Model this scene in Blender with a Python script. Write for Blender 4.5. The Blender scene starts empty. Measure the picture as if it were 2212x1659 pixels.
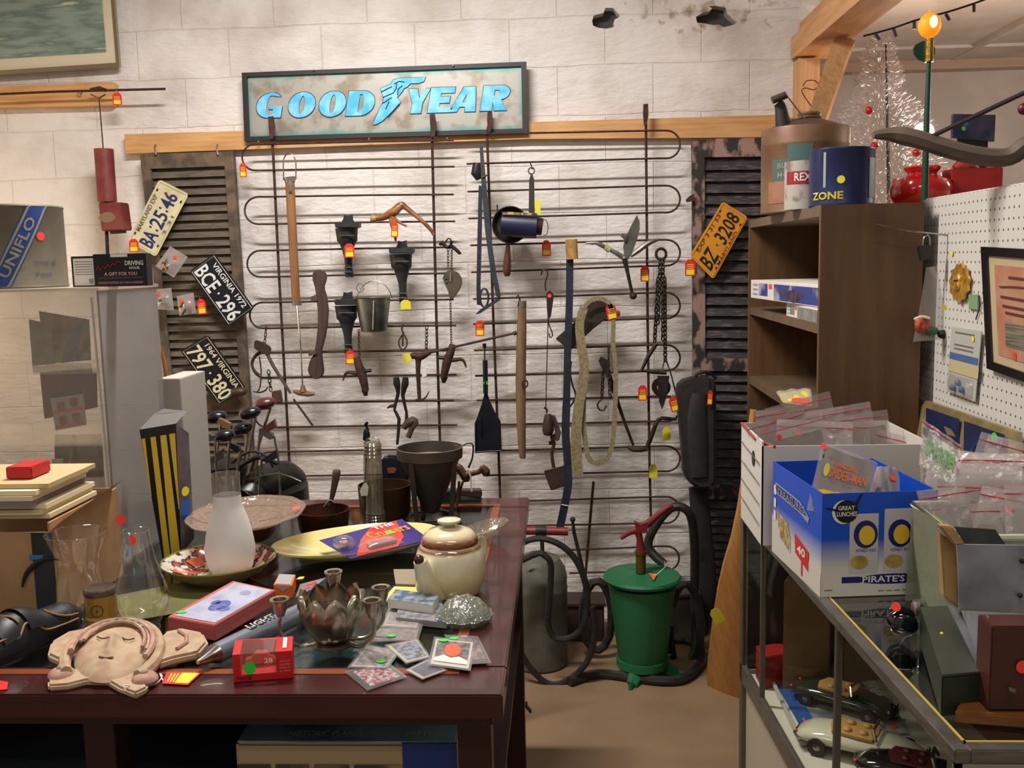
import bpy, bmesh, math, random
from mathutils import Vector as V, Matrix, Quaternion
from mathutils.geometry import tessellate_polygon
random.seed(7)
sc = bpy.context.scene
COL = sc.collection
R = math.radians
# ------------------------------------------------------------ camera
F = 2108.0
CAM = V((0, 0, 1.65))
cd = bpy.data.cameras.new('camera'); cam = bpy.data.objects.new('camera', cd); COL.objects.link(cam)
RM = Matrix.Rotation(R(3.0), 3, 'Z') @ Matrix.Rotation(R(90 - 7.2), 3, 'X') @ Matrix.Rotation(R(-1.28), 3, 'Z')
cam.matrix_world = Matrix.Translation(CAM) @ RM.to_4x4()
cd.sensor_width = 36; cd.lens = 36 * F / 2212; cd.clip_start = .05; cd.clip_end = 60
sc.camera = cam
FWD = RM @ V((0, 0, -1))
# ------------------------------------------------------------ light
w = bpy.data.worlds.new('world'); sc.world = w; w.use_nodes = True
w.node_tree.nodes['Background'].inputs[0].default_value = (1, .93, .84, 1)
w.node_tree.nodes['Background'].inputs[1].default_value = .15
sc.view_settings.view_transform = 'Standard'; sc.view_settings.look = 'None'
sc.view_settings.gamma = 1; sc.view_settings.exposure = 0.68
def area(name, loc, sx, sy, power, col=(1, .95, .88), rot=(0, 0, 0)):
    l = bpy.data.lights.new(name, 'AREA'); l.shape = 'RECTANGLE'; l.size = sx; l.size_y = sy; l.energy = power; l.color = col
    o = bpy.data.objects.new(name, l); COL.objects.link(o); o.location = loc; o.rotation_euler = rot; return o
area('fluorescent_light', (-.75, 2.75, 3.2), 1.0, .1, 56, (1, .95, .905))
area('fluorescent_light', (-2.0, .6, 3.2), 1.2, .12, 9, (1, .94, .88))
area('fluorescent_light', (.25, .7, 3.2), 1.2, .12, 11, (1, .95, .9))
area('fluorescent_light', (.1, -.9, 3.2), 1.2, .12, 7, (1, .95, .9))
def lamp(name, loc, power, col, r=.03):
    l = bpy.data.lights.new(name, 'POINT'); l.energy = power; l.color = col; l.shadow_soft_size = r
    o = bpy.data.objects.new(name, l); COL.objects.link(o); o.location = loc; return o
lamp('ceiling_bulb_light', (2.6, 3.6, 2.3), 16, (1, .87, .79), .08)
lamp('shelf_bulb_light', (-2.75, 3.75, 1.4), 9, (1, .74, .45), .05)
# ------------------------------------------------------------ pixel rays -> places in the room
def ray(px, py): return RM @ V(((px - 1106) / F, -(py - 829.5) / F, -1))
def Yp(px, py, Y): d = ray(px, py); return CAM + d * (Y / d.y)
def Zp(px, py, z): d = ray(px, py); return CAM + d * ((z - CAM.z) / d.z)
def Xp(px, py, X): d = ray(px, py); return CAM + d * (X / d.x)
def S(p): return (p - CAM).dot(FWD) / F          # metres per photo pixel at a place
# ------------------------------------------------------------ mesh builder
class MB:
    def __init__(s): s.v = []; s.f = []; s.m = []; s.mi = 0
    def add(s, vs, fs):
        b = len(s.v); s.v += [V(v) for v in vs]
        for f in fs: s.f.append([b + i for i in f]); s.m.append(s.mi)
        return s
    def box(s, c, size, rot=None):
        c = V(c); x, y, z = [k / 2 for k in size]
        vs = [V((a * x, b * y, d * z)) for a in (-1, 1) for b in (-1, 1) for d in (-1, 1)]
        if rot is not None: vs = [rot @ v for v in vs]
        return s.add([c + v for v in vs], [(0, 1, 3, 2), (4, 6, 7, 5), (0, 4, 5, 1), (2, 3, 7, 6), (0, 2, 6, 4), (1, 5, 7, 3)])
    def b2(s, a, b):
        a = V(a); b = V(b); return s.box((a + b) / 2, [abs(b[i] - a[i]) for i in range(3)])
    def prism(s, loop, vec, holes=()):
        loops = [[V(p) for p in loop]] + [[V(p) for p in h] for h in holes]; vec = V(vec)
        flat = [p for l in loops for p in l]; n = len(flat)
        tri = tessellate_polygon(loops)
        b = len(s.v); s.v += flat + [p + vec for p in flat]
        for t in tri:
            s.f.append([b + i for i in t]); s.m.append(s.mi); s.f.append([b + n + i for i in reversed(t)]); s.m.append(s.mi)
        k = 0
        for l in loops:
            for i in range(len(l)):
                a = k + i; c = k + (i + 1) % len(l)
                s.f.append([b + a, b + c, b + n + c, b + n + a]); s.m.append(s.mi)
            k += len(l)
        return s
    def tube(s, pts, r, n=8, closed=False, flat=1.0, up=None):
        pts = [V(p) for p in pts]; N = len(pts)
        rs = r if isinstance(r, (list, tuple)) else [r] * N
        prev = None; rings = []
        for i in range(N):
            if closed: t = pts[(i + 1) % N] - pts[i - 1]
            else: t = pts[min(i + 1, N - 1)] - pts[max(i - 1, 0)]
            if t.length < 1e-9: t = V((0, 0, 1))
            t.normalize()
            if prev is None:
                a = V(up) if up is not None else (V((0, 1, 0)) if abs(t.y) < .9 else V((1, 0, 0)))
            else: a = prev
            a = a - t * a.dot(t)
            if a.length < 1e-6: a = t.orthogonal()
            a.normalize(); prev = a; bb = t.cross(a)
            rings.append([pts[i] + a * (math.cos(2 * math.pi * k / n) * rs[i] * flat) + bb * (math.sin(2 * math.pi * k / n) * rs[i]) for k in range(n)])
        b = len(s.v)
        for g in rings: s.v += g
        M = N if closed else N - 1
        for i in range(M):
            for k in range(n):
                j = (i + 1) % N; kk = (k + 1) % n
                s.f.append([b + i * n + k, b + j * n + k, b + j * n + kk, b + i * n + kk]); s.m.append(s.mi)
        if not closed:
            s.f.append([b + k for k in range(n)]); s.m.append(s.mi)
            s.f.append([b + (N - 1) * n + k for k in reversed(range(n))]); s.m.append(s.mi)
        return s
    def lathe(s, prof, c=(0, 0, 0), rot=None, n=28, sq=(1, 1), a0=0, a1=360, wob=None, cap=True):
        c = V(c); b = len(s.v); full = abs(a1 - a0 - 360) < .1; K = n if full else n + 1
        for (r, z) in prof:
            for k in range(K):
                a = R(a0 + (a1 - a0) * k / n); q = r if wob is None else r * wob(a, z)
                v = V((math.cos(a) * q * sq[0], math.sin(a) * q * sq[1], z))
                if rot is not None: v = rot @ v
                s.v.append(c + v)
        for i in range(len(prof) - 1):
            for k in range(n):
                kk = (k + 1) % K
                s.f.append([b + i * K + k, b + i * K + kk, b + (i + 1) * K + kk, b + (i + 1) * K + k]); s.m.append(s.mi)
        if full and cap and prof[0] != prof[-1]:
            if prof[0][0] > 1e-5: s.f.append([b + k for k in reversed(range(K))]); s.m.append(s.mi)
            if prof[-1][0] > 1e-5 and prof[-1] != prof[0]: s.f.append([b + (len(prof) - 1) * K + k for k in range(K)]); s.m.append(s.mi)
        return s
    def ball(s, c, r, sq=(1, 1, 1), n=14, rot=None):
        pr = [(math.sin(math.pi * i / 8), -math.cos(math.pi * i / 8)) for i in range(9)]
        b = len(s.v); s.lathe(pr, (0, 0, 0), None, n)
        for i in range(b, len(s.v)):
            v = s.v[i]; v = V((v.x * r * sq[0], v.y * r * sq[1], v.z * r * sq[2]))
            if rot is not None: v = rot @ v
            s.v[i] = V(c) + v
        return s
    def grid(s, fn, nu, nv, thick=None):
        b = len(s.v)
        P = [[V(fn(i / nu, j / nv)) for i in range(nu + 1)] for j in range(nv + 1)]
        for row in P: s.v += row
        def f(l): s.f.append(l); s.m.append(s.mi)
        W = nu + 1
        for j in range(nv):
            for i in range(nu): f([b + j * W + i, b + j * W + i + 1, b + (j + 1) * W + i + 1, b + (j + 1) * W + i])
        if thick is not None:
            o = len(s.v); T = V(thick); s.v += [p + T for row in P for p in row]
            for j in range(nv):
                for i in range(nu): f([o + (j + 1) * W + i, o + (j + 1) * W + i + 1, o + j * W + i + 1, o + j * W + i])
            for i in range(nu): f([b + i, o + i, o + i + 1, b + i + 1]); f([b + nv * W + i + 1, o + nv * W + i + 1, o + nv * W + i, b + nv * W + i])
            for j in range(nv): f([b + j * W, b + (j + 1) * W, o + (j + 1) * W, o + j * W]); f([b + j * W + nu, o + j * W + nu, o + (j + 1) * W + nu, b + (j + 1) * W + nu])
        return s
    def chain(s, a, b2, link, r, n=5):
        a = V(a); b2 = V(b2); L = (b2 - a).length; k = max(2, int(L / (link * .75))); d = (b2 - a) / k; t = d.normalized()
        for i in range(k):
            c = a + d * (i + .5); side = t.orthogonal().normalized()
            if i % 2: side = t.cross(side)
            s.tube([c + t * (link * .55 * math.cos(q * math.pi / 4)) + side * (link * .32 * math.sin(q * math.pi / 4)) for q in range(8)], r, n, closed=True)
        return s
def root_of(o):
    while o.parent is not None: o = o.parent
    return o
def mesh(name, mb, mats, loc, smooth=35, bevel=0):
    me = bpy.data.meshes.new(name)
    me.from_pydata([v - loc for v in mb.v], [], mb.f)
    mats = mats if isinstance(mats, (list, tuple)) else [mats]
    for m in mats: me.materials.append(m)
    for p, i in zip(me.polygons, mb.m): p.material_index = min(i, len(mats) - 1)
    bm = bmesh.new(); bm.from_mesh(me); bmesh.ops.recalc_face_normals(bm, faces=bm.faces)
    if bevel: bmesh.ops.bevel(bm, geom=[e for e in bm.edges if e.is_manifold and e.calc_face_angle(0) > .6], offset=bevel, segments=2, affect='EDGES')
    bm.to_mesh(me); bm.free()
    if smooth: me.shade_smooth(); me.set_sharp_from_angle(angle=R(smooth))
    return me
def thing(name, label, cat, loc, group=None):
    o = bpy.data.objects.new(name, None); o.empty_display_size = .02; COL.objects.link(o); o.location = V(loc)
    o['label'] = label; o['category'] = cat
    if group: o['group'] = group
    return o
def part(par, name, mb, mats, smooth=35, label=None, stuff=False, bevel=0):
    o = bpy.data.objects.new(name, mesh(name, mb, mats, root_of(par).location, smooth, bevel)); COL.objects.link(o); o.parent = par
    if label: o['label'] = label
    if stuff: o['kind'] = 'stuff'
    return o
def one(name, label, cat, mb, mats, group=None, smooth=35, bevel=0):
    c = V((sum(v.x for v in mb.v) / len(mb.v), sum(v.y for v in mb.v) / len(mb.v), min(v.z for v in mb.v)))
    o = bpy.data.objects.new(name, mesh(name, mb, mats, c, smooth, bevel)); COL.objects.link(o); o.location = c
    o['label'] = label; o['category'] = cat
    if group: o['group'] = group
    return o
def struct(name, mb, mats, smooth=30, label=None):
    o = bpy.data.objects.new(name, mesh(name, mb, mats, V((0, 0, 0)), smooth)); COL.objects.link(o); o['kind'] = 'structure'
    return o
def dup(o, par=None):
    c = o.copy(); COL.objects.link(c)
    if par is not None: c.parent = par
    for ch in [k for k in bpy.data.objects if k.parent == o]: dup(ch, c)
    return c
# ------------------------------------------------------------ materials
def C(h):
    h = h.lstrip('#'); r = []
    for i in (0, 2, 4):
        x = int(h[i:i + 2], 16) / 255; r.append(x / 12.92 if x <= .04045 else ((x + .055) / 1.055) ** 2.4)
    return (r[0], r[1], r[2], 1)
_M = {}
def mat(name, col, rough=.5, metal=0, col2=None, ns=12, lo=.4, hi=.62, bump=0, bs=None, st=(1, 1, 1), det=6, coat=0, sss=0, spec=.5, col3=None):
    if name in _M: return _M[name]
    m = bpy.data.materials.new(name); m.use_nodes = True; nt = m.node_tree; N = nt.nodes; L = nt.links
    p = N['Principled BSDF']; c = C(col)
    p.inputs['Base Color'].default_value = c; p.inputs['Roughness'].default_value = rough; p.inputs['Metallic'].default_value = metal
    p.inputs['Coat Weight'].default_value = coat; p.inputs['Specular IOR Level'].default_value = spec
    if sss: p.inputs['Subsurface Weight'].default_value = sss; p.inputs['Subsurface Radius'].default_value = (.01, .01, .01)
    if col2 or bump:
        tc = N.new('ShaderNodeTexCoord'); mp = N.new('ShaderNodeMapping'); L.new(tc.outputs['Object'], mp.inputs[0]); mp.inputs['Scale'].default_value = st
        no = N.new('ShaderNodeTexNoise'); no.inputs['Scale'].default_value = ns; no.inputs['Detail'].default_value = det; L.new(mp.outputs[0], no.inputs[0])
        if col2:
            rp = N.new('ShaderNodeValToRGB'); L.new(no.outputs[0], rp.inputs[0])
            rp.color_ramp.elements[0].position = lo; rp.color_ramp.elements[0].color = c
            rp.color_ramp.elements[1].position = hi; rp.color_ramp.elements[1].color = C(col2)
            if col3: e = rp.color_ramp.elements.new(min(.98, hi + .1)); e.color = C(col3)
            L.new(rp.outputs[0], p.inputs['Base Color'])
        if bump:
            n2 = no
            if bs: n2 = N.new('ShaderNodeTexNoise'); n2.inputs['Scale'].default_value = bs; L.new(mp.outputs[0], n2.inputs[0])
            b = N.new('ShaderNodeBump'); b.inputs['Strength'].default_value = bump; b.inputs['Distance'].default_value = .004
            L.new(n2.outputs[0], b.inputs['Height']); L.new(b.outputs[0], p.inputs['Normal'])
    _M[name] = m; return m
def thin(name, tint=(1, 1, 1), haze=0.0, hazecol='#b8b4ac', gloss=.08, rough=.05, bump=0, bs=30, gmax=None):
    if name in _M: return _M[name]
    m = bpy.data.materials.new(name); m.use_nodes = True; nt = m.node_tree; N = nt.nodes; L = nt.links
    N.remove(N['Principled BSDF']); out = N['Material Output']
    tr = N.new('ShaderNodeBsdfTransparent'); tr.inputs[0].default_value = (*tint, 1)
    gl = N.new('ShaderNodeBsdfGlossy'); gl.inputs['Roughness'].default_value = rough; gl.inputs[0].default_value = (1, 1, 1, 1)
    lw = N.new('ShaderNodeLayerWeight'); lw.inputs[0].default_value = .35
    mr = N.new('ShaderNodeMapRange'); mr.inputs[3].default_value = gloss; mr.inputs[4].default_value = gmax or min(1, gloss * 4 + .35)
    pw = N.new('ShaderNodeMath'); pw.operation = 'POWER'; pw.inputs[1].default_value = 3; L.new(lw.outputs['Facing'], pw.inputs[0]); L.new(pw.outputs[0], mr.inputs[0])
    mx = N.new('ShaderNodeMixShader'); L.new(mr.outputs[0], mx.inputs[0]); L.new(tr.outputs[0], mx.inputs[1]); L.new(gl.outputs[0], mx.inputs[2])
    last = mx
    if haze:
        df = N.new('ShaderNodeBsdfDiffuse'); df.inputs[0].default_value = C(hazecol); m2 = N.new('ShaderNodeMixShader'); m2.inputs[0].default_value = haze
        L.new(mx.outputs[0], m2.inputs[1]); L.new(df.outputs[0], m2.inputs[2]); last = m2
    if bump:
        tc = N.new('ShaderNodeTexCoord'); no = N.new('ShaderNodeTexNoise'); no.inputs['Scale'].default_value = bs; L.new(tc.outputs['Object'], no.inputs[0])
        b = N.new('ShaderNodeBump'); b.inputs['Strength'].default_value = bump; b.inputs['Distance'].default_value = .01; L.new(no.outputs[0], b.inputs['Height']); L.new(b.outputs[0], gl.inputs['Normal'])
    L.new(last.outputs[0], out.inputs[0]); _M[name] = m; return m
def emit(name, col, k):
    if name in _M: return _M[name]
    m = bpy.data.materials.new(name); m.use_nodes = True; p = m.node_tree.nodes['Principled BSDF']
    p.inputs['Base Color'].default_value = C(col); p.inputs['Emission Color'].default_value = C(col); p.inputs['Emission Strength'].default_value = k; _M[name] = m; return m
def wood(name, a, b, ns=5, st=(1, 1, 12), rough=.55, coat=0, bump=.1): return mat(name, a, rough, 0, b, ns, .35, .65, bump, None, st, 5, coat)
black = mat('black_plastic', '#17171a', .35); white = mat('white_card', '#d8d2c8', .6)
iron = mat('rusted_iron', '#33221c', .7, .3, '#4c3026', 40, bump=.3); dkiron = mat('dark_cast_iron', '#26221f', .55, .5, '#35302b', 30, bump=.3)
steel = mat('bright_steel', '#b9b7b0', .22, .95, '#8f8c84', 25); tin = mat('dull_tin', '#8d8b84', .42, .7, '#6f6b62', 14, bump=.1)
galv = mat('galvanised_sheet', '#77797c', .5, .5, '#9c9fa3', 14, .35, .65, .1, det=8); brass = mat('worn_brass', '#8a6a36', .4, .7, '#6d5228', 18)
pine = wood('pine_board', '#d6a56c', '#c08c55', 4, (1.2, 1, 14)); pinev = wood('pine_board_upright', '#cfa274', '#b98a5b', 4, (14, 14, 1.2))
oldwood = wood('aged_ash_wood', '#8a6f4e', '#6d5438', 6, (10, 10, 1.2), .6); brownwood = wood('dark_walnut_wood', '#3c2a23', '#2c1e19', 6, (10, 10, 1.5), .6)
leather = mat('brown_leather', '#5a4433', .6, 0, '#3f2e22', 20, bump=.2); canvas = mat('tan_canvas_webbing', '#8f8160', .85, 0, '#77694c', 90, bump=.3)
navy = mat('navy_webbing', '#171f33', .6, 0, '#0e1424', 60, bump=.2); rubber = mat('black_rubber_hose', '#1d1b1a', .45, 0, '#2b2826', 40, bump=.1)
redt = mat('red_tag_card', '#d8231c', .5); yel = mat('yellow_tag_card', '#f2d530', .5); yelp = mat('plain_yellow_tag', '#d9cf35', .55)
stR = mat('red_sticker', '#f4452f', .5); stG = mat('green_sticker', '#35c83f', .5); stY = mat('yellow_sticker', '#e6e02c', .5)
card = mat('brown_cardboard', '#a37f58', .8, 0, '#94714c', 10, bump=.1); redp = mat('red_painted_metal', '#7c1f20', .45, 0, '#6a1b1c', 30, .4, .6)
bag = thin('clear_plastic_bag', haze=.46, hazecol='#b3aaa5', gloss=.06, rough=.2, bump=.8, bs=34, gmax=.3); glassm = thin('clear_glass', gloss=.1, rough=.04)
cream = mat('cream_paper', '#d9cfae', .8)
# ------------------------------------------------------------ lettering, tags, stickers
_T = {}
def glyphs(s, bold=0.0):
    k = (s, bold)
    if k not in _T:
        cu = bpy.data.curves.new('t', 'FONT'); cu.body = s; cu.resolution_u = 2; cu.offset = bold; cu.size = 1
        o = bpy.data.objects.new('t', cu); COL.objects.link(o)
        dg = bpy.context.evaluated_depsgraph_get(); me = bpy.data.meshes.new_from_object(o.evaluated_get(dg))
        vs = [V((v.co.x, v.co.y)) for v in me.vertices]; fs = [list(p.vertices) for p in me.polygons]
        bpy.data.objects.remove(o); bpy.data.meshes.remove(me)
        x0 = min(v.x for v in vs); x1 = max(v.x for v in vs); y0 = min(v.y for v in vs); y1 = max(v.y for v in vs)
        _T[k] = ([((v.x - x0) / (x1 - x0), (v.y - y0) / (y1 - y0)) for v in vs], fs, (x1 - x0) / (y1 - y0))
    return _T[k]
def text(par, s, o, u, v, h, m, wd=None, bold=0.0, shear=0, lift=.0008, name='lettering', fn=None, mb=None, label=None):
    """one line of lettering: lower-left corner o, reading direction u, up direction v, letter height h, width wd"""
    P, fs, asp = glyphs(s, bold); wd = wd or h * asp; tgt = mb or MB()
    if fn is None:
        u = V(u).normalized(); v = V(v).normalized(); n = u.cross(v).normalized(); o = V(o)
        if n.dot(CAM - o) < 0: n = -n
        fn = lambda x, y: o + u * x + v * y + n * lift
    tgt.add([fn(x * wd + shear * y * h, y * h) for x, y in P], fs)
    if mb is None: return part(par, name, tgt, m, 0, label)
def quad_text(par, s, q, x0, x1, y0, y1, m, bold=0.0, lift=.001, **k):
    """lettering laid in the quad q (BL, BR, TR, TL) between fractions x0..x1 and y0..y1"""
    BL, BR, TR, TL = [V(a) for a in q]; n = (BR - BL).cross(TL - BL).normalized()
    if n.dot(CAM - BL) < 0: n = -n
    def fn(x, y): a = x0 + (x1 - x0) * x; b = y0 + (y1 - y0) * y; return (BL * (1 - a) + BR * a) * (1 - b) + (TL * (1 - a) + TR * a) * b + n * lift
    P, fs, asp = glyphs(s, bold); mb = k.pop('mb', None); t = mb or MB(); t.add([fn(x, y) for x, y in P], fs)
    if mb is None: return part(par, k.get('name', 'lettering'), t, m, 0)
def qpt(q, a, b, lift=0):
    BL, BR, TR, TL = [V(x) for x in q]; n = (BR - BL).cross(TL - BL).normalized()
    if n.dot(CAM - BL) < 0: n = -n
    return (BL * (1 - a) + BR * a) * (1 - b) + (TL * (1 - a) + TR * a) * b + n * lift
def qpatch(mb, q, x0, x1, y0, y1, lift=.0006):
    mb.add([qpt(q, x0, y0, lift), qpt(q, x1, y0, lift), qpt(q, x1, y1, lift), qpt(q, x0, y1, lift)], [(0, 1, 2, 3)]); return mb
def qpoly(mb, q, pts, lift=.0008):
    p3 = [qpt(q, a, b, lift) for a, b in pts]; mb.add(p3, [list(t) for t in tessellate_polygon([p3])]); return mb
def qell(mb, q, cx, cy, rx, ry, lift=.0008, n=20):
    return qpoly(mb, q, [(cx + rx * math.cos(2 * math.pi * i / n), cy + ry * math.sin(2 * math.pi * i / n)) for i in range(n)], lift)
def pxs(pts, Y): return [Yp(a, b, Y) for a, b in pts]
def tag(par, px, py, Y, wd=20, h=40, rot=0, col='red', strg=8):
    """shop price tag hanging with its top middle at the pixel"""
    c = Yp(px, py, Y); s = S(c); a = R(rot); u = V((math.cos(a), 0, math.sin(a))) * s; v = V((math.sin(a), 0, -math.cos(a))) * s
    P = lambda x, y, d=0: c + u * x + v * y + V((0, -d, 0))
    mb = MB(); L = [P(-wd * .22, 0), P(wd * .22, 0), P(wd * .5, h * .22), P(wd * .5, h), P(-wd * .5, h), P(-wd * .5, h * .22)]
    mb.prism(L, (0, .0008, 0))
    mb.mi = 1
    if col == 'red':
        mb.add([P(-wd * .38, h * .62, .0012), P(wd * .38, h * .62, .0012), P(wd * .38, h * .93, .0012), P(-wd * .38, h * .93, .0012)], [(0, 1, 2, 3)])
        for k in (.3, .41, .52): mb.add([P(-wd * .32, h * k, .0012), P(wd * .32, h * k, .0012), P(wd * .32, h * (k + .04), .0012), P(-wd * .32, h * (k + .04), .0012)], [(0, 1, 2, 3)])
    mb.mi = 2
    if strg: mb.tube([P(0, 3), P(-2, -strg * .5), P(1, -strg)], .0005, 4)
    return part(par, 'price_tag', mb, [redt, yel, white] if col == 'red' else [yelp, yelp, white], 0, 'red and yellow price tag' if col == 'red' else 'plain yellow price tag')
def sticker(par, c, n, r, m, sq=1):
    n = V(n).normalized(); a = V((0, 0, 1)).cross(n); a = a.normalized() if a.length > .1 else V((1, 0, 0)); b = n.cross(a)
    mb = MB(); mb.add([V(c) + n * .0012 + a * (r * math.cos(2 * math.pi * i / 18)) + b * (r * sq * math.sin(2 * math.pi * i / 18)) for i in range(18)], [list(range(18))])
    return part(par, 'price_sticker', mb, m, 0, 'round ' + m.name.replace('_', ' '))
def arc(cx, cy, rx, ry, a0, a1, n=12): return [(cx + rx * math.cos(R(a0 + (a1 - a0) * i / n)), cy + ry * math.sin(R(a0 + (a1 - a0) * i / n))) for i in range(n + 1)]
def smooth_pts(pts, k=4):
    """Catmull-Rom through pixel or space points"""
    P = [V(p) for p in pts]; out = []
    for i in range(len(P) - 1):
        p0 = P[max(i - 1, 0)]; p1 = P[i]; p2 = P[i + 1]; p3 = P[min(i + 2, len(P) - 1)]
        for j in range(k):
            t = j / k; out.append(.5 * ((2 * p1) + (p2 - p0) * t + (2 * p0 - 5 * p1 + 4 * p2 - p3) * t * t + (3 * p1 - p0 - 3 * p2 + p3) * t ** 3))
    return out + [P[-1]]
def wtube(mb, pts, Y, r, n=8, k=0, flat=1.0):
    """tube through photo pixels on the plane y=Y, r in pixels (number or list)"""
    P = [Yp(a[0], a[1], a[2] if len(a) > 2 else Y) for a in pts]; s = S(P[0])
    rr = r if isinstance(r, (list, tuple)) else [r] * len(P)
    if k:
        Q = smooth_pts(P, k); rq = []
        for i in range(len(P) - 1): rq += [rr[i] + (rr[i + 1] - rr[i]) * j / k for j in range(k)]
        rr = rq + [rr[-1]]; P = Q
    return mb.tube(P, [x * s for x in rr], n, flat=flat)
def slab(mb, pts, Y, th, holes=()):
    """plate with the outline pts (pixels) standing at y=Y, th thick"""
    return mb.prism(pxs(pts, Y), (0, th, 0), [pxs(h, Y) for h in holes])
# ============================================================ SETTING
YW = 4.35
def wallmat():
    m = bpy.data.materials.new('painted_block_wall'); m.use_nodes = True; nt = m.node_tree; N = nt.nodes; L = nt.links; p = N['Principled BSDF']
    tc = N.new('ShaderNodeTexCoord'); sp = N.new('ShaderNodeSeparateXYZ'); cb = N.new('ShaderNodeCombineXYZ'); L.new(tc.outputs['Object'], sp.inputs[0])
    nz = N.new('ShaderNodeTexNoise'); nz.inputs['Scale'].default_value = 5; L.new(tc.outputs['Object'], nz.inputs[0])
    md = N.new('ShaderNodeMath'); md.operation = 'MULTIPLY_ADD'; md.inputs[1].default_value = .02; L.new(nz.outputs[0], md.inputs[0]); L.new(sp.outputs['Z'], md.inputs[2])
    L.new(sp.outputs['X'], cb.inputs[0]); L.new(md.outputs[0], cb.inputs[1])
    br = N.new('ShaderNodeTexBrick'); L.new(cb.outputs[0], br.inputs[0]); br.inputs['Scale'].default_value = 1; br.inputs['Brick Width'].default_value = .41; br.inputs['Row Height'].default_value = .207
    br.inputs['Mortar Size'].default_value = .004; br.inputs['Mortar Smooth'].default_value = .8
    br.inputs[1].default_value = (1, 1, 1, 1); br.inputs[2].default_value = (1, 1, 1, 1); br.inputs[3].default_value = (0, 0, 0, 1)
    mp = N.new('ShaderNodeMapping'); mp.inputs['Scale'].default_value = (.8, 1, 1.9); L.new(tc.outputs['Object'], mp.inputs[0])
    n2 = N.new('ShaderNodeTexNoise'); n2.inputs['Scale'].default_value = 16; n2.inputs['Detail'].default_value = 8; n2.inputs['Roughness'].default_value = .6; L.new(mp.outputs[0], n2.inputs[0])
    a = N.new('ShaderNodeMath'); a.operation = 'MULTIPLY_ADD'; a.inputs[1].default_value = 1.1; L.new(n2.outputs[0], a.inputs[0]); bm_ = N.new('ShaderNodeMath'); bm_.operation = 'MULTIPLY'; bm_.inputs[1].default_value = .3; L.new(br.outputs[0], bm_.inputs[0]); L.new(bm_.outputs[0], a.inputs[2])
    b = N.new('ShaderNodeBump'); b.inputs['Strength'].default_value = .75; b.inputs['Distance'].default_value = .012; L.new(a.outputs[0], b.inputs['Height']); L.new(b.outputs[0], p.inputs['Normal'])
    rp = N.new('ShaderNodeValToRGB'); n3 = N.new('ShaderNodeTexNoise'); n3.inputs['Scale'].default_value = 3.5; n3.inputs['Detail'].default_value = 9; L.new(tc.outputs['Object'], n3.inputs[0]); L.new(n3.outputs[0], rp.inputs[0])
    rp.color_ramp.elements[0].position = .3; rp.color_ramp.elements[0].color = C('#c3bab0'); rp.color_ramp.elements[1].position = .55; rp.color_ramp.elements[1].color = C('#e2dcd7')
    # rusty scuffs high up on the right, between the two holes
    vs = N.new('ShaderNodeVectorMath'); vs.operation = 'SUBTRACT'; c0 = Yp(1530, 30, YW); vs.inputs[1].default_value = c0; L.new(tc.outputs['Object'], vs.inputs[0])
    sc2 = N.new('ShaderNodeVectorMath'); sc2.operation = 'MULTIPLY'; sc2.inputs[1].default_value = (1 / .42, 0, 1 / .1); L.new(vs.outputs[0], sc2.inputs[0])
    ln = N.new('ShaderNodeVectorMath'); ln.operation = 'LENGTH'; L.new(sc2.outputs[0], ln.inputs[0])
    n4 = N.new('ShaderNodeTexNoise'); n4.inputs['Scale'].default_value = 22; n4.inputs['Detail'].default_value = 8; L.new(tc.outputs['Object'], n4.inputs[0])
    s1 = N.new('ShaderNodeMath'); s1.operation = 'MULTIPLY_ADD'; s1.inputs[1].default_value = -.22; L.new(ln.outputs['Value'], s1.inputs[0]); L.new(n4.outputs[0], s1.inputs[2])
    r2 = N.new('ShaderNodeMapRange'); r2.inputs[1].default_value = .42; r2.inputs[2].default_value = .58; L.new(s1.outputs[0], r2.inputs[0])
    mx = N.new('ShaderNodeMix'); mx.data_type = 'RGBA'; L.new(r2.outputs[0], mx.inputs[0]); L.new(rp.outputs[0], mx.inputs[6]); mx.inputs[7].default_value = C('#a08c74'); L.new(mx.outputs[2], p.inputs['Base Color'])
    p.inputs['Roughness'].default_value = .55
    return m
wm = wallmat()
xr = Yp(1722, 250, YW).x
hole1 = [(1282, 34), (1290, 31), (1303, 28), (1308, 17), (1324, 17), (1338, 32), (1338, 37), (1328, 42), (1325, 50), (1328, 58), (1310, 62), (1292, 60), (1281, 55), (1279, 45)]
hole2 = [(1503, 36), (1519, 27), (1533, 24), (1538, 18), (1532, 13), (1545, 12), (1568, 17), (1571, 30), (1582, 41), (1592, 48), (1586, 53), (1563, 59), (1553, 53), (1540, 54), (1520, 50), (1506, 49)]
mb = MB(); out = [V((-3.2, YW, 0)), V((xr, YW, 0)), V((xr, YW, 3.3)), V((-3.2, YW, 3.3))]
H1 = pxs(hole1, YW); H2 = pxs(hole2, YW)
mb.prism(out, (0, .06, 0), [H1, H2]); mb.mi = 1; mb.b2((-3.2, YW + .06, 0), (xr, YW + .2, 3.3))
struct('wall_back', mb, [wm, mat('dark_block_cavity', '#4a4844', .9)])
plaster = mat('painted_plaster', '#cfc6bd', .7, 0, '#ddd6d0', 4, bump=.15)
struct('wall_side', MB().b2((xr - .0, YW + .2, 0), (xr + .02, 5.75, 2.75)), plaster)
struct('wall_far', MB().b2((xr, 5.6, 0), (4.5, 5.75, 2.75)), plaster)
struct('wall_right', MB().b2((4.4, -1.5, 0), (4.5, 5.75, 2.75)), plaster)
struct('wall_left', MB().b2((-3.3, -1.5, 0), (-3.2, YW + .2, 3.3)), plaster)
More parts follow.
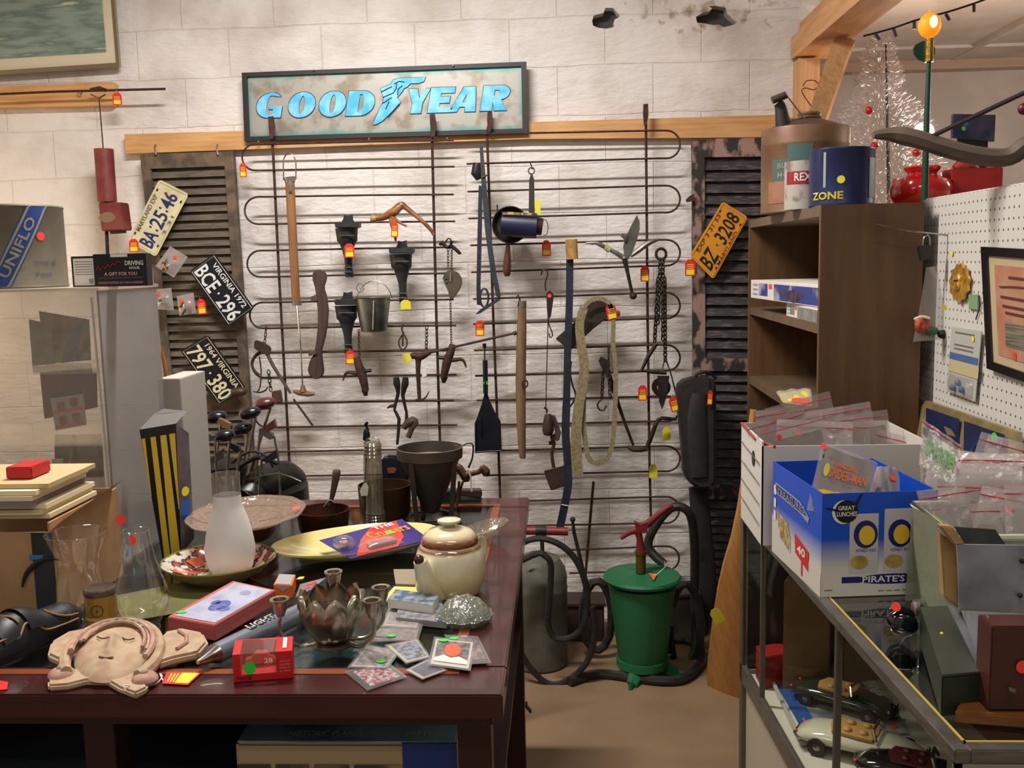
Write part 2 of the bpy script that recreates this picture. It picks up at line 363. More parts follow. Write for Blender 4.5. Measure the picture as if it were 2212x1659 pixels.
def floormat():
    m = mat('tan_concrete_floor', '#8a7154', .55, 0, '#79624a', 3, .35, .65, .1, 60, det=10); return m
struct('floor', MB().b2((-3.3, -1.5, -.1), (4.5, 5.75, 0)), floormat())
struct('ceiling', MB().b2((-3.3, -1.5, 3.3), (1.2, YW + .2, 3.4)), plaster)
struct('wall_upper', MB().b2((xr, YW, 2.56), (1.2, YW + .2, 3.3)), plaster)
struct('ceiling_lower', MB().b2((1.13, -1.5, 2.68), (4.5, 5.75, 2.75)), plaster)
# partition post and header along the right of the room
mb = MB(); mb.b2((xr - .02, YW - .09, 0), (xr + .07, YW, 2.46)); struct('trim_1', mb, pinev)
hw = wood('pine_header', '#cf9c6a', '#b9875a', 4, (9, 1, 9))
A = Yp(1716, 112, 4.3)
struct('trim_2', MB().b2((A.x - .005, 1.2, 2.47), (A.x + .14, 4.34, 2.56)), hw)
struct('trim_3', MB().b2((A.x + .03, 1.2, 2.56), (A.x + .11, 4.34, 2.62)), hw)
p1 = Yp(1822, 92, 3.9); p2 = Yp(1764, 262, 4.22); d = (p2 - p1).normalized()
mb = MB(); mb.tube([p1, p1 + (p2 - p1) * 1.25], .055, 4, flat=.9, up=(1, .35, 0)); struct('trim_4', mb, pinev)
za = Yp(2000, 150, 5.5).z; zb = Yp(2000, 92, 5.5).z
struct('trim_5', MB().b2((xr + .02, 5.5, za), (4.4, 5.6, zb)), wood('pale_painted_beam', '#c9b3a0', '#bda28c', 3, (1, 1, 9)))
struct('trim_6', MB().b2((xr + .02, 5.2, 2.665), (4.4, 5.6, 2.68)), plaster)
for x0 in (2.1, 3.3): struct('trim_7', MB().b2((x0, 2, 2.66), (x0 + .03, 5.5, 2.68)), plaster)
# ============================================================ RAILS AND THINGS HIGH ON THE WALL
t = one('hanging_rail', 'long pine board fixed to the wall behind the blue-lettered sign and the bed springs', 'rail',
        MB().prism([Yp(268, 290, 4.31), Yp(272, 332, 4.31), Yp(1140, 300, 4.31), Yp(1705, 296, 4.31), Yp(1705, 247, 4.31), Yp(1140, 264, 4.31)], (0, .038, 0)), pine)
t = thing('hanging_rail', 'short pine board at the left edge below the framed print', 'rail', Yp(120, 205, 4.31))
part(t, 'board', MB().prism([Yp(-120, 190, 4.31), Yp(-120, 236, 4.31), Yp(246, 227, 4.31), Yp(248, 181, 4.31), Yp(242, 177, 4.31)], (0, .038, 0)), pine)
for x, y in ((172, 190),): part(t, 'hook', wtube(MB(), [(x, y + 4), (x - 3, y + 10), (x + 2, y + 14), (x + 6, y + 8)], 4.29, 1.5), steel)
# picture frame
t = thing('picture_frame', 'framed green marsh print with cream mat in the top left corner', 'picture', Yp(120, 150, 4.3))
q = [Yp(-160, 172, 4.3), Yp(258, 144, 4.3), Yp(236, -120, 4.3), Yp(-160, -100, 4.3)]
mb = MB()
mb.prism(q, (0, .02, 0), [[qpt(q, .985, .035), qpt(q, .015, .035), qpt(q, .015, .97), qpt(q, .985, .97)]])
part(t, 'frame', mb, mat('thin_gilt_frame', '#a59a78', .25, .8))
mb = MB(); qpatch(mb, q, .01, .99, .03, .98, -.008); part(t, 'mat_board', mb, mat('cream_mat', '#ddd2b6', .7))
def printmat():
    m = mat('marsh_print', '#8fa394', .6, 0, '#5f7a70', 4.5, .42, .6, 0, st=(1.2, 1, 7), det=8, col3='#c9c4a4'); return m
mb = MB(); qpatch(mb, q, .05, .935, .13, .92, -.006); part(t, 'print', mb, printmat())
mb = MB(); qpatch(mb, q, .01, .99, .03, .98, -.002); part(t, 'glass_pane', mb, glassm)
# iron rod on the rail
t = thing('iron_rod', 'long dark iron rod lying on hooks across the short pine board', 'rod', Yp(200, 195, 4.25))
part(t, 'shaft', wtube(MB(), [(-60, 206), (120, 198), (357, 192)], 4.25, 2.6), iron)
part(t, 'clamp', wtube(MB(), [(196, 194), (215, 190), (228, 195)], 4.245, 4), iron)
tag(t, 252, 200, 4.23, 20, 26, 0, strg=6)
# red barn lantern / hanging box on a wire
red2 = mat('worn_red_paint', '#6f2526', .5, 0, '#7e3a34', 14)
t = thing('grease_pump', 'red hanging grease pump on a wire under the iron rod', 'pump', Yp(232, 500, 4.2))
s = S(Yp(230, 400, 4.2))
mb = MB(); wtube(mb, [(224, 322), (232, 436)], 4.2, 20, 16); part(t, 'barrel', mb, red2)
mb = MB(); wtube(mb, [(231, 430), (241, 446)], 4.2, 19, 4)
mb = MB(); slab(mb, [(212, 437), (262, 437), (270, 497), (219, 499)], 4.17, .075); part(t, 'tank', mb, red2, bevel=.004)
mb = MB(); qq = pxs([(214, 484), (252, 480), (248, 455), (211, 459)], 4.17); qell(mb, qq, .5, .5, .48, .45); part(t, 'label_plate', mb, mat('tarnished_plate', '#8a7458', .5, .4))
mb = MB(); wtube(mb, [(196, 204), (214, 212), (218, 260), (223, 322)], 4.22, 1.3, 6); wtube(mb, [(228, 204), (214, 212)], 4.22, 1.3, 6); part(t, 'hanging_wire', mb, iron)
mb = MB(); wtube(mb, [(230, 498), (233, 560)], 4.2, 4, 8); slab(mb, [(236, 497), (264, 496), (264, 503), (238, 505)], 4.18, .04); part(t, 'foot', mb, dkiron)
# ============================================================ SIGN
t = thing('metal_sign', 'long grey metal sign with blue tyre shop lettering and black frame', 'sign', Yp(830, 300, 4.25))
YS = 4.283
q = [Yp(528, 305, YS), Yp(1140, 287, YS), Yp(1137, 133, YS), Yp(522, 157, YS)]
mb = MB(); mb.prism(q, (0, .025, 0), [[qpt(q, .982, .065), qpt(q, .018, .065), qpt(q, .018, .94), qpt(q, .982, .94)]]); part(t, 'frame', mb, mat('black_painted_frame', '#1e1d1e', .45))
def signmat():
    m = bpy.data.materials.new('brushed_sign_panel'); m.use_nodes = True; nt = m.node_tree; N = nt.nodes; L = nt.links; p = N['Principled BSDF']
    tc = N.new('ShaderNodeTexCoord'); sub = N.new('ShaderNodeVectorMath'); sub.operation = 'SUBTRACT'; L.new(tc.outputs['Object'], sub.inputs[0])
    c = (q[0] + q[2]) / 2 - root_of(t).location; sub.inputs[1].default_value = c
    ab = N.new('ShaderNodeVectorMath'); ab.operation = 'ABSOLUTE'; L.new(sub.outputs[0], ab.inputs[0]); sp = N.new('ShaderNodeSeparateXYZ'); L.new(ab.outputs[0], sp.inputs[0])
    hw_ = (q[1] - q[0]).length / 2; hh = (q[3] - q[0]).length / 2
    def m2(op, a, b): n = N.new('ShaderNodeMath'); n.operation = op; (L.new(a, n.inputs[0]) if not isinstance(a, float) else setattr(n.inputs[0], 'default_value', a)); (L.new(b, n.inputs[1]) if not isinstance(b, float) else setattr(n.inputs[1], 'default_value', b)); return n.outputs[0]
    dx = m2('SUBTRACT', float(hw_), sp.outputs['X']); dz = m2('SUBTRACT', float(hh), sp.outputs['Z']); d_ = m2('MINIMUM', dx, dz)
    no = N.new('ShaderNodeTexNoise'); no.inputs['Scale'].default_value = 9; no.inputs['Detail'].default_value = 7; L.new(tc.outputs['Object'], no.inputs[0])
    e = m2('ADD', d_, m2('MULTIPLY', no.outputs[0], -.06)); mr = N.new('ShaderNodeMapRange'); mr.inputs[1].default_value = -.02; mr.inputs[2].default_value = .006; L.new(e, mr.inputs[0])
    n2 = N.new('ShaderNodeTexNoise'); n2.inputs['Scale'].default_value = 14; n2.inputs['Detail'].default_value = 8; L.new(tc.outputs['Object'], n2.inputs[0])
    rp = N.new('ShaderNodeValToRGB'); L.new(n2.outputs[0], rp.inputs[0]); rp.color_ramp.elements[0].position = .36; rp.color_ramp.elements[0].color = C('#8d8270'); rp.color_ramp.elements[1].position = .52; rp.color_ramp.elements[1].color = C('#a8a59d')
    mx = N.new('ShaderNodeMix'); mx.data_type = 'RGBA'; L.new(mr.outputs[0], mx.inputs[0]); mx.inputs[6].default_value = C('#3f9a96'); L.new(rp.outputs[0], mx.inputs[7]); L.new(mx.outputs[2], p.inputs['Base Color'])
    p.inputs['Metallic'].default_value = .35; p.inputs['Roughness'].default_value = .38
    return m
mb = MB(); a = [qpt(q, .01, .04, -.013), qpt(q, .99, .04, -.012), qpt(q, .99, .96, -.012), qpt(q, .01, .96, -.012)]; mb.prism(a, (0, .004, 0)); part(t, 'panel', mb, signmat())
blue = mat('blue_foil_lettering', '#46b4f4', .35, .1, '#86d2fa', 18, .4, .62, 0); outl = mat('dark_letter_outline', '#2a2f38', .5)
def ellp(cx, cy, rx, ry, n=24): return arc(cx, cy, rx, ry, 0, 360 - 360 / n, n - 1)
sh = .16
LET = {'G': ([*arc(.52, .5, .52, .5, 42, 268, 22), (1.0, 0.0), (1.0, .46), (.5, .46), (.5, .34), (.66, .34), (.66, .14), *arc(.52, .5, .13, .4, -78, -285, 12)], []),
       'O': (ellp(.5, .5, .5, .5), [ellp(.5, .5, .1, .36, 16)]),
       'D': ([(0, 0), (0, 1), (.5, 1), *arc(.5, .5, .5, .5, 80, -80, 14), (.5, 0)], [[(.42, .14), (.5, .14), *arc(.5, .5, .09, .36, -80, 80, 8), (.5, .86), (.42, .86)]]),
       'Y': ([(0, 1), (.42, 1), (.56, .6), (.78, 1), (1.02, 1), (.74, .42), (.74, 0), (.26, 0), (.26, .42)], []),
       'E': ([(0, 0), (0, 1), (1, 1), (1, .77), (.44, .77), (.44, .63), (.84, .63), (.84, .38), (.44, .38), (.44, .23), (1, .23), (1, 0)], []),
       'A': ([(-.12, 0), (.36, 1), (.84, 1), (.98, 0), (.54, 0), (.52, .2), (.3, .2), (.2, 0)], [[(.38, .38), (.52, .38), (.52, .74)]]),
       'R': ([(0, 0), (0, 1), (.66, 1), *arc(.66, .72, .34, .28, 85, -85, 10), (.72, .42), (.98, 0), (.52, 0), (.42, .36), (.42, 0)], [[(.42, .6), (.42, .82), *arc(.55, .71, .08, .11, 80, -80, 6)]])}
z2 = lambda x, y: (500 + x / 3.318, 120 + y / 3.318)
for ch, x0, x1, yb, yt in (('G', 180, 365, 446, 268), ('O', 408, 600, 444, 262), ('O', 628, 820, 438, 254), ('D', 830, 1025, 430, 252), ('Y', 1258, 1410, 414, 238), ('E', 1418, 1592, 408, 228), ('A', 1592, 1765, 402, 224), ('R', 1796, 1990, 394, 214)):
    o_, hs = LET[ch]
    def f(p, g=0.0):
        x = x0 + (x1 - x0) * p[0] + sh * (yb - yt) * (p[1] - .5); y = yb + (yt - yb) * p[1] - (x - (x0 + x1) / 2) * .03
        if g: cx = (x0 + x1) / 2; cy = (yb + yt) / 2; x += g if x > cx else -g; y += g if y > cy else -g
        return z2(x, y)
    l = part(t, 'letter', MB().prism(pxs([f(p, 4) for p in o_], YS + .0085), (0, .003, 0), [pxs([f(p, -2) for p in h], YS + .0085) for h in hs]), outl, 0)
    part(l, 'letter_face', MB().prism(pxs([f(p) for p in o_], YS + .006), (0, .002, 0), [pxs([f(p) for p in h], YS + .006) for h in hs]), blue, 0)
foot = [(1015, 495), (1030, 455), (1065, 375), (1085, 340), (1092, 300), (1078, 270), (1068, 235), (1140, 205), (1160, 175), (1215, 160), (1290, 160), (1392, 155), (1378, 185), (1340, 198), (1280, 200), (1262, 222), (1235, 235), (1225, 255), (1200, 285), (1185, 300), (1212, 335), (1150, 400), (1080, 470), (1040, 492)]
def grow(P, g):
    n = len(P); out_ = []; ar = sum(P[i][0] * P[(i + 1) % n][1] - P[(i + 1) % n][0] * P[i][1] for i in range(n)); sg = 1 if ar > 0 else -1
    for i in range(n):
        a, b, c = P[i - 1], P[i], P[(i + 1) % n]; d1 = V((b[0] - a[0], b[1] - a[1])).normalized(); d2 = V((c[0] - b[0], c[1] - b[1])).normalized()
        nn = V((d1.y + d2.y, -(d1.x + d2.x))); nn = nn.normalized() * g * sg if nn.length > 1e-6 else V((0, 0)); out_.append((b[0] + nn.x, b[1] + nn.y))
    return out_
em = part(t, 'winged_foot_emblem', MB().prism(pxs([z2(*p) for p in grow(foot, 4)], YS + .0085), (0, .003, 0)), outl, 0)
mb = MB().prism(pxs([z2(*p) for p in foot], YS + .006), (0, .002, 0)); mb.mi = 1
for ln in ([(1072, 262), (1150, 222)], [(1085, 300), (1160, 268), (1180, 235), (1185, 200)], [(1080, 345), (1150, 300)], [(1165, 205), (1200, 185), (1240, 190)], [(1105, 385), (1130, 330)], [(1120, 440), (1205, 345)], [(1190, 285), (1195, 240), (1225, 215)]):
    wtube(mb, [z2(*p) for p in ln], YS + .005, 1.0, 4)
part(em, 'emblem_face', mb, [blue, outl], 0)
mb = MB()
for x, y in ((558, 306), (797, 300), (966, 299), (979, 142), (676, 152)): mb.ball(Yp(x, y, YS - .004), .005)
part(t, 'screw', mb, steel)
# ============================================================ SHUTTERS
def shutter(label, out4, rails, n_each, wst, matf, matl, Y):
    t = thing('louvred_shutter', label, 'shutter', Yp(*out4[0], Y))
    q = pxs(out4, Y); dep = (0, .032, 0)   # BL BR TR TL
    sf = wst
    for a, b in ((0, sf), (1 - sf, 1)): part(t, 'stile', MB().prism([qpt(q, a, 0), qpt(q, b, 0), qpt(q, b, 1), qpt(q, a, 1)], dep), matf)
    for (a, b) in rails: part(t, 'rail', MB().prism([qpt(q, sf, a), qpt(q, 1 - sf, a), qpt(q, 1 - sf, b), qpt(q, sf, b)], dep), matf)
    for i, n in enumerate(n_each):
        y0 = rails[i][1]; y1 = rails[i + 1][0]
        for k in range(n):
            c = y0 + (y1 - y0) * (k + .5) / n; h = (y1 - y0) / n * .62; mb = MB()
            A = qpt(q, sf, c - h); B = qpt(q, 1 - sf, c - h); D = qpt(q, 1 - sf, c + h); E_ = qpt(q, sf, c + h)
            o1 = V((0, .004, 0)); o2 = V((0, .03, 0)); mb.prism([A + o1, B + o1, D + o2, E_ + o2], (0, .006, .002)); part(t, 'louvre', mb, matl)
    return t
olive = mat('weathered_olive_paint', '#50463a', .7, 0, '#665a4a', 6, .4, .62, .2, st=(2, 1, 14), det=8); stile = mat('weathered_stile', '#6e5b47', .8, 0, '#4b4237', 14, .42, .58, .4, det=8)
t = shutter('weathered olive louvred shutter hanging behind the left licence plates', [(395, 1190), (560, 1190), (503, 326), (302, 334)], [(0, .05), (.36, .40), (.965, 1)], [16, 27], .1, stile, olive, 4.28)
for x in (336, 470): part(t, 'hook', wtube(MB(), [(x, 312), (x - 2, 320), (x + 1, 334)], 4.27, 2), steel)
peel = mat('peeling_pink_black_paint', '#93786c', .8, 0, '#2c2825', 16, .44, .52, .4, det=9, st=(1, 1, .6)); dark = mat('black_peeling_louvre', '#29292a', .6, 0, '#5f4f49', 9, .5, .66, .3, st=(2, 1, 12), det=9)
shutter('tall black shutter with peeling pink paint beside the brown bookcase', [(1500, 1375), (1740, 1385), (1740, 296), (1495, 300)], [(0, .05), (.29, .32), (.55, .575), (.965, 1)], [14, 12, 18], .11, peel, dark, 4.26)
t = thing('shutter_latch', 'small dark metal latch beside the right shutter edge', 'latch', Yp(1490, 430, 4.25)); part(t, 'plate', slab(MB(), [(1481, 432), (1490, 423), (1500, 418), (1500, 434), (1484, 437)], 4.24, .006), iron)
# ============================================================ LICENCE PLATES
def plate(label, q4, main, top, bot, mcol, Y, extra=(), tcol=None, holes=True):
    t = thing('licence_plate', label, 'licence plate', Yp(*q4[0], Y)); q = pxs(q4, Y); mb = MB(); r = .05
    L = [qpt(q, x, y) for x, y in [*arc(1 - r, r * 2, r, r * 2, -90, 0, 4), *arc(1 - r, 1 - r * 2, r, r * 2, 0, 90, 4), *arc(r, 1 - r * 2, r, r * 2, 90, 180, 4), *arc(r, r * 2, r, r * 2, 180, 270, 4)]]
    mb.prism(L, (0, .002, 0)); part(t, 'plate', mb, mcol)
    I = [qpt(q, x, y, .0015) for x, y in [(.03, .06), (.97, .06), (.97, .94), (.03, .94)]]
    part(t, 'raised_border', MB().tube(I, .0013, 5, closed=True), tcol[1])
    for s_, x0, x1, y0, y1, b in main: quad_text(t, s_, q, x0, x1, y0, y1, tcol[0], b, .002, name='number')
    for s_, x0, x1, y0, y1, b in top: quad_text(t, s_, q, x0, x1, y0, y1, tcol[2], b, .002)
    mb = MB()
    for x, y in ((.15, .1), (.85, .1), (.85, .9), (.15, .9)): qell(mb, q, x, y, .022, .03, .0016, 10)
    part(t, 'bolt_hole', mb, mat('bolt_hole_dark', '#2b211c', .9)); return t, q
creamp = mat('rusty_cream_plate', '#d6cfa8', .5, 0, '#b9ae86', 9, .45, .68, .1, col3='#7c6a4d'); blp = mat('black_plate_paint', '#121318', .35); orp = mat('orange_plate_paint', '#d48f1e', .45, 0, '#c4822a', 8, .45, .7)
inkb = mat('blue_ink', '#1c2560', .5); inkk = mat('black_ink', '#140f0d', .5); inkw = mat('white_ink', '#d9dad8', .5); inkc = mat('cream_ink', '#d6cfae', .5); inkg = mat('faded_grey_ink', '#6b6450', .6)
t, q = plate('cream licence plate with blue number on the left shutter', [(337, 555), (408, 419), (344, 387), (276, 520)], [('BA', .07, .29, .22, .68, .015), (':', .325, .35, .3, .62, .01), ('25', .37, .6, .22, .68, .015), (':', .63, .655, .3, .62, .01), ('46', .68, .9, .22, .68, .015)], [('MARYLAND EXP', .2, .78, .8, .93, .01), ('3 31', .32, .62, .06, .17, .01)], (), creamp, 4.24, tcol=(inkb, creamp, inkg))
tag(t, 288, 516, 4.2, 21, 28, 0, strg=0)
plate('black licence plate with white number leaning off the left shutter', [(409, 586), (494, 706), (550, 666), (463, 547)], [('BCE', .05, .44, .1, .6, .02), ('.', .5, .53, .32, .4, .02), ('296', .59, .96, .1, .6, .02)], [('VIRGINIA 1972', .12, .9, .7, .88, .015)], (), blp, 4.22, tcol=(inkw, inkw, inkw))
plate('black licence plate with cream number lowest on the left shutter', [(390, 758), (474, 876), (532, 838), (449, 723)], [('797', .05, .44, .1, .6, .02), ('.', .5, .53, .32, .4, .02), ('380', .59, .96, .1, .6, .02)], [('1964 VIRGINIA', .12, .92, .7, .88, .015)], (), blp, 4.22, tcol=(inkc, inkc, inkc))
t, q = plate('orange licence plate with black number on the right shutter', [(1541, 604), (1616, 469), (1561, 435), (1490, 552)], [('BZ', .06, .31, .2, .68, .015), ('.', .4, .425, .4, .48, .03), ('3208', .48, .93, .2, .68, .012)], [('EXP 3 31 53', .14, .8, .8, .93, .01), ('MARYLAND', .2, .74, .05, .16, .01)], (), orp, 4.22, tcol=(inkk, orp, mat('brown_ink', '#5c3a1d', .6)))
tag(t, 1491, 560, 4.19, 22, 36, 0, strg=6)
# small bags of parts on the left shutter
def baggy(label, q4, Y, stick, n=4, tg=None):
    t = thing('parts_bag', label, 'plastic bag', Yp(*q4[0], Y)); q = pxs(q4, Y)
    mb = MB(); mb.grid(lambda u, v: qpt(q, u, v, .016 * math.sin(math.pi * u) * math.sin(math.pi * min(v * 1.2, 1)) * (1 + .3 * math.sin(9 * u + 5 * v))), 8, 8)
    mb.grid(lambda u, v: qpt(q, u, v, .002), 2, 2); part(t, 'bag', mb, bag, 60)
    for i in range(n):
        c = qpt(q, random.uniform(.25, .75), random.uniform(.12, .6), .008); a = random.uniform(0, 3)
        part(t, 'spare_part', MB().tube([c + V((math.cos(a), 0, math.sin(a))) * .014, c - V((math.cos(a), 0, math.sin(a))) * .014], .005, 8), [brass, steel, oldwood][i % 3])
    sticker(t, qpt(q, stick[0], stick[1], .014), (0, -1, 0), .0085, stR); return t
baggy('clear bag of small metal parts between the cream and black licence plates', [(336, 575), (376, 600), (406, 555), (368, 532)], 4.2, (.55, .75))
baggy('clear bag of pale wooden pieces left of the other small bags', [(340, 668), (376, 670), (370, 622), (336, 625)], 4.2, (.25, .8), 3)
t = baggy('clear bag of glass fittings with a red price tag', [(388, 682), (424, 676), (418, 632), (382, 640)], 4.2, (.3, .7), 3); tag(t, 433, 646, 4.18, 19, 33, 5, strg=5)
# ============================================================ BED SPRINGS
YB = 4.255
t = thing('bed_spring_frame', 'rusty flat bed spring frame hanging under the left part of the sign', 'bed spring', Yp(620, 1000, YB))
def barx(x, y): return x
LB = [(310, 303), (367, 360), (424, 420), (483, 478), (540, 534), (597, 590), (652, 647), (708, 703), (761, 757), (815, 809), (870, 865), (922, 918), (975, 970), (1028, 1024)]
for i in range(0, 14, 2):
    (a0, a1), (b0, b1) = LB[i], LB[i + 1]; sl = (i / 2) * 5.5; cx = 523 + sl; r_ = (b0 - a0) / 2; cxx = cx + r_
    dr = lambda x, y0, y1: y0 + (y1 - y0) * (x - 600) / 380
    yA = dr(cxx, a0, a1) if False else a0 + 1.2; yBm = b0 + 1.2
    pts = [(980, a1), (800, (a0 + a1) / 2 - .5), (cxx + 18, yA)] + [(cxx + r_ * math.cos(R(90 + 15 * k)) * 1.0, (yA + yBm) / 2 - (yBm - yA) / 2 * math.sin(R(90 + 15 * k))) for k in range(0, 13)] + [(cxx + 18, yBm), (800, (b0 + b1) / 2 - .5), (982 + i * .6, b1)]
    part(t, 'spring_bar', wtube(MB(), pts, YB, 2.1), iron)
for pts in ([(583, 252), (590, 330), (603, 600), (620, 900), (630, 1100)], [(932, 247), (934, 330), (943, 700), (950, 940), (954, 1100)]): part(t, 'upright_bar', wtube(MB(), pts, YB + .012, 3), iron)
for x, y in ((583, 252), (932, 247)): part(t, 'flat_end', slab(MB(), [(x - 4, y), (x + 7, y - 1), (x + 11, y + 22), (x + 7, y + 48), (x, y + 48), (x - 3, y + 20)], YB - .006, .006), iron)
tag(t, 524, 352, YB - .02, 15, 30, 0, strg=4)
t = thing('bed_spring_frame', 'rusty flat bed spring frame hanging right of the sign with rounded right ends', 'bed spring', Yp(1400, 1100, YB))
RB = [(290, 282, 1005), (354, 342, 1008), (414, 401, 1010), (472, 459, 1012), (530, 518, 1016), (588, 574, 1018), (646, 632, 1022), (700, 688, 1022), (757, 745, 1024), (812, 801, 1026), (865, 856, 1030), (918, 910, 1040), (974, 964, 1040), (1027, 1018, 1044), (1083, 1073, 1100), (1136, 1130, 1104), (1188, 1180, 1230), (1238, 1232, 1230)]
for i in range(0, 18, 2):
    (a0, a1, ax), (b0, b1, bx) = RB[i], RB[i + 1]; cx = 1440; r_ = 29 - (i > 12) * 2; yA = a1; yBm = b1
    pts = [(ax, a0), ((ax + cx) / 2, (a0 + a1) / 2), (cx - 20, a1)] + [(cx + r_ * math.sin(R(15 * k)), (yA + yBm) / 2 - (yBm - yA) / 2 * math.cos(R(15 * k))) for k in range(0, 13)] + [(cx - 20, b1), ((bx + cx) / 2, (b0 + b1) / 2), (bx, b0)]
    part(t, 'spring_bar', wtube(MB(), pts, YB, 2.1), iron)
for pts in ([(1060, 245), (1052, 290), (1056, 400), (1066, 700), (1076, 950), (1084, 1180)], [(1395, 228), (1396, 350), (1399, 700), (1403, 1000), (1408, 1200)], [(1282, 1040), (1275, 1120), (1264, 1250)]): part(t, 'upright_bar', wtube(MB(), pts, YB + .012, 2.9), iron)
for x, y in ((1057, 240), (1394, 225)): part(t, 'flat_end', slab(MB(), [(x - 4, y), (x + 6, y - 1), (x + 7, y + 22), (x + 3, y + 46), (x - 3, y + 46), (x - 5, y + 20)], YB - .006, .006), iron)
for x, y in ((1393, 574), (1388, 832), (1036, 692), (1180, 519)): tag(t, x, y, YB - .03, 19, 34, 0, strg=10)
for x, y in ((1440, 922), (1411, 1003)): tag(t, x, y, YB - .03, 18, 30, 0, 'y', strg=8)
# ============================================================ TOOLS HANGING ON THE SPRINGS
YT = 4.19
def hang(name, label, cat, px, py, Y=YT, group=None): return thing(name, label, cat, Yp(px, py, Y), group)
# long wooden pump with wire loop
t = hang('wooden_hand_pump', 'long wooden tube pump with wire loop hanging at the left of the springs', 'hand pump', 640, 860)
part(t, 'barrel', wtube(MB(), [(626, 392), (640, 656)], YT, [10, 9], 14), mat('honey_turned_wood', '#96693f', .5, 0, '#805634', 5, st=(6, 6, 1)))
part(t, 'wire_loop', wtube(MB(), [(613, 390), (612, 350), (617, 336), (625, 331), (633, 336), (639, 352), (639, 388)], YT - .01, 1.5, 6, 3), steel)
mb = MB(); wtube(mb, [(625, 383), (627, 394)], YT, [13, 11], 14); slab(mb, [(622, 392), (631, 392), (630, 414), (624, 414)], YT - .03, .004); part(t, 'collar', mb, tin)
part(t, 'plunger_rod', wtube(MB(), [(642, 656), (649, 740), (654, 838)], YT, 1.6, 6), steel)
mb = MB(); wtube(mb, [(654, 832), (655, 846)], YT, [4, 8], 12); wtube(mb, [(634, 844), (645, 848), (667, 851), (679, 850)], YT, [3, 6, 6, 3], 10, 2); part(t, 'handle', mb, oldwood)
mb = MB(); wtube(mb, [(641, 650), (642, 660)], YT, 10, 14); part(t, 'end_cap', mb, tin)
# black cast brackets
def lamp_bracket(dx, dy, label):
    t = hang('downspout_head', label, 'downspout head', 748 + dx, 600 + dy, YT, 'black moulded downspout heads')
    X = lambda a: (a[0] + dx, a[1] + dy)
    cast = mat('matt_black_moulding', '#1c1e20', .5, 0, '#26292b', 30, bump=.15)
    mb = MB(); slab(mb, [X(p) for p in [(737, 481), (742, 471), (743, 464), (750, 466), (761, 463), (762, 475), (767, 481)]], YT, .012); part(t, 'top_lug', mb, cast)
    mb = MB(); slab(mb, [X(p) for p in [(722, 480), (775, 480), (774, 492), (724, 492)]], YT - .05, .06); part(t, 'rim', mb, cast, bevel=.003)
    s = S(Yp(*X((748, 520)), YT))
    prof = [(493, 25, .045), (510, 23, .042), (520, 22.5, .04), (527, 17, .03), (535, 14.5, .026), (545, 11.5, .024), (556, 9, .02), (575, 8, .018), (590, 9, .018), (599, 9, .016)]
    mb = MB(); rings = []
    for y, hw, dp in prof:
        c = Yp(*X((748.5 + (y - 493) * .06, y)), YT + .01); rings.append([c + V((math.cos(k * math.pi / 8) * hw * s, -abs(math.sin(k * math.pi / 8)) * dp if k < 8 else 0, 0)) for k in range(0, 9)])
    W = 9; mb.add([p for r in rings for p in r], [(j * W + i, j * W + i + 1, (j + 1) * W + i + 1, (j + 1) * W + i) for j in range(len(rings) - 1) for i in range(8)] + [tuple(range(9))] + [tuple((len(rings) - 1) * W + i for i in range(9))] + [(j * W, (j + 1) * W, (j + 1) * W + 8, j * W + 8) for j in range(len(rings) - 1)])
    part(t, 'tapered_body', mb, cast)
    mb = MB()
    for y in (509, 578, 588): wtube(mb, [X((733 if y < 530 else 743, y)), X((766 if y < 530 else 761, y))], YT - (.038 if y < 530 else .012), 1.5, 6)
    part(t, 'rib', mb, cast)
    return t
t = lamp_bracket(0, 0, 'black moulded downspout head hanging highest, tag across its throat')
mb = tag(t, 754, 526, YT - .035, 22, 30, 0, strg=0)
t = lamp_bracket(117, 56, 'black moulded downspout head hanging right below the antler-handled stick'); tag(t, 876, 648, YT - .03, 22, 20, 0, 'y', strg=4)
t = lamp_bracket(-1, 167, 'black moulded downspout head hanging lowest beside the small pail'); tag(t, 756, 757, YT - .02, 21, 30, 0, strg=3)
# root-carved walking stick handle
t = hang('carved_root_stick', 'gnarled brown root-carved stick hooked over a spring bar', 'walking stick', 860, 520)
rootw = mat('varnished_root_wood', '#6a3c22', .35, 0, '#a06c3c', 9, .4, .65, .5, st=(1, 1, 3))
part(t, 'handle', wtube(MB(), [(808, 471), (826, 470), (842, 462), (852, 457), (860, 449), (868, 445)], YT - .02, [6, 7, 9, 10, 9, 7], 12, 3), rootw)
part(t, 'knob', wtube(MB(), [(801, 472), (805, 472), (813, 471)], YT - .02, [7, 9, 7], 12, 2), mat('pale_horn', '#b0935a', .4, 0, '#8f7240', 20))
part(t, 'curved_shank', wtube(MB(), [(858, 446), (868, 443), (876, 448), (896, 464), (915, 480), (930, 496), (937, 508)], YT - .02, [6, 8, 6, 5, 4.5, 4, 3], 10, 3), rootw)
part(t, 'twig', wtube(MB(), [(850, 470), (862, 480), (879, 489)], YT - .02, [5, 3, 2], 8, 2), rootw)
part(t, 'root_tip', wtube(MB(), [(846, 466), (848, 480), (852, 500), (855, 522)], YT - .02, [6, 8, 5, 2], 8, 2), rootw); tag(t, 853, 478, YT - .055, 15, 34, -4, strg=3)
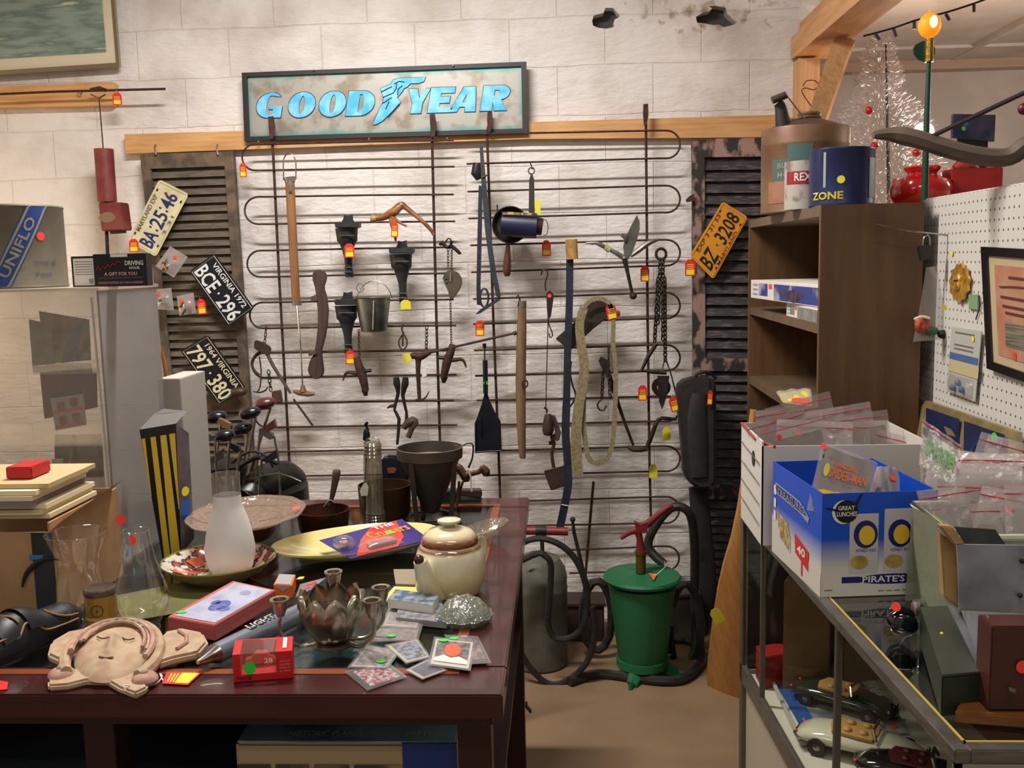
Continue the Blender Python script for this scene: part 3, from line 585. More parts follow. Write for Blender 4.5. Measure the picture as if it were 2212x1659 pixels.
# hame
t = hang('wooden_hame', 'dark brown curved wooden harness piece between pump and pail', 'harness', 684, 820)
part(t, 'body', slab(MB(), [(674, 592), (679, 585), (690, 583), (700, 587), (704, 597), (703, 606), (698, 622), (704, 640), (708, 668), (706, 700), (701, 730), (694, 755), (694, 770), (698, 800), (696, 812), (688, 819), (676, 818), (667, 810), (664, 798), (668, 782), (678, 763), (683, 735), (686, 705), (686, 672), (683, 645), (680, 622), (675, 606)], YT - .02, .028), mat('dark_red_brown_wood', '#4e3830', .6, 0, '#3c2a25', 5, st=(8, 8, 1), bump=.2), bevel=.004)
mb = MB(); slab(mb, [(671, 641), (684, 636), (686, 648), (672, 651)], YT - .03, .03); slab(mb, [(665, 762), (682, 756), (684, 764), (668, 770)], YT - .03, .03); part(t, 'strap_loop', mb, leather)
# pail
t = hang('small_pail', 'small shiny steel pail hanging by its wire bail', 'pail', 808, 718)
c = Yp(808, 716, 4.17); s = S(c)
zt = Yp(808, 644, 4.17).z; zb = c.z; mb = MB()
mb.lathe([(0, 0), (24 * s, 0), (28 * s, .004), (38 * s, zt - zb), (40 * s, zt - zb + .003), (37.5 * s, zt - zb + .002), (27 * s, .006), (0, .006)], (c.x, c.y, zb), None, 32); part(t, 'body', mb, mat('galvanised_pail', '#8d9088', .3, .9, '#5d625f', 10, .42, .6, .15))
mb = MB(); wtube(mb, [(808, 650), (806, 712)], 4.17 - 37 * s, 2, 6); part(t, 'seam', mb, steel)
mb = MB(); wtube(mb, [(770, 645), (776, 630), (790, 613), (806, 607), (825, 611), (840, 626), (847, 645)], 4.17, .9, 6, 3); part(t, 'bail', mb, steel)
mb = MB(); wtube(mb, [(778 + 8 * math.cos(R(a)), 622 + 9 * math.sin(R(a))) for a in range(0, 360, 30)], 4.165, .9, 5); part(t, 'ring', mb, steel)
# chain spoon trap
t = hang('steel_trap', 'small sprung steel trap with jaw hooked over the top bar end', 'trap', 970, 560)
mb = MB(); wtube(mb, [(950, 530), (955, 524), (965, 534), (978, 533), (992, 545), (996, 549)], YT, [3, 5, 4, 4, 3, 1], 8, 2); wtube(mb, [(962, 524), (968, 515), (974, 518), (972, 530), (966, 534)], YT - .01, 1.8, 6, 2); wtube(mb, [(977, 520), (974, 530), (984, 540), (992, 550)], YT - .01, [4, 4, 3, 1], 6, 2); part(t, 'jaws', mb, dkiron)
mb = MB().chain(Yp(968, 536, YT), Yp(968, 580, YT), .016, .0015); mb.chain(Yp(976, 536, YT), Yp(975, 590, YT), .014, .0015); part(t, 'chain', mb, iron)
mb = MB(); slab(mb, [(960, 590), (968, 584), (980, 584), (991, 590), (998, 602), (998, 614), (993, 626), (982, 642), (976, 647), (971, 645), (968, 630), (960, 612), (956, 602)], YT - .01, .008); part(t, 'pan', mb, mat('worn_trap_pan', '#6a6250', .4, .6, '#554e40', 20), bevel=.002)
mb = MB(); wtube(mb, [(964 + 4 * math.cos(R(a)), 605 + 5 * math.sin(R(a))) for a in range(0, 360, 40)], YT - .014, 1.2, 5); wtube(mb, [(974, 590), (974, 608)], YT - .014, 2, 6); part(t, 'trigger', mb, steel)
# tall black strap with buckle
t = hang('leather_strap', 'long dark blue-grey strap doubled over a roll with a looped end', 'strap', 1050, 680)
strapm = mat('dark_blue_grey_strap', '#2b3039', .5, 0, '#20242b', 30, bump=.1)
part(t, 'strap', slab(MB(), [(1036, 316), (1043, 316), (1047, 360), (1054, 430), (1062, 520), (1072, 590), (1082, 640), (1078, 645), (1072, 640), (1060, 590), (1048, 500), (1043, 440), (1040, 400)], YT - .02, .004), strapm)
part(t, 'strap', slab(MB(), [(1034, 400), (1042, 402), (1041, 500), (1038, 620), (1040, 660), (1030, 658), (1029, 620), (1031, 520)], YT - .005, .004), navy)
mb = MB(); wtube(mb, [(1031, 352), (1029, 375), (1034, 388)], YT - .01, [9, 12, 6], 14); wtube(mb, [(1040, 385), (1052, 378)], YT - .02, 2); part(t, 'roll', mb, mat('black_rubber_roll', '#141517', .5))
mb = MB(); wtube(mb, [(1046 + 9 * math.cos(R(a)), 643 + 20 * math.sin(R(a))) for a in range(0, 361, 24)], YT - .01, 2.6, 6); part(t, 'loop', mb, strapm)
mb = MB(); slab(mb, [(1078, 642), (1081, 648), (1036, 678), (1026, 679), (1038, 668)], YT - .02, .005); part(t, 'end_flap', mb, strapm)
# frying pan with blue roll
t = hang('long_handled_pan', 'round black long-handled pan hanging left of the blue roll', 'pan', 1100, 530)
c = Yp(1103, 486, 4.2); s = S(c)
mb = MB().lathe([(0, 0), (30 * s, 0), (38 * s, .03), (40 * s, .03), (32 * s, -.006), (0, -.006)], c, Matrix.Rotation(R(90), 3, 'X'), 32); part(t, 'pan_body', mb, dkiron)
part(t, 'pan_stub', wtube(MB(), [(1074, 442), (1075, 458)], 4.18, 1.6), dkiron)
mb = MB(); wtube(mb, [(1097, 524), (1097, 535)], 4.19, 5); wtube(mb, [(1097, 530), (1096, 560), (1095, 585), (1096, 597)], 4.18, [4, 8, 9, 5], 12, 3); part(t, 'handle', mb, mat('dark_red_wood_handle', '#54281d', .45, 0, '#46201a', 10, st=(6, 6, 1)))
t = hang('blue_roll_lamp', 'dark blue painted tin cylinder with yellow edge over the black pan', 'tin', 1120, 520, 4.12)
mb = MB(); wtube(mb, [(1084, 484), (1160, 489)], 4.12, [26, 26], 24); part(t, 'body', mb, mat('dark_blue_enamel', '#191e3f', .4, 0, '#262a4c', 12, .5, .75, .1))
mb = MB(); wtube(mb, [(1158, 488), (1172, 490)], 4.12, [20, 18], 20); part(t, 'end_collar', mb, mat('dark_maroon_tin', '#2e1c1c', .5, .3))
mb = MB(); slab(mb, [(1083, 457), (1150, 460), (1160, 460), (1158, 465), (1086, 463)], 4.07, .004); part(t, 'yellow_edge', mb, mat('chipped_yellow_paint', '#b99a3c', .6, 0, '#2c2a35', 30, .48, .56))
mb = MB(); wtube(mb, [(1173, 475), (1180, 476), (1184, 490), (1181, 506), (1174, 508)], 4.12, 1, 6, 3); part(t, 'wire_handle', mb, steel)
t = hang('long_spatula', 'narrow dark iron handle with a ring hanging above the blue cylinder', 'spatula', 1148, 460, 4.16)
mb = MB(); wtube(mb, [(1148 + 6.5 * math.cos(R(a)), 369 + 7 * math.sin(R(a))) for a in range(0, 361, 24)], 4.16, 1.8, 6); part(t, 'ring', mb, steel)
mb = MB(); slab(mb, [(1147, 376), (1150, 376), (1154, 388), (1155, 462), (1142, 462), (1143, 388)], 4.155, .006); part(t, 'shank', mb, mat('dark_grey_iron', '#39322f', .5, .4)); mb = MB(); wtube(mb, [(1145, 351), (1149, 361), (1149, 366)], 4.17, 1.4, 5); part(t, 'hook', mb, dkiron)
tag(t, 1160, 430, 4.15, 12, 34, 3, 'y', strg=0)
# navy belt with tan roll
t = hang('webbing_belt', 'very long navy strap hanging from a tan rolled top down to the tank', 'strap', 1225, 1140, 4.13)
P = [(1231, 556), (1230, 650), (1226, 760), (1224, 860), (1222, 940), (1227, 1000), (1227, 1050), (1218, 1100), (1209, 1142)]
mb = MB(); pts = smooth_pts(pxs(P, 4.13), 4); rows = []
for k, p in enumerate(pts): w_ = (7.8 + (1 if k > 12 else 0)) * S(p); rows.append((p + V((-w_, 0, 0)), p + V((w_, 0, 0))))
mb.grid(lambda u, v: rows[min(len(rows) - 1, round(v * (len(rows) - 1)))][0].lerp(rows[min(len(rows) - 1, round(v * (len(rows) - 1)))][1], u), 1, len(rows) - 1, (0, .005, 0)); part(t, 'strap', mb, mat('dark_teal_navy_strap', '#1a2636', .55, 0, '#101726', 30, bump=.1))
part(t, 'keeper_band', wtube(MB(), [(1213, 1090), (1228, 1093)], 4.125, 1.2, 6), white)
mb = MB(); wtube(mb, [(1234, 517), (1236, 560)], 4.12, [13, 13], 20); part(t, 'rolled_top', mb, mat('tan_roll', '#b08c4e', .5, 0, '#8f6c38', 30, .4, .6, .3))
# silver shears
t = hang('pruning_shears', 'silver loppers with a leaf-shaped blade and spread arms', 'shears', 1365, 645, 4.15)
mb = MB(); slab(mb, [(1376, 464), (1382, 478), (1382, 495), (1377, 515), (1368, 540), (1357, 562), (1349, 556), (1346, 532), (1352, 512), (1362, 490)], 4.14, .006); part(t, 'blade', mb, mat('worn_bright_blade', '#8e8d86', .3, .8, '#6f6d66', 14), bevel=.001)
mb = MB(); wtube(mb, [(1346, 556), (1330, 546), (1312, 537), (1296, 528), (1284, 524)], 4.15, [6, 5, 4, 5, 3], 8, 2); wtube(mb, [(1284, 525), (1266, 525)], 4.15, [4, 2]); part(t, 'left_arm', mb, mat('pitted_aluminium', '#82817a', .4, .6, '#5e5c56', 30))
mb = MB(); wtube(mb, [(1362, 553), (1380, 540), (1396, 528), (1410, 521), (1426, 517)], 4.15, [4, 6, 6, 5, 2], 8, 2); part(t, 'right_arm', mb, mat('pitted_aluminium', '#82817a'))
part(t, 'yellow_sleeve', wtube(MB(), [(1307, 533), (1318, 541)], 4.15, 6.5), mat('faded_yellow_sleeve', '#a8a476', .5))
mb = MB(); wtube(mb, [(1349, 558), (1356, 590), (1365, 632)], 4.15, [6, 4, 3.5]); part(t, 'shaft', mb, dkiron)
part(t, 'ball_end', MB().ball(Yp(1368, 639, 4.15), 8 * S(Yp(1368, 639, 4.15))), dkiron)
mb = MB(); wtube(mb, [(1342, 507), (1352, 514), (1350, 524)], 4.14, [4, 6, 4], 10, 2); part(t, 'pivot_knob', mb, steel)
# heavy chain
t = hang('log_chain', 'long rusty link chain hanging from a ring at the right end of the springs', 'chain', 1425, 800, 4.16)
mb = MB(); wtube(mb, [(1428 + 11 * math.cos(R(a)), 549 + 12 * math.sin(R(a))) for a in range(0, 361, 24)], 4.16, 3.2, 7); part(t, 'ring', mb, dkiron)
chainm = mat('greasy_chain_iron', '#45403a', .4, .7, '#322c28', 30)
for a, b in (((1426, 562), (1421, 700)), ((1432, 562), (1432, 735)), ((1421, 600), (1414, 740)), ((1436, 600), (1437, 780))): part(t, 'chain', MB().chain(Yp(*a, 4.16), Yp(*b, 4.15), .024, .0032), chainm)
part(t, 'wire_tie', wtube(MB(), [(1416, 548), (1406, 556), (1399, 565)], 4.16, 1), steel)
# singletree
t = hang('singletree', 'long tapered wooden singletree with an iron band hanging mid springs', 'singletree', 1127, 990, 4.15)
part(t, 'bar', wtube(MB(), [(1128, 652), (1127, 700), (1125, 820), (1126, 920), (1129, 990)], 4.15, [8, 10.5, 11.5, 10, 7], 14, 3), mat('weathered_tan_wood', '#7d6244', .65, 0, '#65503a', 5, st=(9, 9, 1), bump=.3))
mb = MB(); wtube(mb, [(1128, 650), (1128, 664)], 4.15, 9.5, 14); part(t, 'end_band', mb, tin); mb = MB(); wtube(mb, [(1114, 645), (1119, 637), (1123, 648), (1119, 662)], 4.14, 2); part(t, 'hook', mb, dkiron)
mb = MB(); wtube(mb, [(1134 + 6 * math.cos(R(a)), 829 + 8 * math.sin(R(a))) for a in range(0, 361, 30)], 4.12, 1.8, 6); part(t, 'side_ring', mb, iron)
# spring scale with cord and pulley
t = hang('hanging_scale', 'small dark spring scale with a red sticker on a long hook', 'scale', 1188, 730, 4.16)
mb = MB(); wtube(mb, [(1169, 594), (1172, 584), (1180, 583), (1183, 592), (1178, 612), (1179, 628)], 4.16, 1.8, 6, 3); part(t, 'hook', mb, dkiron)
mb = MB(); slab(mb, [(1180, 634), (1188, 627), (1196, 636), (1195, 650), (1190, 684), (1183, 692), (1181, 660)], 4.15, .014); part(t, 'body', mb, mat('dark_scale_case', '#2d2322', .5, .3), bevel=.002); sticker(t, Yp(1187, 639, 4.148), (0, -1, 0), .0085, stR)
mb = MB(); wtube(mb, [(1184, 690), (1187, 705), (1192, 716), (1193, 726), (1188, 729), (1186, 720)], 4.15, 1.5, 6, 2); part(t, 'lower_hook', mb, dkiron)
t = hang('pulley_block', 'wooden pulley block hanging on a long dark cord', 'pulley', 1188, 950, 4.15)
part(t, 'cord', wtube(MB(), [(1184, 692), (1182, 760), (1179, 883)], 4.16, 1.2, 6), dkiron)
mb = MB(); wtube(mb, [(1176, 880), (1182, 886), (1180, 892)], 4.15, 2.5, 6); part(t, 'shackle', mb, dkiron)
mb = MB(); wtube(mb, [(1184, 895), (1184, 910), (1184, 928), (1183, 940)], 4.15, [7, 11, 13, 9], 14, 2); part(t, 'shell', mb, brownwood)
mb = MB(); slab(mb, [(1191, 897), (1199, 898), (1212, 935), (1208, 952), (1190, 954), (1188, 942), (1200, 938)], 4.16, .02); part(t, 'side_block', mb, mat('worn_brown_block', '#4f3c32', .7, 0, '#3d2d26', 12), bevel=.003)
t = hang('iron_hoe', 'small rusty hoe head on a bent shank behind the navy strap', 'hoe', 1200, 1060, 4.17)
mb = MB(); wtube(mb, [(1186, 958), (1197, 956), (1192, 980), (1196, 1010)], 4.17, [4, 4, 3.5, 4], 8, 3); part(t, 'shank', mb, iron)
mb = MB(); slab(mb, [(1175, 1018), (1220, 1006), (1222, 1050), (1190, 1060), (1182, 1040)], 4.14, .012); part(t, 'blade', mb, mat('rusty_brown_blade', '#3f2c25', .6, .2, '#2f211d', 20), bevel=.002)
# dark curved board & straps
t = hang('horse_collar_board', 'dark curved flat wooden board with a price tag on its rounded end', 'board', 1265, 755, 4.17)
part(t, 'board', slab(MB(), [(1200, 732), (1248, 690), (1262, 665), (1278, 650), (1298, 645), (1312, 650), (1322, 664), (1322, 676), (1305, 692), (1280, 712), (1258, 732), (1232, 758)], 4.17, .02), mat('dark_stained_board', '#3b2c23', .5, 0, '#2b201a', 4, st=(8, 8, 1)), bevel=.003)
part(t, 'side_knob', MB().ball(Yp(1334, 677, 4.16), .012, (1, 1, 1.2)), oldwood); tag(t, 1317, 657, 4.13, 22, 34, 12, strg=4)
t = hang('canvas_strap', 'tan canvas strap looped over the dark curved board, ends hanging down', 'strap', 1275, 1020, 4.12)
def ribbon(par, name, P, Y, w0, w1, m, k=5, th=.004):
    pts = smooth_pts(pxs(P, Y), k); n = len(pts) - 1; mb = MB()
    def fn(u, v):
        i = min(n, round(v * n)); p = pts[i]; tt = (pts[min(i + 1, n)] - pts[max(i - 1, 0)]).normalized(); sd = V((tt.z, 0, -tt.x)); ww = (w0 + (w1 - w0) * v) * S(p); return p + sd * ww * (u - .5) * 2
    mb.grid(fn, 1, n, (0, th, 0)); return part(par, name, mb, m, 60)
ribbon(t, 'strap', [(1262, 664), (1252, 700), (1256, 750), (1262, 800), (1250, 880), (1244, 950), (1248, 1030)], 4.115, 9, 12, canvas)
ribbon(t, 'strap', [(1262, 664), (1275, 650), (1296, 645), (1316, 656), (1325, 690), (1324, 740), (1330, 800), (1328, 900), (1322, 960), (1312, 990), (1290, 1001), (1272, 990), (1264, 950), (1260, 900), (1262, 820)], 4.13, 4.5, 5.5, canvas)
t = hang('dark_wire_loop', 'thin dark wire loop showing behind the navy strap', 'wire', 1236, 880, 4.18); part(t, 'wire', wtube(MB(), [(1230, 880), (1240, 866), (1243, 850), (1236, 830), (1232, 805), (1234, 780)], 4.18, 2, 6, 3), dkiron)
# tongs hanging
t = hang('iron_tongs', 'dark iron tongs with long angled leg ending in a wooden grip', 'tongs', 1380, 980, 4.17)
mb = MB(); wtube(mb, [(1315, 748), (1315, 765)], 4.17, 2); slab(mb, [(1293, 780), (1298, 770), (1312, 778), (1315, 760), (1318, 790), (1310, 805), (1300, 796)], 4.16, .012); part(t, 'jaw', mb, dkiron)
mb = MB(); wtube(mb, [(1306, 785), (1318, 820), (1328, 850), (1345, 900), (1368, 962)], 4.17, [6, 6, 5, 3.5, 3], 8, 2); part(t, 'leg', mb, dkiron)
mb = MB(); wtube(mb, [(1356, 964), (1366, 970), (1385, 971), (1399, 970)], 4.17, [3, 6, 6, 3], 10, 2); part(t, 'grip', mb, brownwood)
mb = MB(); wtube(mb, [(1398, 966), (1410, 935), (1422, 906), (1440, 904), (1462, 906)], 4.17, [5, 5, 4, 4, 3], 8, 2); part(t, 'bent_arm', mb, dkiron)
t = hang('swivel_hooks', 'pair of rusty chain hooks hanging beside the iron tongs', 'hook', 1303, 885, 4.15)
mb = MB().chain(Yp(1303, 800, 4.15), Yp(1300, 860, 4.15), .02, .003); wtube(mb, [(1300, 862), (1291, 872), (1294, 884), (1304, 886), (1310, 876)], 4.15, 2, 6, 3); part(t, 'chain_hook', mb, dkiron)
mb = MB().chain(Yp(1315, 800, 4.15), Yp(1318, 860, 4.15), .022, .003); part(t, 'chain', mb, iron)
# pulley and traps at right
t = hang('iron_pulley', 'dark iron pulley wheel in a strap hanger above the black case', 'pulley', 1425, 880, 4.14)
c = Yp(1428, 836, 4.14); s = S(c); RX = Matrix.Rotation(R(90), 3, 'X')
mb = MB().lathe([(9 * s, -.012), (20 * s, -.012), (17 * s, 0), (20 * s, .012), (9 * s, .012), (9 * s, -.012)], c, RX, 24); part(t, 'wheel', mb, mat('dark_maroon_iron', '#2b1c1b', .45, .5))
mb = MB(); wtube(mb, [(1418, 742), (1400, 770), (1386, 800), (1408, 803), (1440, 806)], 4.13, [5, 5, 4, 5, 4], 6); part(t, 'bracket', mb, chainm)
mb = MB(); slab(mb, [(1420, 812), (1446, 812), (1442, 850), (1434, 876), (1430, 884), (1424, 868)], 4.12, .01); part(t, 'strap_hanger', mb, dkiron); tag(t, 1452, 858, 4.1, 21, 32, 18, strg=3)
t = hang('wire_spreader', 'thin steel spreader wires hanging right of the iron pulley', 'wire', 1450, 850, 4.16); mb = MB(); wtube(mb, [(1438, 775), (1450, 810), (1460, 850)], 4.16, 1.8); wtube(mb, [(1436, 775), (1430, 800)], 4.16, 1.8); part(t, 'wire', mb, steel)
# coal shovel
t = hang('coal_shovel', 'black coal shovel with a green sticker hanging by its short handle', 'shovel', 1053, 978, 4.17)
bl = mat('black_shovel_iron', '#15181f', .4, .4, '#1f232b', 14)
mb = MB(); slab(mb, [(1045, 778), (1051, 778), (1053, 850), (1058, 866), (1068, 888), (1080, 908), (1084, 975), (1026, 979), (1025, 915), (1032, 898), (1042, 868), (1046, 850)], 4.165, .006); part(t, 'pan', mb, bl)
mb = MB(); wtube(mb, [(1046, 742), (1047, 752)], 4.16, 4); wtube(mb, [(1047, 752), (1047, 778)], 4.16, 1.5); wtube(mb, [(1048, 778), (1049, 850)], 4.158, 5.5); part(t, 'handle', mb, bl)
mb = MB(); wtube(mb, [(1040, 940), (1038, 905)], 4.158, 2); wtube(mb, [(1028, 912), (1027, 976), (1083, 973), (1080, 910)], 4.16, 1.6); part(t, 'raised_edge', mb, bl); sticker(t, Yp(1049, 827, 4.15), (0, -1, 0), .009, stG)
# diagonal iron with head
t = hang('grease_gun', 'rusty rod-handled iron lying diagonally toward the singletree', 'tool', 900, 790, 4.14)
part(t, 'rod', wtube(MB(), [(915, 765), (1000, 745), (1110, 720)], 4.14, 2.6), iron); part(t, 'tip', wtube(MB(), [(1109, 721), (1116, 718)], 4.14, 4.5), iron)
mb = MB(); wtube(mb, [(886, 774), (894, 768), (908, 770), (920, 764), (932, 760)], 4.14, [4, 8, 9, 8, 3], 10, 3); part(t, 'head', mb, iron)
mb = MB(); wtube(mb, [(904, 775), (903, 800), (906, 862)], 4.14, [7, 5, 4], 8, 2); wtube(mb, [(898, 863), (908, 865), (920, 858), (927, 845)], 4.14, [3, 3, 2, 1], 6, 2); part(t, 'hook_shank', mb, iron)
mb = MB(); slab(mb, [(910, 798), (920, 795), (922, 812), (912, 815)], 4.12, .001); part(t, 'price_tag', mb, white, label='small white price tag')
t = hang('chain_hook', 'short chain with a ring hanging above the diagonal rod', 'chain', 921, 760, 4.16); mb = MB().chain(Yp(922, 704, 4.16), Yp(921, 760, 4.16), .02, .002); part(t, 'chain', mb, chainm)
# yellow-tagged clevis
t = hang('clevis_link', 'small rusty clevis with a curled yellow tag', 'clevis', 870, 760, 4.15)
mb = MB(); wtube(mb, [(870, 700), (868, 712), (872, 722)], 4.15, 2); wtube(mb, [(870, 722), (861, 738), (865, 752), (871, 755), (878, 748), (879, 735), (872, 722)], 4.15, 1.8, 6, 2); wtube(mb, [(870, 722), (870, 748)], 4.15, 1.8); part(t, 'link', mb, iron)
mb = MB(); q_ = [(867, 762), (880, 762), (890, 778), (878, 789)]; mb.grid(lambda u, v: qpt(pxs([(868, 764), (884, 762), (890, 776), (877, 788)], 4.13), u, v, .008 * math.sin(3 * u)), 5, 3); part(t, 'price_tag', mb, yelp, label='plain yellow price tag')
# leg hold traps
def trap(dx, dy, fl, label):
    X = lambda x, y: (780 + dx + fl * (x - 780), y + dy)
    t = hang('leghold_trap', label, 'trap', 780 + dx, 850 + dy, 4.15, 'leghold traps on chains')
    mb = MB(); wtube(mb, [X(770, 772), X(775, 790), X(783, 812), X(790, 845)], 4.15, [7, 9, 10, 7], 10, 2); part(t, 'spring', mb, iron)
    mb = MB(); wtube(mb, [X(790, 800), X(770, 806), X(755, 804), X(746, 808), X(741, 822)], 4.15, [6, 5, 4, 3, 1.5], 8, 2); part(t, 'jaw', mb, iron)
    mb = MB(); wtube(mb, [X(788, 842), X(790, 855)], 4.15, [8, 4]); wtube(mb, [X(785, 802), X(802, 800)], 4.15, 4); part(t, 'pan', mb, dkiron); return t
t = trap(0, 0, 1, 'rusty leghold trap on a chain below the small pail'); part(t, 'chain', MB().chain(Yp(775, 712, 4.15), Yp(776, 770, 4.15), .016, .0018), iron)
t = trap(188, -28, -1, 'rusty leghold trap hanging at the right end below the trap pan'); part(t, 'chain', MB().chain(Yp(973, 650, 4.15), Yp(975, 745, 4.15), .014, .0014), iron)
# pliers
t = hang('shears', 'large iron nippers with open handles above the cone strainer', 'nippers', 872, 1000, 4.17)
mb = MB(); wtube(mb, [(856, 815), (857, 828), (860, 850), (852, 885), (862, 905), (858, 960)], 4.17, [6, 8, 4, 3, 4, 3], 8, 2); part(t, 'left_handle', mb, dkiron)
mb = MB(); wtube(mb, [(876, 815), (875, 830), (870, 855), (878, 890), (878, 915)], 4.16, [6, 8, 4, 3, 5], 8, 2); part(t, 'right_handle', mb, dkiron)
mb = MB(); wtube(mb, [(852, 876), (842, 878), (836, 882)], 4.17, [4, 3, 1]); part(t, 'spur', mb, dkiron)
mb = MB(); wtube(mb, [(872, 925), (880, 915), (892, 908), (898, 914), (890, 925), (882, 945)], 4.15, [6, 9, 9, 7, 6, 6], 10, 2); part(t, 'head', mb, mat('grey_worn_iron', '#5a5148', .5, .4, '#453d36', 20))
# left cluster
t = hang('barn_hooks', 'tangle of chain and curved hooks at the left end of the springs', 'hook', 575, 850, 4.16)
mb = MB().chain(Yp(575, 706, 4.16), Yp(572, 740, 4.16), .016, .002); part(t, 'chain', mb, iron)
mb = MB(); wtube(mb, [(562, 760), (550, 770), (544, 785), (549, 800), (560, 810)], 4.16, 3, 8, 3); wtube(mb, [(560, 770), (564, 800), (562, 835), (556, 846)], 4.15, 1.6, 6, 2); wtube(mb, [(546, 845), (560, 848), (574, 843), (578, 835)], 4.15, [1, 2, 2, 1], 6, 2); part(t, 'curved_hook', mb, iron)
part(t, 'chain', MB().chain(Yp(580, 800, 4.15), Yp(585, 845, 4.15), .022, .0024), chainm)
t = hang('hammer', 'old hammer with a slanting wooden handle among the hooks at left', 'hammer', 600, 830, 4.14)
mb = MB(); wtube(mb, [(570, 750), (590, 790), (612, 825), (628, 850)], 4.14, [4, 4, 3.5, 3], 8, 2); part(t, 'handle', mb, mat('grey_old_handle', '#4d4136', .7))
mb = MB(); slab(mb, [(549, 735), (568, 740), (584, 752), (580, 770), (564, 762), (547, 752)], 4.13, .025); part(t, 'head', mb, mat('rusty_hammer_head', '#54473b', .5, .4, '#403429', 20), bevel=.004)
t = hang('cold_chisel', 'thin iron bar leaning down to the right on a spring bar', 'chisel', 676, 920, 4.2); part(t, 'bar', wtube(MB(), [(634, 862), (676, 920)], 4.2, 2.4), iron)
t = hang('wood_mallet', 'small brown wooden block hanging beside the spring upright', 'mallet', 595, 870, 4.17); part(t, 'block', slab(MB(), [(586, 846), (604, 844), (608, 870), (588, 872)], 4.15, .03), mat('red_brown_block', '#4e342b', .6), bevel=.003)
# black instrument case
t = hang('black_case', 'long black fibre case hanging against the right shutter', 'case', 1510, 1055, 4.13)
cm = mat('black_fibre_case', '#221f1d', .6, 0, '#2b2724', 30, bump=.2)
mb = MB(); slab(mb, [(1463, 850), (1467, 834), (1478, 824), (1498, 818), (1540, 818), (1548, 826), (1548, 1040), (1538, 1056), (1512, 1058), (1492, 1046), (1478, 1030), (1474, 960), (1468, 900)], 4.06, .1); part(t, 'shell', mb, cm, bevel=.012)
part(t, 'bulge', wtube(MB(), [(1512, 850), (1506, 900), (1508, 960), (1512, 1030)], 4.06, [17, 21, 22, 18], 18, 3, flat=.4), cm)
mb = MB(); wtube(mb, [(1500, 818), (1508, 806), (1530, 804), (1542, 812), (1546, 820)], 4.1, 3.5, 8, 3); part(t, 'carry_handle', mb, black)
mb = MB(); wtube(mb, [(1527, 812), (1533, 842)], 4.05, 1.6); part(t, 'tag_string', mb, steel); tag(t, 1535, 843, 4.045, 11, 32, -4, strg=0)
t = hang('black_sheath', 'long black flexible sleeve hanging below the black case to the floor', 'sleeve', 1515, 1340, 4.15)
mb = MB(); wtube(mb, [(1508, 1052), (1516, 1150), (1524, 1250), (1520, 1330), (1500, 1400)], 4.15, [20, 22, 24, 20, 14], 16, 3, flat=.5); part(t, 'sleeve', mb, mat('black_cloth_sleeve', '#1a1817', .8, bump=.3)); tag(t, 1499, 1144, 4.08, 9, 30, 0, strg=4)
# garden edge: floor tools
# ============================================================ FLOOR THINGS
t = thing('pressure_sprayer', 'grey steel tank sprayer with red T handle standing behind the table corner', 'sprayer', Zp(1168, 1450, 0))
b = Zp(1166, 1432, 0); s = S(b); YS2 = b.y
zz = lambda y, x=1168: Yp(x, y, YS2).z
gm = mat('grey_tank_paint', '#6b6a62', .5, .2, '#5a574e', 10, .4, .65, .1)
prof = [(0, 0), (56 * s, 0), (60 * s, .01), (62 * s, zz(1270) - .0), (62.5 * s, zz(1266)), (61 * s, zz(1262)), (62 * s, zz(1245)), (61 * s, zz(1240)), (58 * s, zz(1226)), (45 * s, zz(1205)), (20 * s, zz(1195)), (0, zz(1194))]
part(t, 'tank', MB().lathe(prof, (b.x, b.y, 0), None, 36), gm)
mb = MB(); wtube(mb, [(1172, 1200), (1170, 1152)], YS2, 4.5); part(t, 'pump_rod', mb, dkiron)
mb = MB(); wtube(mb, [(1106, 1146), (1227, 1148)], YS2, 9, 14); part(t, 'handle_bar', mb, redp); mb = MB(); wtube(mb, [(1157, 1147), (1180, 1147)], YS2, 11.5, 14); part(t, 'handle_socket', mb, dkiron)
mb = MB(); wtube(mb, [(1118, 1215), (1160, 1196), (1176, 1200), (1190, 1222), (1186, 1300), (1184, 1350), (1200, 1378), (1235, 1376), (1262, 1345), (1268, 1280), (1250, 1220), (1215, 1180), (1165, 1163), (1120, 1180), (1104, 1230), (1110, 1340), (1130, 1420), (1180, 1475), (1225, 1470), (1268, 1430), (1284, 1370), (1278, 1310)], YS2 - .2, 7, 8, 4)
part(t, 'hose', mb, rubber)
mb = MB(); wtube(mb, [(1237, 1122), (1240, 1150), (1252, 1200), (1266, 1262), (1276, 1330)], YS2 - .1, [3, 4, 4, 4, 3], 8, 2); part(t, 'spray_lance', mb, dkiron); part(t, 'nozzle', MB().ball(Yp(1237, 1122, YS2 - .1), .011), dkiron)
mb = MB(); slab(mb, [(1130, 1200), (1148, 1196), (1146, 1210), (1132, 1208)], YS2 - .12, .002); part(t, 'price_tag', mb, redt, label='small red price tag')
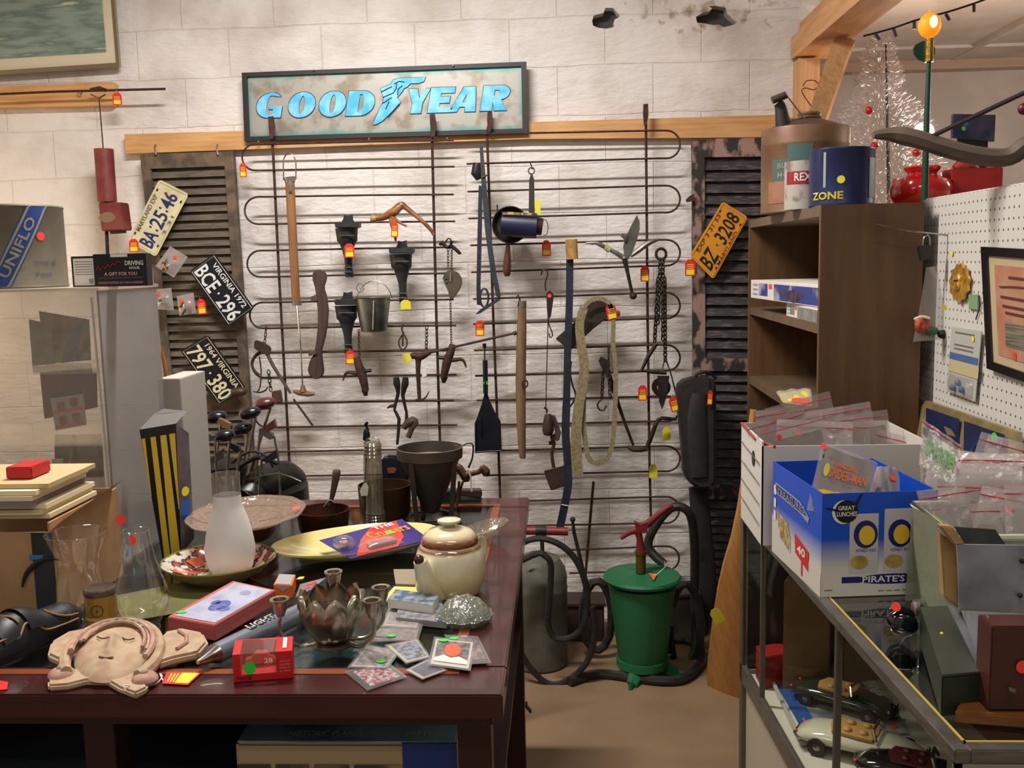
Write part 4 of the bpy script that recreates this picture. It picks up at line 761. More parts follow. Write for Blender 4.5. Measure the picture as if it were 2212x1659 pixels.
# green pump
g = mat('green_enamel_paint', '#1d6b42', .45, 0, '#19603a', 5, bump=.05)
b = Zp(1388, 1456, 0); s = S(b); Yg = b.y; zz = lambda y, x=1388: Yp(x, y, Yg).z
t = thing('grease_bucket_pump', 'green tapered bucket pump with red lever on cast feet', 'pump', (b.x, b.y, 0))
z0 = zz(1424)
part(t, 'bucket', MB().lathe([(0, z0), (50 * s, z0), (52 * s, z0 + .01), (72 * s, zz(1262)), (70 * s, zz(1260)), (0, zz(1260))], (b.x, b.y, 0), None, 40), g)
mb = MB().lathe([(0, zz(1252)), (80 * s, zz(1252)), (83 * s, zz(1246)), (80 * s, zz(1241)), (0, zz(1238))], (b.x, b.y, 0), None, 40); part(t, 'lid', mb, g)
for a in (248, 350, 110):
    dx, dy = math.cos(R(a)), math.sin(R(a)); c = V((b.x, b.y, 0)); mb = MB()
    sd = V((-dy, dx, 0)); o = V((dx, dy, 0)); r0 = 40 * s; r1 = 74 * s
    A = [c + o * r0 + sd * .05 + V((0, 0, z0 + .01)), c + o * r0 - sd * .05 + V((0, 0, z0 + .01)), c + o * (r0 + .005) - sd * .03 + V((0, 0, z0 - .04)), c + o * r1 - sd * .02, c + o * r1 + sd * .02, c + o * (r0 + .005) + sd * .03 + V((0, 0, z0 - .04))]
    mb.tube([c + o * r0 * .9 + V((0, 0, z0 + .012)), c + o * r0 * 1.05 + V((0, 0, z0 * .55)), c + o * r1 + V((0, 0, .012))], [.05, .032, .022], 8, flat=.5); mb.tube([c + o * (r1 - .02) + V((0, 0, .008)), c + o * (r1 + .025) + V((0, 0, .006))], [.024, .016], 8, flat=.4)
    part(t, 'foot', mb, g)
part(t, 'base_ring', MB().lathe([(44 * s, z0 - .02), (56 * s, z0 - .02), (56 * s, z0 + .012), (44 * s, z0 + .012), (44 * s, z0 - .02)], (b.x, b.y, 0), None, 32), g)
mb = MB(); wtube(mb, [(1384, 1236), (1384, 1196)], Yg, 11, 16); wtube(mb, [(1384, 1196), (1384, 1190)], Yg, 13, 16); part(t, 'brass_barrel', mb, mat('old_brass_barrel', '#6d5a2c', .4, .6, '#59481f', 20))
mb = MB(); wtube(mb, [(1384, 1192), (1382, 1165), (1378, 1148)], Yg, [11, 7, 8], 12, 2); wtube(mb, [(1341, 1163), (1360, 1150), (1378, 1144), (1400, 1130), (1422, 1112), (1446, 1094), (1452, 1097)], Yg, [4, 6, 9, 8, 7, 6, 4], 10, 3); slab(mb, [(1370, 1128), (1384, 1134), (1400, 1128), (1398, 1150), (1376, 1152)], Yg - .015, .03); part(t, 'lever', mb, redp)
hose_pts = [V((b.x + .1, b.y + .12, zz(1240))), Yp(1400, 1180, Yg + .15), Yp(1420, 1130, Yg + .15), Yp(1455, 1095, Yg + .15), Yp(1490, 1110, Yg + .15), Yp(1500, 1180, Yg + .2), Yp(1500, 1300, Yg + .25), Yp(1502, 1400, Yg + .2), Yp(1480, 1450, Yg + .1), Yp(1450, 1470, Yg + .05)]
part(t, 'hose', MB().tube(smooth_pts(hose_pts, 4), 10 * s, 10), rubber)
mb = MB(); wtube(mb, [(1436, 1212), (1437, 1225), (1420, 1240), (1412, 1243)], Yg - .15, .8, 4); part(t, 'tag_string', mb, white)
mb = MB(); mb.add([Zp(1401, 1238, zz(1238) + .004), Zp(1420, 1240, zz(1238) + .004), Zp(1412, 1254, zz(1238) + .004)], [(0, 1, 2)]); part(t, 'price_tag', mb, mat('orange_tag', '#d96a2a', .5), 0, 'small orange price tag')
# hose coil on floor
t = thing('garden_hose', 'coil of black hose lying on the floor behind the green pump', 'hose', Zp(1370, 1465, 0))
mb = MB(); pts = [Zp(x, y, .02) for x, y in [(1230, 1472), (1290, 1455), (1360, 1462), (1430, 1470), (1480, 1464), (1515, 1430), (1508, 1395), (1470, 1380), (1400, 1385)]]; mb.tube(smooth_pts(pts, 4), .018, 8); part(t, 'hose', mb, rubber)
mb = MB(); P = [Yp(1290 + 32 * math.cos(R(a)), 1330 + 75 * math.sin(R(a)), 3.9) for a in range(-60, 301, 24)]; mb.tube(P, .018, 8); part(t, 'upright_loop', mb, rubber)
mb = MB(); P = [Yp(1480 + 34 * math.cos(R(a)), 1360 + 100 * math.sin(R(a)), 3.9) for a in range(-150, 210, 24)]; mb.tube(P, .018, 8); part(t, 'upright_loop', mb, rubber)
mb = MB(); P = [Yp(1150 + 45 * math.cos(R(a)), 1370 + 85 * math.sin(R(a)), 3.95) for a in range(0, 361, 24)]; mb.tube(P, .015, 8); part(t, 'upright_loop', mb, rubber)
# junk against the wall
for nm, lb, ct, px, py, w_, h_, m_ in (('tool_box', 'low dark brown box on the floor behind the grey sprayer', 'box', 1255, 1395, .2, .16, brownwood), ('wooden_crate', 'small dark crate on the floor behind the hose at the shutter foot', 'crate', 1460, 1400, .18, .2, mat('grimy_dark_crate', '#2c2620', .8, 0, '#3b332a', 10))):
    c = Yp(px, 1360, 4.15); t = thing(nm, lb, ct, (c.x, c.y, 0)); mb = MB().box((c.x, c.y, h_ / 2), (w_, .14, h_)); part(t, 'body', mb, m_, bevel=.004)
    part(t, 'lid', MB().box((c.x, c.y, h_ + .006), (w_ + .015, .155, .012)), m_)
# yellow paddle board
t = thing('wooden_paddle', 'long pale wooden paddle leaning against the bookcase corner', 'paddle', Zp(1560, 1505, 0))
b0 = Zp(1527, 1480, 0); b1 = Zp(1596, 1508, 0); top = Yp(1622, 885, 2.95)
def blade(u, v): 
    W = [1, 1.03, 1.02, .97, .88, .7, .42, .26, .2, .16, .12]; k = v * 10; i = min(9, int(k)); wv = W[i] + (W[i + 1] - W[i]) * (k - i)
    L = b0.lerp(b1, .5).lerp(top, v); d = (b1 - b0) * .5; return L + d * wv * (u * 2 - 1) * (1) + V((0, -.012 * math.sin(math.pi * u), 0)) + d * .15 * v
mb = MB().grid(blade, 6, 30, (0, .02, 0)); part(t, 'blade', mb, wood('honey_varnished_wood', '#c48a45', '#b07a3a', 3, (14, 14, 1), .4, .3)); tag(t, 1541, 1316, 2.85, 24, 34, 28, 'y', strg=0)
# bracket on floor
t = thing('iron_bracket', 'small black iron bracket lying on the floor right of the table leg', 'bracket', Zp(1125, 1535, 0))
mb = MB(); P = lambda x, y: Zp(x, y, .008); mb.tube([P(1108, 1535), P(1128, 1526), P(1138, 1520)], .011, 6, flat=.4); mb.tube([P(1120, 1518), P(1134, 1522), P(1146, 1536)], .009, 6, flat=.5); part(t, 'strap', mb, dkiron)
# ============================================================ TABLE
ZT = .90
XR = -.113; YF = 1.615; YK = 3.04; XL = -2.1
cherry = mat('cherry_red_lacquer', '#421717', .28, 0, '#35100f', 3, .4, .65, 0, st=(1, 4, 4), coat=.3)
t = thing('display_table', 'dark cherry red display table with orange inlay and glass top', 'table', ((XL + XR) / 2, (YF + YK) / 2, 0))
bw = .12
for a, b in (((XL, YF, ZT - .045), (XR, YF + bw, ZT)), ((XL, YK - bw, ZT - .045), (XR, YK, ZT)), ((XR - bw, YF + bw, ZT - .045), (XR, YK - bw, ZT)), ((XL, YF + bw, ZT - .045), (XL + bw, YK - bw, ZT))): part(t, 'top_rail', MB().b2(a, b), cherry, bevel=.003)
inl = mat('orange_wood_inlay', '#7f4424', .35, 0, '#71391d', 6, st=(1, 1, 1)); i0 = .085
for a, b in (((XL + i0, YF + i0, ZT), (XR - i0, YF + i0 + .022, ZT + .0015)), ((XL + i0, YK - i0 - .022, ZT), (XR - i0, YK - i0, ZT + .0015)), ((XR - i0 - .022, YF + i0 + .022, ZT), (XR - i0, YK - i0 - .022, ZT + .0015))): part(t, 'inlay_strip', MB().b2(a, b), inl)
part(t, 'case_bed', MB().b2((XL + bw, YF + bw, ZT - .05), (XR - bw, YK - bw, ZT - .04)), mat('dark_felt', '#1c1d1d', .8, 0, '#242323', 5))
part(t, 'glass_top', MB().b2((XL + bw, YF + bw, ZT - .006), (XR - bw, YK - bw, ZT - .001)), thin('table_glass', (.8, .84, .82), gloss=.05, rough=.09))
part(t, 'divider', MB().b2((-.75, YF + bw, ZT - .04), (-.735, YK - bw, ZT - .008)), cherry)
part(t, 'divider', MB().b2((XL + bw, 2.3, ZT - .04), (XR - bw, 2.315, ZT - .008)), cherry)
part(t, 'teal_cloth', MB().b2((-.6, YF + bw + .01, ZT - .04), (-.3, YF + .32, ZT - .036)), mat('teal_cloth', '#17323a', .8, 0, '#20454c', 8))
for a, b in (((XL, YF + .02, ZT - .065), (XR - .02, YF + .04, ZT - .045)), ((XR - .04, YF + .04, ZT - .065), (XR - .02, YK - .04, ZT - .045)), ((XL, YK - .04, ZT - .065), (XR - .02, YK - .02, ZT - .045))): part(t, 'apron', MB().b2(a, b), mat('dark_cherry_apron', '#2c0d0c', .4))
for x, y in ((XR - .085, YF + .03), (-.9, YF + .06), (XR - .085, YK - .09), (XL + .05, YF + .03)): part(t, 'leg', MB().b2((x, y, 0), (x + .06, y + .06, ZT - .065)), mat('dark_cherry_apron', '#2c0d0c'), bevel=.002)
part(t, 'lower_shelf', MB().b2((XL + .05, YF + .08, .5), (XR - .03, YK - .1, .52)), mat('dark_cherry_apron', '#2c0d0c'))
# blue metal strip behind the table right of the back corner
t = thing('red_steel_rack', 'narrow dark red upright post beyond the back corner of the table', 'post', Yp(1106, 1170, 3.3)); c = Yp(1107, 1080, 3.3); part(t, 'post', MB().b2((c.x - .012, 3.28, 0), (c.x + .012, 3.31, c.z)), mat('dark_red_post', '#3d1a18', .5))
for o_ in [k for k in bpy.data.objects if k.parent == t and k.type == 'MESH']:
    for v_ in o_.data.vertices: v_.co.x -= (v_.co.y + t.location.y - YF) * .0385
# under the table
bx = thing('model_kit_box', 'large blue and cream model kit box on the shelf under the table', 'box', (-.42, 1.95, .52))
x0 = Yp(508, 1620, 1.76).x; x1 = Yp(985, 1620, 1.76).x; zt = .735; xm = x0 + (x1 - x0) * .76
q = [V((x0, 1.76, .52)), V((xm, 1.76, .52)), V((xm, 1.76, zt)), V((x0, 1.76, zt))]
part(bx, 'body', MB().b2((x0, 1.76, .52), (x1, 2.3, zt)), mat('cream_box_side', '#c2ab84', .6), bevel=.006)
mb = MB(); mb.b2((xm, 1.757, .522), (x1 + .002, 1.762, zt + .001)); part(bx, 'blue_end_panel', mb, mat('royal_blue_print', '#173f8e', .4))
mb = MB(); mb.b2((x0 + .005, 1.762, zt), (x1 - .002, 2.295, zt + .003)); part(bx, 'lid_art', mb, mat('sea_blue_art', '#3a6c84', .35, 0, '#8ab6c4', 4, .42, .6, 0, st=(1, 2, 1)))
mb = MB(); fq = q
for a, b_ in ((.01, .21), (.24, .44), (.47, .68), (.71, .99)): qpatch(mb, fq, a, b_, .12, .8, .003)
part(bx, 'side_picture', mb, mat('tan_print', '#b08a4c', .5, 0, '#43484a', 9, .45, .6, 0))
mb = MB(); qe = [V((xm, 1.756, .52)), V((x1, 1.756, .52)), V((x1, 1.756, zt)), V((xm, 1.756, zt))]; qpatch(mb, qe, .28, .68, .36, .44, .001); part(bx, 'logo_bar', mb, white)
mb = MB(); qpoly(mb, qe, [(.36, .48), (.44, .48), (.44, .7), (.42, .7)], .001); part(bx, 'logo_red_stroke', mb, stR); mb = MB(); qpoly(mb, qe, [(.52, .48), (.6, .48), (.54, .72), (.5, .72)], .001); part(bx, 'logo_green_stroke', mb, stG)
text(bx, 'HISTORIC PLANES - MODEL PARTS', V((x0 + .1, 1.78, zt + .004)), (1, 0, 0), (0, 1, 0), .02, white, .28)
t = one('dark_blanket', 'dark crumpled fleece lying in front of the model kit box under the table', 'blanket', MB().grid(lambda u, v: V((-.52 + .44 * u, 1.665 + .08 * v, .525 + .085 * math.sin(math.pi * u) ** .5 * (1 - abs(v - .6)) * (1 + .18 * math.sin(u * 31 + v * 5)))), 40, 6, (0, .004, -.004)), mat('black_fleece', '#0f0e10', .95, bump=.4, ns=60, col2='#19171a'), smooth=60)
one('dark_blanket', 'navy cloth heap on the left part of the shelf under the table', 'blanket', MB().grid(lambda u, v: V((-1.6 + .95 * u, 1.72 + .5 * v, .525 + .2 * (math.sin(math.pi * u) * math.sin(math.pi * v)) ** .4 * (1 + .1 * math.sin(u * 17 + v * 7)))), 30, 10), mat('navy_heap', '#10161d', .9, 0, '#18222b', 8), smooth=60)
# ------------------------------------------------------------ helpers for turned things on a surface
def turned(par, name, px, py, prof, m, z=ZT, n=32, sq=(1, 1), wob=None, **k):
    """prof: list of (half width px, y px on the axis); base centre at pixel (px,py) on height z"""
    b = Zp(px, py, z); s = S(b); P = [(hw * s, (Yp(px, y, b.y).z - z) if y is not None else 0) for hw, y in prof]
    return part(par, name, MB().lathe(P, (b.x, b.y, z), None, n, sq, wob=wob, cap=k.get('cap', True)), m, k.get('smooth', 45), k.get('label'))
def shell(prof, th=1.5):
    """give an open profile an inner wall"""
    return prof + [(max(0, r - th), y) for r, y in reversed(prof)]
# ------------------------------------------------------------ acrylic tower
Yn, Yf, XTW = 2.35, 2.70, -1.135; XTL = -1.75; ZTW = 1.60
t = thing('acrylic_display_case', 'tall hazy acrylic display tower standing on the left of the table', 'display case', ((XTW + XTL) / 2, 2.5, ZT))
hz = thin('hazy_acrylic', (.96, .95, .93), haze=.24, hazecol='#9c968e', gloss=.06, rough=.15); hz2 = thin('hazier_acrylic_side', (.93, .93, .93), haze=.62, hazecol='#8f8c8a', gloss=.06, rough=.2)
part(t, 'front_panel', MB().b2((XTL, Yn, ZT), (XTW, Yn + .004, ZTW)), hz); part(t, 'side_panel', MB().b2((XTW - .004, Yn, ZT), (XTW, Yf, ZTW)), hz2)
part(t, 'back_panel', MB().b2((XTL, Yf, ZT), (XTW, Yf + .004, ZTW)), thin('clear_acrylic_back', (.97, .96, .94), haze=.1, hazecol='#a8a096', gloss=.04, rough=.1)); part(t, 'top_panel', MB().b2((XTL, Yn - .004, ZTW), (XTW + .004, Yf + .004, ZTW + .008)), thin('top_acrylic', (.9, .88, .84), haze=.55, hazecol='#b5aa98', gloss=.05))
z_s1 = Yp(120, 792, 2.5).z; z_s2 = Yp(120, 940, 2.5).z; z_s3 = Yp(120, 1040, 2.5).z
for z in (z_s1, z_s2, z_s3): part(t, 'shelf', MB().b2((XTL, Yn + .01, z - .005), (XTW - .01, Yf, z)), glassm)
mb = MB(); wtube(mb, [(197, 642), (240, 1100)], Yn - .002, 2.2, 6); part(t, 'edge_seam', mb, mat('pale_acrylic_edge', '#a9a49c', .4))
def flatcard(name, label, cat, q4, Y, m, art=None, tilt=.0, th=.003, grp=None):
    t = thing(name, label, cat, Yp(*q4[0], Y), grp); q = pxs(q4, Y); part(t, 'sheet', MB().prism(q, (0, th, 0)), m); return t, q
t, q = flatcard('red_booklet', 'dark red booklet behind the card pack inside the acrylic tower', 'booklet', [(96, 905), (210, 880), (208, 795), (86, 805)], 2.56, mat('dark_red_cover', '#6b1e22', .5))
t, q = flatcard('card_pack', 'clear pack of red and blue portrait sports cards on the tower shelf', 'trading cards', [(120, 930), (186, 918), (178, 840), (106, 850)], 2.42, mat('pale_card_stock', '#b8b9b6', .5))
for a, b in ((.05, .47), (.53, .95)):
    mb = MB(); qpatch(mb, q, .03, .97, a * .85, a * .85 + .07, .001); part(t, 'red_band', mb, stR)
mb = MB(); qpatch(mb, q, .0, 1, .87, 1, .001); part(t, 'black_header', mb, black); quad_text(t, 'ALL STARS', q, .2, .8, .9, .97, stY)
for cx, cy in ((.3, .6), (.7, .66), (.3, .22), (.72, .24)):
    mb = MB(); qell(mb, q, cx, cy, .13, .12, .0012); part(t, 'portrait', mb, mat('faded_portrait', '#b0705a', .6, 0, '#7c4a3c', 40))
    mb = MB(); qell(mb, q, cx, cy + .09, .13, .05, .0016); part(t, 'cap', mb, mat('red_cap', '#a8343a', .6))
t, q = flatcard('postcard', 'colour postcard of a sailing dinghy leaning on the upper tower shelf', 'postcard', [(98, 786), (196, 778), (192, 690), (84, 672)], 2.62, mat('faded_sepia_print', '#d6c094', .5, 0, '#8a7c60', 14, .45, .62, 0, det=8, col3='#e0cfa0'))
t, q = flatcard('blue_brochure', 'slanting blue brochure in front of the postcard in the tower', 'brochure', [(132, 785), (160, 780), (182, 688), (154, 710)], 2.5, mat('grey_blue_print', '#5a6c80', .4, 0, '#8c9aa6', 9))
t, q = flatcard('folded_leaflet', 'pale leaflet standing at the left side inside the tower', 'leaflet', [(70, 790), (118, 786), (108, 700), (62, 690)], 2.58, mat('grey_green_print', '#b4b49c', .5, 0, '#9c9d8c', 19))
t = thing('figurine', 'small dark figurine on the lower tower shelf', 'figurine', Yp(160, 1035, 2.5)); mb = MB(); wtube(mb, [(160, 1036), (160, 1010), (163, 985), (160, 965), (160, 950)], 2.5, [12, 13, 9, 5, 6], 12, 3); part(t, 'body', mb, mat('dark_green_figurine', '#2e3028', .4)); part(t, 'head', MB().ball(Yp(160, 946, 2.5), .008), black)
mb = MB(); wtube(mb, [(150, 960), (168, 948)], 2.49, 2.5); part(t, 'hat_brim', mb, black)
t, q = flatcard('small_price_card', 'small white card with a red corner on the lower tower shelf', 'card', [(108, 1034), (134, 1032), (136, 990), (112, 992)], 2.48, white); mb = MB(); qpatch(mb, q, .1, .9, .1, .25, .001); part(t, 'red_mark', mb, redt)
t = thing('framed_photo', 'dark framed photo standing behind the figurine in the tower', 'photo frame', Yp(190, 1036, 2.63)); q = pxs([(118, 1036), (222, 1030), (216, 938), (118, 940)], 2.63); mb = MB(); mb.prism(q, (0, .01, 0), [[qpt(q, .92, .08), qpt(q, .08, .08), qpt(q, .08, .92), qpt(q, .92, .92)]]); part(t, 'frame', mb, black); mb = MB(); qpatch(mb, q, .05, .95, .05, .95, -.004); part(t, 'photo', mb, mat('brown_grey_photo', '#57503f', .5, 0, '#7b715d', 8))
# can on the tower
def can(t, name, c, r, h, m, n=36): return part(t, name, MB().lathe([(0, 0), (r, 0), (r * 1.015, .004), (r, .008), (r, h - .008), (r * 1.015, h - .004), (r, h), (r * .97, h - .006), (0, h - .006)], c, None, n), m)
c = V((Yp(30, 630, 2.5).x, 2.5, ZTW + .008)); r = (Yp(137, 630, 2.5).x - c.x); h = Yp(70, 443, 2.46).z - c.z
t = thing('motor_oil_can', 'large old grey oil can with blue slanted band on the tower', 'oil can', c)
can(t, 'can_body', c, r, h, mat('aged_grey_tin', '#5c5748', .5, .2, '#70695a', 6, .4, .62, .05, det=9, col3='#4a412f'))
def cyl(c, r, a0, lift): return lambda x, y: V((c.x + math.sin(x / r + a0) * (r + lift), c.y - math.cos(x / r + a0) * (r + lift), c.z + y))
def band(t, name, c, r, P0, P1, wd, m, lift, a0=.86):
    """slanted band from P0 to P1 (x along the skin, height) of width wd"""
    f = cyl(c, r, a0, lift); d = V((P1[0] - P0[0], P1[1] - P0[1])).normalized(); nn = V((-d.y, d.x)) * wd / 2; n = 16; mb = MB()
    def g(u, v):
        x = P0[0] + (P1[0] - P0[0]) * v + nn.x * (2 * u - 1); y = P0[1] + (P1[1] - P0[1]) * v + nn.y * (2 * u - 1); return f(x, min(max(y, .004), h - .004))
    mb.grid(g, 6, n); return part(t, name, mb, m, 60)
band(t, 'blue_band', c, r, (-.085, -.01), (.035, h + .012), .05, mat('faded_royal_blue', '#1c3f86', .45, 0, '#27406f', 12), .0012)
for o in (-.019, .019): band(t, 'cream_stripe', c, r, (-.085 + o * .9, -.01 - o * .5), (.035 + o * .9, h + .012 - o * .5), .005, mat('worn_cream_paint', '#8f8a76', .5), .0018)
f = cyl(c, r, .86, .0022); al = math.atan2(h + .02, .12); P, fs, asp = glyphs('UNIFLO', .02); L_ = .165; H_ = .024
mb = MB(); mb.add([f(-.078 + .012 + (x * L_) * math.cos(al) - (y - .5) * H_ * math.sin(al) , .03 + (x * L_) * math.sin(al) + (y - .5) * H_ * math.cos(al)) for x, y in P], fs); part(t, 'lettering', mb, mat('worn_cream_paint', '#8f8a76'), 0)
for y_, s_, w_ in ((.06, 'motor oil', .06), (.03, 'all season', .045)): text(t, s_, None, None, None, .012, mat('faint_blue_ink', '#4a5574', .6), w_, fn=lambda x, y, y_=y_: cyl(c, r, 1.0, .0015)(x - .01, y + y_))
a = 1.08; sticker(t, V((c.x + math.sin(a) * r, c.y - math.cos(a) * r, c.z + h * .62)), (math.sin(a), -math.cos(a), 0), .011, stR)
# black gift box on the tower
zb = ZTW + .008; x0 = Yp(205, 620, 2.42).x; x1 = Yp(319, 620, 2.42).x; zt = Yp(260, 548, 2.42).z
t = thing('black_gift_box', 'black carton marked a gift for you on top of the tower', 'box', ((x0 + x1) / 2, 2.48, zb))
part(t, 'carton', MB().b2((x0, 2.42, zb), (x1, 2.455, zt)), mat('glossy_black_carton', '#101012', .3), bevel=.001)
q = [V((x0, 2.42, zb)), V((x1, 2.42, zb)), V((x1, 2.42, zt)), V((x0, 2.42, zt))]
quad_text(t, 'A GIFT FOR YOU', q, .2, .82, .33, .44, mat('pink_ink', '#c6979a', .5), .02); part(t, 'red_script', MB().tube(smooth_pts([qpt(q, a, b, .002) for a, b in ((.06, .5), (.1, .62), (.13, .52), (.2, .6), (.24, .56), (.28, .66), (.33, .6), (.38, .7), (.43, .66), (.47, .76), (.54, .72))], 4), .0012, 5), mat('red_script', '#8f2020', .5)); quad_text(t, 'DRIVING', q, .6, .95, .64, .78, white, .02); quad_text(t, 'HOUR', q, .68, .88, .52, .6, white, .02)
quad_text(t, 'THIS PACK CONTAINS ONE SPECIAL ITEM INSIDE', q, .08, .93, .23, .29, mat('faded_grey_ink', '#6b6450')); quad_text(t, 'CONGRATULATIONS ON YOUR ACHIEVEMENT', q, .08, .93, .08, .15, mat('pink_ink', '#c6979a'))
mb = MB(); qpatch(mb, q, .34, .66, .9, .99, .0015); part(t, 'white_tab', mb, white)
x2 = Yp(158, 620, 2.44).x; t = thing('white_label_box', 'small white barcoded box left of the black carton on the tower', 'box', ((x2 + x0) / 2, 2.48, zb))
part(t, 'carton', MB().b2((x2, 2.44, zb), (x0 - .002, 2.53, zt - .004)), mat('glossy_black_carton', '#101012')); q = [V((x2 + .002, 2.44, zb + .002)), V((x0 - .006, 2.44, zb + .002)), V((x0 - .006, 2.44, zt - .008)), V((x2 + .002, 2.44, zt - .008))]
mb = MB(); qpatch(mb, q, .05, 1, .02, .98, .001); part(t, 'label', mb, white); mb = MB(); [qpatch(mb, q, .12, .9, .4 + k * .09, .42 + k * .09, .0015) for k in range(6)]; [qpatch(mb, q, .72 + k * .04, .74 + k * .04, .08, .26, .0015) for k in range(5)]; part(t, 'print', mb, mat('faded_grey_ink', '#6b6450'))
# ------------------------------------------------------------ cardboard box with records, left
c0 = Zp(122, 1345, ZT); zt = Yp(60, 1130, c0.y).z
t = thing('cardboard_box', 'open brown cardboard box with black tape full of old magazines at left', 'box', (c0.x - .2, c0.y + .1, ZT)); Yc = c0.y; xr_ = c0.x; zc = Yp(122, 1130, Yc).z
part(t, 'front_wall', MB().b2((-1.5, Yc, ZT), (xr_, Yc + .005, zc - .02)), card); part(t, 'side_wall', MB().b2((xr_ - .005, Yc + .005, ZT), (xr_, Yc + .32, zc)), card); part(t, 'back_wall', MB().b2((-1.5, Yc + .32, ZT), (xr_, Yc + .325, zc)), card)
mb = MB(); mb.add([V((xr_ - .003, Yc, zc - .022)), V((xr_ - .003, Yc + .3, zc)), V((xr_ + .035, Yc + .28, zc + .03)), V((xr_ + .02, Yc + .02, zc + .0))], [(0, 1, 2, 3)]); part(t, 'flap', mb, card)
mb = MB(); a_ = Yp(66, 1150, Yc - .001); b_ = Yp(112, 1150, Yc - .001); mb.b2((a_.x, Yc - .0012, ZT), (b_.x, Yc - .0005, zc - .02)); part(t, 'black_tape', mb, mat('black_packing_tape', '#1b1f20', .3, 0, '#2a2f30', 8))
mb = MB(); wtube(mb, [(48, 1268), (56, 1240), (80, 1216), (105, 1207), (130, 1210)], Yc - .004, [2, 5, 6, 4, 1], 8, 3, flat=.2); part(t, 'curved_logo', mb, black)
mb = MB(); a_ = Yp(78, 1204, Yc - .002); mb.box((a_.x, Yc - .0016, a_.z), (.03, .0006, .01)); part(t, 'blue_mark', mb, mat('teal_blue_print', '#2a6f96', .5))
for i in range(7):
    z = zc + .012 + i * .011; o = random.uniform(-.02, .02); col = ['#d8c9a0', '#c9b98c', '#e0d4b0', '#7c6a70', '#d2c49c', '#dccfa8', '#b9a276'][i]
    t2 = one('paperback_book', f'{["lowest cream", "second", "third", "purple-edged middle", "fifth", "sixth", "topmost"][i]} magazine of the pile in the taped cardboard box', 'magazine', MB().b2((-1.42 + o, Yc + .03 + o, z - .011), (xr_ - .02 + o, Yc + .25, z - .001)), mat('page_' + col[1:], col, .8), 'magazines piled in the cardboard box')
one('red_box', 'small red box lying on the magazine pile', 'box', MB().b2((Yp(26, 1050, Yc + .1).x, Yc + .08, zc + .079), (Yp(82, 1050, Yc + .1).x, Yc + .16, zc + .105)), mat('scarlet_card', '#b01c1c', .5), bevel=.002)
# striped tall box
b = Zp(372, 1205, ZT); Ys = b.y
t = thing('striped_box', 'tall black box with yellow vertical stripes right of the tower', 'box', b)
q = pxs([(352, 1212), (392, 1196), (380, 915), (301, 928)], Ys); part(t, 'front_face', MB().prism(q, (0, .01, 0)), mat('black_box_face', '#131214', .4))
def stripe(a0, a1, b0, b1, y0=.0, y1=.93): mb = MB(); mb.add([qpt(q, b0, y0, .0012), qpt(q, b1, y0, .0012), qpt(q, a1, y1, .0012), qpt(q, a0, y1, .0012)], [(0, 1, 2, 3)]); return part(t, 'yellow_stripe', mb, mat('box_yellow', '#d8b93a', .4))
stripe(.02, .12, -.0, .02, .5); stripe(.27, .42, .1, .42); stripe(.55, .72, .48, .95); stripe(.8, .97, .97, 1.0, .35)
mb = MB(); P_ = pxs([(392, 1196), (410, 1170), (398, 940), (380, 915)], Ys); P_[1].y = P_[2].y = Ys + .03; mb.add(P_, [(0, 1, 2, 3)]); P2 = [P_[0] + V((0, .01, 0))]
part(t, 'side_face', mb, mat('purple_grey_side', '#4d4650', .4, 0, '#7b6f72', 9)); 
mb = MB(); a_ = pxs([(301, 928), (380, 915), (392, 893), (340, 888), (318, 900)], Ys); [setattr(a_[i], 'y', Ys + .04) for i in (2, 3, 4)]; mb.add(a_, [(0, 1, 2, 3, 4)]); part(t, 'lid_flap', mb, mat('grey_lid', '#6e6b68', .4))
q2 = P_; mb = MB(); qpatch(mb, q2, .1, .8, .25, .4, .001); part(t, 'blue_print', mb, mat('toy_blue', '#1e58a8', .4)); mb = MB(); qell(mb, q2, .5, .47, .3, .04, .001); part(t, 'yellow_print', mb, stY)
# grey partition box behind
t = one('white_carton', 'tall plain pale carton standing behind the striped box', 'box', MB().b2((Yp(345, 900, 2.75).x, 2.75, ZT), (Yp(394, 900, 2.75).x, 2.95, Yp(370, 818, 2.75).z)), mat('pale_grey_carton', '#a7a29a', .7), bevel=.002)
t = one('yardstick', 'thin orange wooden stick sticking up behind the tower', 'stick', wtube(MB(), [(350, 760), (386, 960)], 2.9, 4, 6, flat=.5), mat('orange_wood', '#a5672f', .6))
# ============================================================ THINGS ON THE TABLE
ZC = ZT + .001
copper = mat('tarnished_copper', '#5e3320', .4, .7, '#42271c', 9, .4, .6, .1); copperb = mat('bright_copper', '#9c5c3e', .35, .7, '#7e4a33', 9)
pinkt = mat('copper_brown_pot', '#54311c', .45, .6, '#3b2416', 8)
t = thing('copper_pan', 'round copper pan carrying the large oval glass platter', 'pan', Zp(525, 1165, ZC))
turned(t, 'body', 525, 1165, shell([(0, None), (62, 1160), (70, 1150), (73, 1100)], 2), copperb, ZC)
t = thing('copper_saucepan', 'dark copper saucepan with upright wooden handle left of the ribbed jar', 'saucepan', Zp(700, 1150, ZC))
turned(t, 'body', 700, 1152, shell([(0, None), (46, 1152), (52, 1140), (57, 1100)], 2), copper, ZC)
b = Zp(700, 1152, ZC); mb = MB(); wtube(mb, [(712, 1092), (716, 1078), (722, 1050), (727, 1022), (728, 1014)], b.y + .06, [4, 5, 7, 9, 6], 12, 3); part(t, 'handle', mb, mat('worn_grey_handle', '#4f3d34', .7))
mb = MB(); wtube(mb, [(700, 1095), (712, 1080), (722, 1084)], b.y + .05, 2); part(t, 'handle_rivet_plate', mb, tin)
